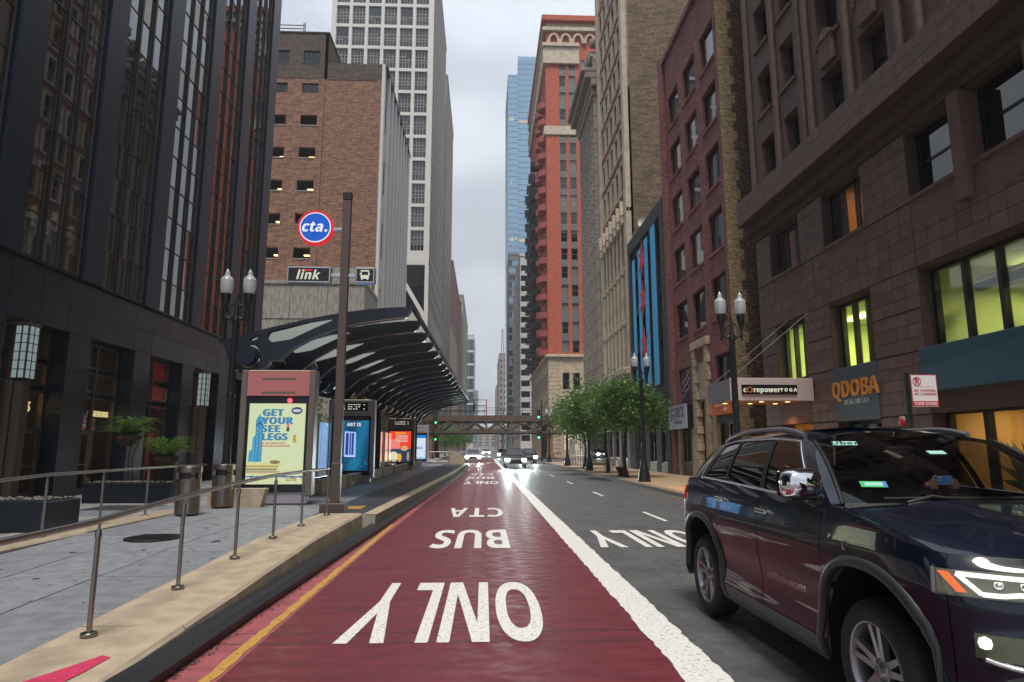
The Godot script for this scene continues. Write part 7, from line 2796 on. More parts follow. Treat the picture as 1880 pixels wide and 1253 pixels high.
func wheel(parent: Node3D, at: Vector3, s: float) -> void:
	var w := Node3D.new()
	w.name = "wheel"
	parent.add_child(w, true)
	w.position = at
	if s > 0: w.rotation.y = PI
	var turn := Basis(Vector3.FORWARD, -PI / 2)   # the axle points to local -x
	var b := MB.new()
	b.xf = Transform3D(Basis(Vector3(0, 0, 1), Vector3(-1, 0, 0), Vector3(0, -1, 0)), Vector3.ZERO)
	b.lathe([[0.255, -0.12], [0.33, -0.125], [0.375, -0.105], [0.392, -0.06], [0.395, 0.0], [0.392, 0.06], [0.38, 0.095], [0.35, 0.122], [0.315, 0.128], [0.275, 0.122], [0.258, 0.108]], 48)
	part("tyre", b, M.tyre, w)
	b = MB.new()
	b.xf = Transform3D(Basis(Vector3(0, 0, 1), Vector3(-1, 0, 0), Vector3(0, -1, 0)), Vector3.ZERO)
	b.lathe([[0.24, -0.1], [0.235, 0.0], [0.24, 0.085], [0.262, 0.112], [0.266, 0.116], [0.258, 0.12], [0.25, 0.112], [0.243, 0.09]], 48)
	part("rim", b, M.alloy, w)
	b = MB.new()
	b.xf = Transform3D(Basis(Vector3(0, 0, 1), Vector3(-1, 0, 0), Vector3(0, -1, 0)), Vector3.ZERO)
	b.lathe([[0.0, 0.0], [0.17, 0.0], [0.17, 0.02], [0.0, 0.02]], 32)
	b.lathe([[0.17, -0.06], [0.24, -0.06]], 32)
	part("brake_disc", b, M.iron, w)
	b = MB.new()
	for k in 5:
		for e in [-1, 1]:
			var a := TAU * k / 5 + PI / 2
			var a0: float = a + e * 0.30
			var a1: float = a + e * 0.17
			var p0 := Vector3(-0.075, 0.05 * sin(a0), 0.05 * cos(a0))
			var p1 := Vector3(-0.105, 0.245 * sin(a1), 0.245 * cos(a1))
			var d := (p1 - p0).normalized()
			var x := d.cross(Vector3(-1, 0, 0)).normalized()
			var q := [[0.026, 0.022], [0.019, 0.016]]
			var P := []
			for h in 2:
				var c: Vector3 = [p0, p1][h]
				P.append([c - x * q[h][0] + Vector3(0.035, 0, 0), c - x * q[h][0] * 0.8, c + x * q[h][0] * 0.8, c + x * q[h][0] + Vector3(0.035, 0, 0)])
			for j in 3: b.quad(P[0][j], P[0][j + 1], P[1][j + 1], P[1][j])
	part("spoke", b, M.alloy, w)
	b = MB.new()
	b.xf = Transform3D(Basis(Vector3(0, 0, 1), Vector3(-1, 0, 0), Vector3(0, -1, 0)), Vector3.ZERO)
	b.lathe([[0.075, 0.03], [0.07, 0.075], [0.04, 0.09], [0.035, 0.1], [0.0, 0.102]], 20)
	part("hub_cap", b, M.alloy, w)

func suv() -> void:
	var t := thing("suv", "dark navy sport utility car with lit daytime lamps driving towards the camera", "car", Vector3(3.2, 0.004, -5.365))
	# underbody and inner shell, black
	var b := MB.new()
	b.box(Vector3(-0.8, 0.28, -2.1), Vector3(0.8, 0.5, 2.15))
	b.box(Vector3(-0.88, 0.5, -2.1), Vector3(0.88, 1.0, -2.05))
	part("underbody", b, M.car_black, t)
	both("inner_shell", car_panel(0.0, 1.0, -1, -1, -0.014, 150, 10), M.car_black, t)
	# body panels, a finger's breadth apart
	var gap := 0.0012
	var sB := plan_s(-0.03)
	var sC := plan_s(-0.86)
	var sA := plan_s(0.99)
	var sN := 0.80
	both("tailgate", car_panel(0.0, 0.085, 0.62), M.car_navy, t)
	both("rear_quarter", car_panel(0.085 + gap, sC - gap), M.car_navy, t)
	var rd := both("rear_door", car_panel(sC, sB - gap, 0.44), M.car_navy, t)
	var fd := both("front_door", car_panel(sB + gap, sA - gap, 0.44), M.car_navy, t)
	both("front_fender", car_panel(sA, sN - gap, -1, -1, 0.0, 40), M.car_navy, t)
	both("front_bumper", car_panel(sN + gap, 1.0, 0.36, 0.93, 0.0, 36), M.car_navy, t)
	both("nose", car_panel(sN + gap, 1.0, 0.935, -1, 0.0, 36, 8), M.car_navy, t)
	both("rear_bumper", car_panel(0.0, 0.085, 0.4, 0.61, 0.02), M.car_navy, t)
	both("sill", car_panel(plan_s(-0.92), plan_s(0.93), 0.29, 0.435, 0.005), M.car_trim, t)
	# wheel arch flares
	for zc in [-1.455, 1.455]:
		var pts := []
		var g := []
		for k in 25:
			var d := lerpf(-0.545, 0.545, k / 24.0) 
			var y := 0.40 + 0.555 * pow(maxf(0.0, 1.0 - pow(absf(d) / 0.545, 2.6)), 0.5)
			pts.append(Vector2(zc + d, y))
		pts.push_front(Vector2(zc - 0.55, 0.31)); pts.append(Vector2(zc + 0.55, 0.31))
		var prof := [[0.0, -0.03], [0.0, 0.022], [0.022, 0.026], [0.05, 0.02], [0.062, -0.004]]   # outwards from the arch, off the body
		for q in prof:
			var row := []
			for i in pts.size():
				var tg: Vector2 = (pts[mini(i + 1, pts.size() - 1)] - pts[maxi(i - 1, 0)]).normalized()
				var no := Vector2(-tg.y, tg.x)
				var pos: Vector2 = pts[i] + no * q[0]
				var zz := clampf(pos.x, -1.99, 1.99)
				var s := plan_s(zz) if zz < 1.55 else 0.70 + 0.30 * (asin(pow(clampf((zz - 1.55) / 0.83, 0, 1), 1.0 / 0.72)) / (PI / 2))
				if zz < -1.72: s = 0.14 * (1.0 - asin(pow(clampf((-1.72 - zz) / 0.60, 0, 1), 1.0 / 0.55)) / (PI / 2))
				row.append(car_at(s, pos.y, q[1]))
			g.append(row)
		b = MB.new()
		b.smooth(g)
		both("arch_flare", b, M.car_trim, t)
		# liner
		b = MB.new()
		var lg := []
		for x in [-0.93, -0.55]:
			var row := []
			for i in pts.size(): row.append(Vector3(x, pts[i].y + 0.015, pts[i].x))
			lg.append(row)
		b.smooth(lg)
		both("wheel_liner", b, M.car_black, t)
		part("axle_block", bx(Vector3(-0.56, 0.3, zc - 0.5), Vector3(0.56, 0.95, zc + 0.5)), M.car_black, t)
		wheel(t, Vector3(-0.845, 0.395, zc), -1.0)
		wheel(t, Vector3(0.845, 0.395, zc), 1.0)
	# greenhouse: boundaries along the belt and along the roof rail
	var bz := [-2.08, -1.50, -0.90, -0.84, -0.075, 0.01, 0.86, 1.08]
	var rz := [-1.80, -1.30, -0.90, -0.84, -0.19, -0.11, 0.24, 0.43]
	var ry := [1.66, 1.705, 1.735, 1.737, 1.745, 1.745, 1.72, 1.70]
	var rx := [0.66, 0.70, 0.72, 0.72, 0.72, 0.72, 0.715, 0.70]
	var bel := func(z: float, up := 0.0) -> Vector3:
		var s := plan_s(clampf(z, -1.72, 1.5))
		var y := pl(BELT, z)
		var p := car_at(s, y)
		if z < -1.72: p = Vector3(p.x + 0.18 * pow((-1.72 - z) / 0.36, 2.0), y, z)
		return p + Vector3(0.012, up, 0)
	var roofp := func(z: float) -> Vector3:
		var x := 0.0; var y := 0.0
		for i in 7:
			if z >= rz[i] and z <= rz[i + 1]:
				var f: float = (z - rz[i]) / (rz[i + 1] - rz[i])
				x = lerpf(rx[i], rx[i + 1], f); y = lerpf(ry[i], ry[i + 1], f)
		return Vector3(-x, y, z)
	var strip := func(z0: float, z1: float, r0: float, r1: float, lo: float, hi: float, out: float) -> MB:
		var g := []
		for i in 9:
			var f: float = lerpf(lo, hi, i / 8.0)
			var row := []
			for j in 7:
				var e := j / 6.0
				var p: Vector3 = bel.call(lerpf(z0, z1, e)).lerp(roofp.call(lerpf(r0, r1, e)), f)
				p.x -= 0.045 * 4.0 * f * (1.0 - f) * 0.55 + out
				row.append(p)
			g.append(row)
		var o := MB.new()
		o.smooth(g)
		return o
	# pillars, as body strips a little proud of the glass
	both("pillar", strip.call(bz[0], bz[1] + 0.02, rz[0], rz[1] + 0.02, 0.0, 1.0, 0.0), M.car_navy, t)
	both("pillar", strip.call(bz[2], bz[3], rz[2], rz[3], 0.0, 1.0, 0.002), M.car_black, t)
	both("pillar", strip.call(bz[4], bz[5], rz[4], rz[5], 0.0, 1.0, 0.002), M.car_black, t)
	both("pillar", strip.call(bz[6], bz[7], rz[6], rz[7], 0.0, 1.0, 0.004), M.car_navy, t)
	for q in [[1, 2], [3, 4], [5, 6]]:
		both("side_window", strip.call(bz[q[0]], bz[q[1]], rz[q[0]], rz[q[1]], 0.03, 0.94, -0.006), M.privacy_glass if q[0] < 5 else M.windshield_glass, t)
	both("roof_rail_panel", strip.call(bz[1], bz[6], rz[1], rz[6], 0.94, 1.0, 0.002), M.car_navy, t)
	# bright trim round the glass
	var trim := []
	for k in 13: trim.append(bel.call(lerpf(-1.56, 0.93, k / 12.0), 0.006) + Vector3(-0.006, 0, 0))
	b = MB.new()
	b.tube(trim, 0.011, 6)
	both("window_trim", b, M.chrome, t)
	trim = []
	for k in 9:
		var f := k / 8.0
		var p: Vector3 = bel.call(0.90).lerp(roofp.call(0.27), f * 0.95)
		p.x -= 0.045 * 4.0 * f * (1.0 - f) * 0.55 + 0.01
		trim.append(p)
	for k in 13:
		var p: Vector3 = bel.call(lerpf(0.86, -1.5, k / 12.0)).lerp(roofp.call(lerpf(0.22, -1.32, k / 12.0)), 0.955)
		p.x -= 0.013
		trim.append(p)
	for k in 7:
		var f := 1.0 - k / 6.0
		var p: Vector3 = bel.call(-1.56).lerp(roofp.call(-1.36), f * 0.95)
		p.x -= 0.045 * 4.0 * f * (1.0 - f) * 0.55 + 0.01
		trim.append(p)
	b = MB.new()
	b.tube(trim, 0.010, 6)
	both("window_trim", b, M.chrome, t)
	# roof
	var g := []
	for i in 21:
		var z := lerpf(-1.80, 0.43, i / 20.0)
		var e: Vector3 = roofp.call(z)
		var row := []
		for j in 13:
			var f := j / 6.0 - 1.0
			var zz := z - (0.13 * (1.0 - f * f) * smoothstep(0.0, 0.43, z)) - (0.10 * (1.0 - f * f) * smoothstep(-1.5, -1.8, z))
			row.append(Vector3(-e.x * f, e.y + 0.075 * (1.0 - pow(absf(f), 2.4)), zz))
		g.append(row)
	g.reverse()
	b = MB.new()
	b.smooth(g)
	part("roof", b, M.car_navy, t)
	b = MB.new()
	b.smooth([[Vector3(-0.42, 1.812, 0.12), Vector3(0, 1.823, 0.10), Vector3(0.42, 1.812, 0.12)], [Vector3(-0.42, 1.822, -0.9), Vector3(0, 1.828, -0.9), Vector3(0.42, 1.822, -0.9)]])
	part("sunroof", b, M.dark_glass, t)
	# roof rails
	b = MB.new()
	var rr := []
	for k in 13:
		var f := k / 12.0
		var e: Vector3 = roofp.call(lerpf(-1.55, 0.22, f))
		rr.append(Vector3(e.x + 0.05, e.y + 0.03 + 0.035 * pow(sin(PI * f), 0.4), e.z))
	b.tube(rr, 0.022, 8)
	both("roof_rail", b, M.alloy, t)
	# windshield, from cowl to roof
	var lo := []; var hi := []
	for j in 13:
		var f := j / 6.0 - 1.0
		lo.append(Vector3(0.855 * f, 1.285 + 0.02 * (1 - f * f), 1.07 + 0.17 * (1.0 - f * f)))
		hi.append(Vector3(0.69 * f, 1.70 + 0.07 * (1.0 - pow(absf(f), 2.4)), 0.44 - 0.13 * (1.0 - f * f)))
	b = patch(lo, hi, 10, Vector3(0, 0.02, 0.03))
	part("windshield", b, M.windshield_glass, t)
	var edge := []
	for k in 11: edge.append(lo[0].lerp(hi[0], k / 10.0) + Vector3(-0.01, 0.02 * 4 * k / 10.0 * (1 - k / 10.0), 0.03 * 4 * k / 10.0 * (1 - k / 10.0)))
	b = MB.new()
	b.tube(edge, 0.016, 6)
	both("windshield_seal", b, M.car_black, t)
	# A-pillar outer skin between windshield and side glass
	var ap := []; var aq := []
	for k in 9:
		var f := k / 8.0
		var p: Vector3 = bel.call(1.06).lerp(roofp.call(0.41), f)
		p.x -= 0.045 * 4.0 * f * (1.0 - f) * 0.55 + 0.002
		ap.append(p)
		aq.append(lo[0].lerp(hi[0], f) + Vector3(-0.015, 0.02 * 4 * f * (1 - f) + 0.004, 0.03 * 4 * f * (1 - f)))
	both("pillar_skin", patch(ap, aq, 4), M.car_navy, t)
	# hood: from the cowl to the nose, with a raised centre
	var hg := []
	for i in 19:
		var f := i / 18.0
		var row := []
		for j in 17:
			var e := j / 8.0 - 1.0
			var s := lerpf(plan_s(1.06), 0.985, pow(f, 0.95))
			var zc := lerpf(1.22, 2.215, f)
			var zs := lerpf(1.06, 1.98, f)
			var ee := absf(e)
			var w: float = lerpf(0.895, 0.80, f * f)
			var zz := lerpf(zc, zs, pow(ee, 2.6))
			var yedge := pl(BELT, zs) - 0.012
			var y := yedge + lerpf(0.035, 0.06, f) * (1.0 - pow(ee, 3.0)) + 0.022 * smoothstep(0.62, 0.5, ee) * (1.0 - 0.4 * f) - 0.05 * pow(f, 5.0)
			row.append(Vector3(w * e, y, zz))
		hg.append(row)
	b = MB.new()
	hg.reverse()
	b.smooth(hg)
	part("hood", b, M.car_navy, t)
	# fender tops between the hood edge and the flank
	hg.reverse()
	var fg := []
	for i in 19:
		var p: Vector3 = hg[i][0]
		var z := p.z
		var s := plan_s(z) if z < 1.55 else 0.70 + 0.30 * (asin(pow(clampf((z - 1.55) / 0.83, 0, 1), 1.0 / 0.72)) / (PI / 2))
		var q := car_at(s, pl(BELT, z))
		fg.append([q, q.lerp(p, 0.5) + Vector3(0, 0.012, 0), p + Vector3(-0.004, -0.002, 0)])
	fg.reverse()
	b = MB.new()
	b.smooth(fg)
	both("fender_top", b, M.car_navy, t)
	# nose cap over the grille
	var nl := []; var nh := []
	for j in 17:
		var p: Vector3 = hg[18][j]
		nh.append(p)
		var e := j / 8.0 - 1.0
		var s := lerpf(0.86, 1.0, 1.0 - absf(e))
		var q := car_at(s, 1.04)
		nl.append(Vector3(-q.x if e > 0 else q.x, q.y, q.z))
	part("hood_lip", patch(nl, nh, 5, Vector3(0, 0.015, 0.02)), M.car_navy, t)
	# cowl and wipers
	part("cowl", patch([Vector3(-0.86, 1.27, 1.06), Vector3(-0.4, 1.285, 1.21), Vector3(0, 1.29, 1.235), Vector3(0.4, 1.285, 1.21), Vector3(0.86, 1.27, 1.06)], [Vector3(-0.855, 1.292, 1.05), Vector3(-0.4, 1.305, 1.19), Vector3(0, 1.31, 1.215), Vector3(0.4, 1.305, 1.19), Vector3(0.855, 1.292, 1.05)], 2), M.car_black, t)
	for x in [-0.35, 0.42]:
		b = MB.new()
		b.tube([Vector3(x - 0.16, 1.305, 1.19), Vector3(x, 1.345, 1.20), Vector3(x + 0.12, 1.33, 1.21), Vector3(x + 0.5, 1.325, 1.15)], 0.014, 6)
		b.tube([Vector3(x - 0.3, 1.33, 1.17), Vector3(x + 0.1, 1.338, 1.2), Vector3(x + 0.5, 1.33, 1.15)], 0.009, 6)
		part("wiper", b, M.car_black, t)
	# headlamps
	for sd in [0]:
		var hl := car_panel(0.789, 0.95, 0.942, 1.056, 0.006, 24, 8)
		both("headlight_housing", hl, M.lens_dark, t)
		var og := []
		for i in 9:
			var row := []
			for j in 5: row.append(car_at(lerpf(0.790, 0.803, j / 4.0) + 0.022 * (1.0 - i / 8.0), lerpf(0.955, 1.046, i / 8.0), 0.012))
			og.append(row)
		b = MB.new()
		b.smooth(og)
		both("headlight_marker", b, M.lit_orange_marker, t)
		var loop := []
		for k in 13: loop.append(car_at(lerpf(0.813, 0.945, k / 12.0), 1.040 - 0.012 * k / 12.0, 0.016))
		var low := []
		for k in 13:
			var f := k / 12.0
			low.append(car_at(lerpf(0.842, 0.945, f), 0.955 + 0.012 * smoothstep(0.2, 0.45, f) - 0.006 * f, 0.016))
		low.reverse()
		b = MB.new()
		b.tube(loop, 0.011, 8)
		b.tube([loop[0], loop[0].lerp(low[12], 0.5), low[12]], 0.011, 8)
		b.tube(low, 0.011, 8)
		both("headlight_tube", b, M.lit_drl, t)
		for q in [[0.862, 0.998], [0.893, 0.998]]:
			b = MB.new()
			b.lathe([[0.0, -0.022], [0.02, -0.016], [0.025, 0.0], [0.02, 0.016], [0.0, 0.022]], 14, car_at(q[0], q[1], 0.0))
			both("headlight_projector", b, M.chrome, t)
		both("headlight_lens", car_panel(0.787, 0.952, 0.938, 1.06, 0.034, 24, 8), M.lens_glass, t)
		both("headlight_trim", car_panel(0.782, 0.787, 0.938, 1.062, 0.007, 4, 6), M.alloy, t)
		# fog lamp pocket
		both("fog_pocket", car_panel(0.828, 0.945, 0.665, 0.775, 0.004, 16, 6), M.lens_dark, t)
		b = MB.new()
		var fl := car_at(0.84, 0.735, 0.0)
		b.lathe([[0.0, -0.03], [0.024, -0.02], [0.03, 0.0], [0.024, 0.02], [0.0, 0.03]], 16, fl)
		both("fog_light", b, M.lit_fog, t)
		var ft := []
		for k in 9: ft.append(car_at(lerpf(0.84, 0.95, k / 8.0), 0.665 - 0.025 * sin(k / 8.0 * PI), 0.014))
		b = MB.new()
		b.tube(ft, 0.012, 6)
		both("fog_trim", b, M.chrome, t)
		# grille
		both("grille", car_panel(0.955, 1.0, 0.9, 1.05, 0.008, 8, 4), M.car_black, t)
		for k in 3:
			both("grille_slot", car_panel(0.948 + k * 0.018, 0.960 + k * 0.018, 0.89, 1.04, 0.02, 3, 6), M.chrome, t)
		both("lower_grille", car_panel(0.955, 1.0, 0.5, 0.78, 0.006, 6, 4), M.car_black, t)
	# tail lamp
	both("tail_light", car_panel(0.085, 0.125, 1.10, 1.25, 0.008, 8, 8), M.lit_tail, t)
	# rear glass and gate top
	var r0 := []; var r1 := []
	for j in 9:
		var f := j / 4.0 - 1.0
		r0.append(Vector3(-0.82 * f, 1.33, -2.1 - 0.12 * (1 - f * f)))
		r1.append(Vector3(-0.64 * f, 1.66 + 0.06 * (1 - f * f), -1.8 - 0.10 * (1 - f * f)))
	part("rear_window", patch(r0, r1, 6, Vector3(0, 0.02, -0.03)), M.privacy_glass, t)
	# handles, mirrors, badge, sensors
	for q in [[-0.90, 1.185, rd], [-0.03 + 0.02, 1.16, fd]]:
		var s := plan_s(q[0] + (0.05 if q[0] < -0.5 else 0.11))
		var p := car_at(s, q[1])
		b = MB.new()
		b.cbox(p + Vector3(-0.042, -0.016, -0.09), p + Vector3(-0.02, 0.018, 0.11), 0.008)
		b.cbox(p + Vector3(-0.04, -0.012, -0.085), p + Vector3(0.02, 0.012, -0.05), 0.004)
		b.cbox(p + Vector3(-0.04, -0.012, 0.07), p + Vector3(0.02, 0.012, 0.105), 0.004)
		both("door_handle", b, M.chrome, t)
		b = MB.new()
		b.cbox(p + Vector3(-0.004, -0.03, -0.06), p + Vector3(0.01, 0.03, 0.08), 0.003)
		both("handle_recess", b, M.car_black, t)
	var mg := []
	for i in 9:
		var a := PI * i / 8
		var row := []
		for j in 17:
			var c := TAU * j / 16
			var rr2 := pow(sin(a), 0.45)
			row.append(Vector3(-1.055 + 0.135 * signf(cos(c)) * pow(absf(cos(c)), 0.6) * rr2, 1.415 + 0.10 * signf(sin(c)) * pow(absf(sin(c)), 0.6) * rr2 + 0.012 * cos(c), 0.90 + 0.10 * -cos(a)))
		mg.append(row)
	b = MB.new()
	b.smooth(mg, true)
	both("mirror_cap", b, M.chrome, t)
	b = MB.new()
	b.cbox(Vector3(-1.16, 1.305, 0.82), Vector3(-0.93, 1.35, 0.97), 0.015)
	b.cbox(Vector3(-0.99, 1.26, 0.84), Vector3(-0.90, 1.34, 0.96), 0.015)
	both("mirror_foot", b, M.car_black, t)
	b = MB.new()
	b.box(Vector3(-1.17, 1.33, 0.79), Vector3(-0.95, 1.49, 0.80))
	both("mirror_glass", b, M.dark_glass, t)
	var bp := car_at(plan_s(0.40), 0.685, 0.006)
	text("GRAND CHEROKEE", 0.042, M.chrome, t, Transform3D(Basis(Vector3(0, 0, 1), Vector3.UP, Vector3(-1, 0, 0)), bp), "badge_lettering", 0.006, false, 1.25)
	b = MB.new()
	b.xf = Transform3D(Basis(Vector3.FORWARD, PI / 2), car_at(plan_s(1.3), 1.06, 0.004))
	b.lathe([[0.028, 0.0], [0.026, 0.006], [0.0, 0.008]], 14)
	part("round_badge", b, M.alloy, t)
	# stickers on the windshield
	var ws := func(u: float, v: float) -> Transform3D:
		var f := u
		var p0 := Vector3(0.855 * f, 1.285 + 0.02 * (1 - f * f), 1.07 + 0.17 * (1.0 - f * f))
		var p1 := Vector3(0.69 * f, 1.70 + 0.07 * (1.0 - pow(absf(f), 2.4)), 0.44 - 0.13 * (1.0 - f * f))
		var up := (p1 - p0).normalized()
		var x := Vector3(1, 0.0, -0.42 * f).normalized()
		var n := x.cross(up).normalized()
		up = n.cross(x)
		return Transform3D(Basis(x, up, n), p0.lerp(p1, v) + Vector3(0, 0.02, 0.03) * 4 * v * (1 - v) + n * 0.006)
	for q in [[-0.72, 0.84, 0.17, 0.055, "sticker_mint"], [-0.74, 0.22, 0.16, 0.07, "sticker_green"], [0.08, 0.62, 0.13, 0.05, "sticker_mint"]]:
		var st := part("sticker", bx(Vector3(-q[2] / 2, -q[3] / 2, 0), Vector3(q[2] / 2, q[3] / 2, 0.002)), M[q[4]], t)
		st.transform = ws.call(q[0], q[1])
		if q[1] > 0.8: text("Uber", 0.042, M.car_black, st, Transform3D(Basis(), Vector3(0, 0, 0.003)), "lettering", 0.001, false, 1.4)
		if q[4] == "sticker_green":
			part("sticker_field", bx(Vector3(-0.055, -0.02, 0.002), Vector3(0.055, 0.02, 0.003)), M.sticker_mint, st)
			part("sticker_end", bx(Vector3(0.058, -0.035, 0.002), Vector3(0.08, 0.035, 0.003)), M.sticker_blue, st)
	# cabin
	b = MB.new()
	b.box(Vector3(-0.8, 0.5, -1.9), Vector3(0.8, 0.56, 1.1))
	part("cabin_floor", b, M.cloth_dark, t)
	part("dashboard", patch([Vector3(-0.82, 0.9, 0.62), Vector3(0, 0.9, 0.6), Vector3(0.82, 0.9, 0.62)], [Vector3(-0.84, 1.27, 1.05), Vector3(0, 1.28, 1.2), Vector3(0.84, 1.27, 1.05)], 8, Vector3(0, 0.09, -0.06)), M.cloth_dark, t)
	for x in [-0.4, 0.4]:
		b = MB.new()
		b.cbox(Vector3(x - 0.26, 0.56, -0.45), Vector3(x + 0.26, 0.85, 0.1), 0.06)
		b.cbox(Vector3(x - 0.25, 0.8, -0.62), Vector3(x + 0.25, 1.38, -0.42), 0.07)
		b.cbox(Vector3(x - 0.14, 1.4, -0.6), Vector3(x + 0.14, 1.6, -0.48), 0.04)
		part("seat", b, M.cloth_dark, t)
	b = MB.new()
	b.cbox(Vector3(-0.7, 0.56, -1.5), Vector3(0.7, 1.35, -1.2), 0.06)
	part("rear_seat", b, M.cloth_dark, t)
	b = MB.new()
	var sw := []
	for k in 25:
		var a := TAU * k / 24
		sw.append(Vector3(0.42 + 0.18 * cos(a), 1.12 + 0.17 * sin(a), 0.45 - 0.07 * sin(a)))
	b.tube(sw, 0.016, 8, false)
	b.bar(Vector3(0.25, 1.12, 0.45), Vector3(0.59, 1.12, 0.45), 0.03, 0.05)
	part("steering_wheel", b, M.car_black, t)
	b = MB.new()
	b.cbox(Vector3(-0.11, 1.6, 0.36), Vector3(0.11, 1.665, 0.39), 0.015)
	part("rear_view_mirror", b, M.car_black, t)
	part("load_cover", bx(Vector3(-0.75, 1.0, -2.0), Vector3(0.75, 1.05, -1.5)), M.cloth_dark, t)
	driver(Vector3(3.2, 0.004, -5.365))

# ---------- the person at the wheel ----------
func nets(b: MB, bones: Array, lo: Vector3, hi: Vector3, cell: float, k := 0.04) -> void:   # surface nets over a smooth union of tapered capsules
	var n := Vector3i(((hi - lo) / cell).ceil()) + Vector3i.ONE
	var field := PackedFloat32Array()
	field.resize(n.x * n.y * n.z)
	for z in n.z:
		for y in n.y:
			for x in n.x:
				var p := lo + Vector3(x, y, z) * cell
				var d := 1e9
				for q in bones:
					var a: Vector3 = q[0]
					var ba: Vector3 = q[1] - a
					var h := clampf((p - a).dot(ba) / maxf(ba.length_squared(), 1e-9), 0, 1)
					var e: float = (p - a - ba * h).length() - lerpf(q[2], q[3], h)
					if d > 1e8: d = e
					else:
						var m := maxf(k - absf(d - e), 0.0) / k
						d = minf(d, e) - m * m * k * 0.25
				field[(z * n.y + y) * n.x + x] = d
	var at := {}
	var id := func(x: int, y: int, z: int) -> int: return (z * n.y + y) * n.x + x
	for z in n.z - 1:
		for y in n.y - 1:
			for x in n.x - 1:
				var s := Vector3.ZERO
				var c := 0
				for e in [[0, 1], [2, 3], [4, 5], [6, 7], [0, 2], [1, 3], [4, 6], [5, 7], [0, 4], [1, 5], [2, 6], [3, 7]]:
					var i: int = e[0]; var j: int = e[1]
					var f0 := field[id.call(x + (i & 1), y + (i >> 1 & 1), z + (i >> 2))]
					var f1 := field[id.call(x + (j & 1), y + (j >> 1 & 1), z + (j >> 2))]
					if (f0 < 0) != (f1 < 0):
						var t := f0 / (f0 - f1)
						s += Vector3(i & 1, i >> 1 & 1, i >> 2).lerp(Vector3(j & 1, j >> 1 & 1, j >> 2), t)
						c += 1
				if c: at[id.call(x, y, z)] = lo + (Vector3(x, y, z) + s / c) * cell
	var grad := func(p: Vector3) -> Vector3:
		var q := (p - lo) / cell
		var i := Vector3i(clampi(int(q.x), 1, n.x - 2), clampi(int(q.y), 1, n.y - 2), clampi(int(q.z), 1, n.z - 2))
		return Vector3(field[id.call(i.x + 1, i.y, i.z)] - field[id.call(i.x - 1, i.y, i.z)], field[id.call(i.x, i.y + 1, i.z)] - field[id.call(i.x, i.y - 1, i.z)], field[id.call(i.x, i.y, i.z + 1)] - field[id.call(i.x, i.y, i.z - 1)]).normalized()
	for z in range(1, n.z - 1):
		for y in range(1, n.y - 1):
			for x in range(1, n.x - 1):
				var f0 := field[id.call(x, y, z)]
				for ax in 3:
					var d := Vector3i.ZERO
					d[ax] = 1
					var f1 := field[id.call(x + d.x, y + d.y, z + d.z)]
					if (f0 < 0) == (f1 < 0): continue
					var u := Vector3i.ZERO; var w := Vector3i.ZERO
					u[(ax + 1) % 3] = 1; w[(ax + 2) % 3] = 1
					var P := []
					for o in [Vector3i.ZERO, u, u + w, w]:
						var key: int = id.call(x - o.x, y - o.y, z - o.z)
						if at.has(key): P.append(at[key])
					if P.size() < 4: continue
					var ord := [0, 1, 2, 0, 2, 3] if f0 > 0 else [0, 2, 1, 0, 3, 2]
					for i in ord:
						b.v.append(b.xf * P[i]); b.n.append((b.xf.basis * grad.call(P[i])).normalized()); b.t.append(Vector2.ZERO)

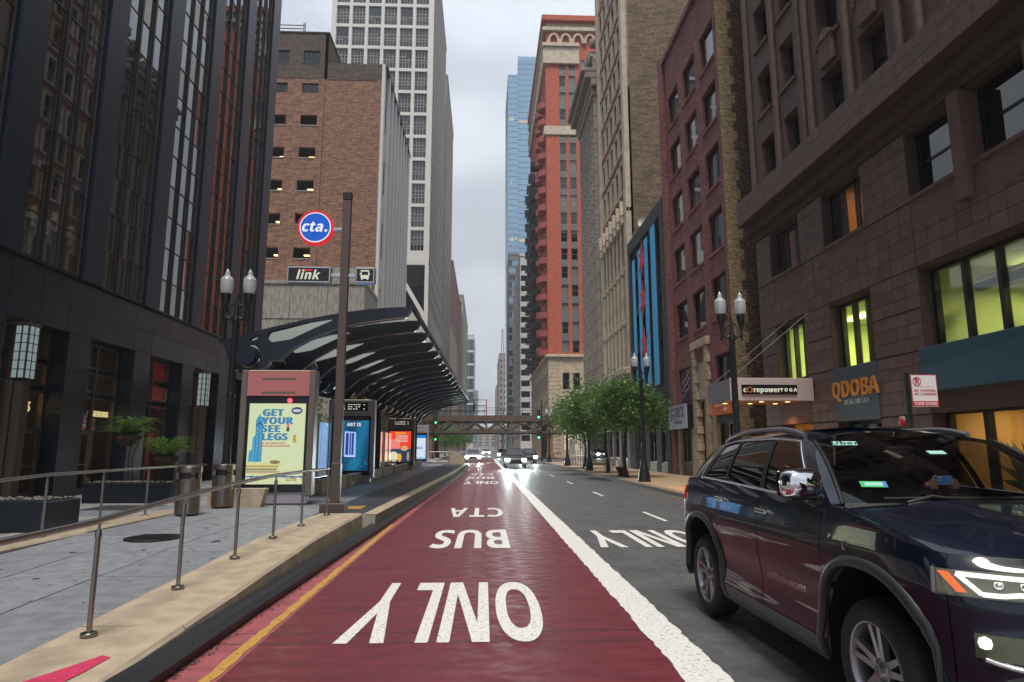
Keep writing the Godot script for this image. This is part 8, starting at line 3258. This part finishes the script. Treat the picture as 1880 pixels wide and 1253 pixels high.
func driver(base: Vector3) -> void:
	var t := thing("person", "person at the wheel in a dark top raising a phone with both hands", "person", base)
	var C := 0.42
	var b := MB.new()
	# seated body: pelvis, chest, neck, head, thighs, shins, arms with hands raised
	var L := Vector3(C - 0.14, 1.36, 0.27); var R := Vector3(C + 0.05, 1.36, 0.27)
	var bones := [
		[Vector3(C - 0.09, 0.95, -0.28), Vector3(C + 0.09, 0.95, -0.28), 0.13, 0.13], [Vector3(C, 1.0, -0.28), Vector3(C, 1.3, -0.3), 0.14, 0.15],
		[Vector3(C - 0.14, 1.37, -0.3), Vector3(C + 0.14, 1.37, -0.3), 0.075, 0.075], [Vector3(C, 1.38, -0.3), Vector3(C, 1.5, -0.27), 0.055, 0.05],
		[Vector3(C, 1.56, -0.26), Vector3(C, 1.64, -0.27), 0.075, 0.085], [Vector3(C, 1.52, -0.2), Vector3(C, 1.55, -0.2), 0.045, 0.055], [Vector3(C, 1.56, -0.165), Vector3(C, 1.585, -0.175), 0.014, 0.01],
		[Vector3(C - 0.085, 1.56, -0.27), Vector3(C - 0.085, 1.6, -0.275), 0.014, 0.016], [Vector3(C + 0.085, 1.56, -0.27), Vector3(C + 0.085, 1.6, -0.275), 0.014, 0.016],
		[Vector3(C - 0.1, 0.93, -0.25), Vector3(C - 0.14, 0.98, 0.16), 0.085, 0.06], [Vector3(C + 0.1, 0.93, -0.25), Vector3(C + 0.14, 0.98, 0.16), 0.085, 0.06],
		[Vector3(C - 0.14, 0.98, 0.16), Vector3(C - 0.13, 0.62, 0.35), 0.058, 0.04], [Vector3(C + 0.14, 0.98, 0.16), Vector3(C + 0.13, 0.62, 0.35), 0.058, 0.04],
		[Vector3(C - 0.19, 1.36, -0.29), Vector3(C - 0.25, 1.16, -0.08), 0.055, 0.043], [Vector3(C - 0.25, 1.16, -0.08), L + Vector3(0, -0.06, -0.03), 0.042, 0.028],
		[Vector3(C + 0.19, 1.36, -0.29), Vector3(C + 0.22, 1.16, -0.08), 0.055, 0.043], [Vector3(C + 0.22, 1.16, -0.08), R + Vector3(0, -0.06, -0.03), 0.042, 0.028],
	]
	nets(b, bones, Vector3(C - 0.36, 0.55, -0.5), Vector3(C + 0.36, 1.78, 0.45), 0.022)
	part("body", b, M.cloth_dark, t)
	for q in [[L, 1.0], [R, -1.0]]:
		var o: Vector3 = q[0]
		var sd: float = q[1]
		var hb := [[o + Vector3(0, -0.06, -0.03), o + Vector3(0, 0.0, 0.0), 0.026, 0.03], [o + Vector3(-0.025, 0.0, 0), o + Vector3(0.025, 0.0, 0), 0.026, 0.026]]
		for k in 4:
			var y := 0.038 - 0.021 * k
			var ln: float = [0.034, 0.04, 0.037, 0.028][k]
			hb.append([o + Vector3(-0.012 * sd, y, 0.022), o + Vector3(0.02 * sd, y + 0.004, 0.034), 0.0098, 0.009])
			hb.append([o + Vector3(0.02 * sd, y + 0.004, 0.034), o + Vector3(0.02 * sd + ln * sd * 0.7, y, 0.022), 0.009, 0.008])
		hb.append([o + Vector3(0.012 * sd, 0.02, 0.0), o + Vector3(0.03 * sd, 0.055, -0.004), 0.012, 0.0105])
		hb.append([o + Vector3(0.03 * sd, 0.055, -0.004), o + Vector3(0.05 * sd, 0.075, -0.002), 0.0105, 0.009])
		b = MB.new()
		nets(b, hb, o - Vector3(0.09, 0.1, 0.08), o + Vector3(0.09, 0.11, 0.07), 0.0055, 0.012)
		part("hand", b, M.skin, t)
	# face and hair over the head
	b = MB.new()
	nets(b, [[Vector3(C, 1.565, -0.255), Vector3(C, 1.63, -0.262), 0.080, 0.086], [Vector3(C, 1.51, -0.205), Vector3(C, 1.54, -0.2), 0.044, 0.058], [Vector3(C, 1.565, -0.155), Vector3(C, 1.595, -0.17), 0.014, 0.009], [Vector3(C - 0.025, 1.53, -0.16), Vector3(C + 0.025, 1.53, -0.16), 0.01, 0.01], [Vector3(C, 1.48, -0.265), Vector3(C, 1.53, -0.25), 0.052, 0.052], [Vector3(C - 0.092, 1.56, -0.26), Vector3(C - 0.092, 1.6, -0.265), 0.012, 0.015], [Vector3(C + 0.092, 1.56, -0.26), Vector3(C + 0.092, 1.6, -0.265), 0.012, 0.015]], Vector3(C - 0.13, 1.43, -0.4), Vector3(C + 0.13, 1.76, -0.1), 0.009, 0.02)
	part("head", b, M.skin, t)
	b = MB.new()
	nets(b, [[Vector3(C, 1.63, -0.285), Vector3(C, 1.655, -0.275), 0.088, 0.082], [Vector3(C, 1.58, -0.31), Vector3(C, 1.62, -0.3), 0.07, 0.08]], Vector3(C - 0.13, 1.48, -0.42), Vector3(C + 0.13, 1.78, -0.12), 0.011, 0.02)
	part("hair", b, M.hair, t)
	var e := MB.new()
	for s in [-1, 1]: e.lathe([[0.0, -0.009], [0.009, 0.0], [0.0, 0.009]], 8, Vector3(C + s * 0.032, 1.595, -0.172))
	part("eye", e, M.hair, t)
	var ph := thing("phone", "blue smartphone held up behind the windshield", "phone", base + Vector3(C - 0.045, 1.40, 0.30))
	b = MB.new()
	b.cbox(Vector3(-0.065, -0.036, 0), Vector3(0.065, 0.036, 0.009), 0.004)
	part("case", b, M.sticker_blue, ph)
	b = MB.new()
	for q in [[-0.05, 0.02], [-0.03, 0.02], [-0.05, 0.0], [-0.03, 0.0]]:
		b.xf = Transform3D(Basis(Vector3.RIGHT, PI / 2), Vector3(q[0], q[1], 0.009))
		b.lathe([[0.008, 0.0], [0.007, 0.003], [0.0, 0.003]], 10)
	part("lens", b, M.sticker_mint, ph)
# ---------- cars further away ----------
func plain_car(label: String, at: Vector3, turn: float, m: Material, lights_on: bool, bright: float) -> Node3D:
	var t := thing("car", label, "car", at, turn, "cars down the street")
	# profile in y-z, front towards +z
	var prof := [[-2.2, 0.35], [-2.25, 0.75], [-2.1, 1.0], [-1.95, 1.05], [-1.55, 1.55], [-0.6, 1.66], [0.2, 1.6], [0.95, 1.08], [1.75, 0.98], [2.15, 0.82], [2.2, 0.4]]
	var g := []
	for p in prof:
		var row := []
		var w := 0.9 if p[1] < 1.1 else lerpf(0.9, 0.68, (p[1] - 1.1) / 0.5)
		for j in 9:
			var f := j / 4.0 - 1.0
			row.append(Vector3(w * f, p[1] - 0.05 * absf(f) * absf(f), p[0] - 0.1 * signf(p[0]) * f * f))
		g.append(row)
	var b := MB.new()
	b.smooth(g)
	for i in prof.size() - 1:
		for s in [0, 8]:
			var p: Vector3 = g[i][s]; var q: Vector3 = g[i + 1][s]
			b.quad(p, q, Vector3(q.x, minf(0.35, q.y), q.z), Vector3(p.x, minf(0.35, p.y), p.z))
	part("body", b, m, t)
	b = MB.new()
	b.quad(Vector3(-0.72, 1.12, 0.98), Vector3(0.72, 1.12, 0.98), Vector3(0.6, 1.55, 0.33), Vector3(-0.6, 1.55, 0.33))
	part("windshield", b, M.dark_glass, t)
	for s in [-1, 1]:
		b = MB.new()
		b.quad(Vector3(s * 0.915, 1.08, 0.7), Vector3(s * 0.915, 1.08, -1.7), Vector3(s * 0.76, 1.52, -1.4), Vector3(s * 0.76, 1.52, 0.2))
		part("side_window", b, M.dark_glass, t)
		for z in [-1.35, 1.4]:
			b = MB.new()
			b.xf = Transform3D(Basis(Vector3.FORWARD, PI / 2), Vector3(s * 0.78, 0.33, z))
			b.lathe([[0.0, -0.1], [0.28, -0.1], [0.33, -0.07], [0.33, 0.07], [0.28, 0.1], [0.0, 0.1]], 18)
			part("wheel", b, M.tyre, t)
		b = MB.new()
		b.cbox(Vector3(s * 0.68 - 0.2, 0.66, 2.02), Vector3(s * 0.68 + 0.2, 0.82, 2.2), 0.04)
		part("headlight", b, M.lit_headlight if lights_on else M.lens_dark, t)
		b = MB.new()
		b.cbox(Vector3(s * 0.7 - 0.15, 0.8, -2.3), Vector3(s * 0.7 + 0.15, 1.0, -2.15), 0.03)
		part("tail_light", b, M.lit_tail, t)
		if lights_on and bright > 0:
			var l := SpotLight3D.new()
			l.name = "headlight_beam"
			l.light_color = Color(0.92, 1.0, 1.0)
			l.light_energy = bright
			l.spot_angle = 24.0
			l.spot_range = 90.0
			l.light_size = 0.1
			l.shadow_enabled = true
			t.add_child(l)
			l.position = Vector3(s * 0.68, 0.74, 2.26)
			l.rotation = Vector3(deg_to_rad(-2.0), PI, 0)
	b = MB.new()
	b.cbox(Vector3(-0.5, 0.5, 2.1), Vector3(0.5, 0.75, 2.215), 0.02)
	part("grille", b, M.car_black, t)
	return t

func far_cars() -> void:
	plain_car("dark car with dazzling headlights coming down the middle of the street", Vector3(2.65, 0.004, -57.0), 0.0, M.car_trim, true, 22.0)
	plain_car("dark car with headlights on, behind the dazzling one near the right kerb", Vector3(4.9, 0.004, -74.0), 0.0, M.car_black, true, 5.0)
	plain_car("car with a yellowish headlight glow in the bus lane beyond the platform", Vector3(-1.2, 0.004, -78.0), 0.0, M.silver_trim, true, 4.0)
	plain_car("pale car waiting under the elevated railway", Vector3(3.2, 0.004, -112.0), 0.0, M.white_paint, true, 4.0)
	plain_car("red-tailed car farther down the left lane", Vector3(-2.4, 0.004, -128.0), PI, M.sign_red, false, 0.0)
	plain_car("small distant car with headlights in the middle lane", Vector3(0.6, 0.004, -150.0), 0.0, M.silver_trim, true, 3.0)
	plain_car("small distant car with headlights in the right lane", Vector3(4.4, 0.004, -165.0), 0.0, M.car_black, true, 3.0)
	plain_car("tiny distant car near the end of the street", Vector3(-1.8, 0.004, -190.0), PI, M.white_paint, false, 0.0)
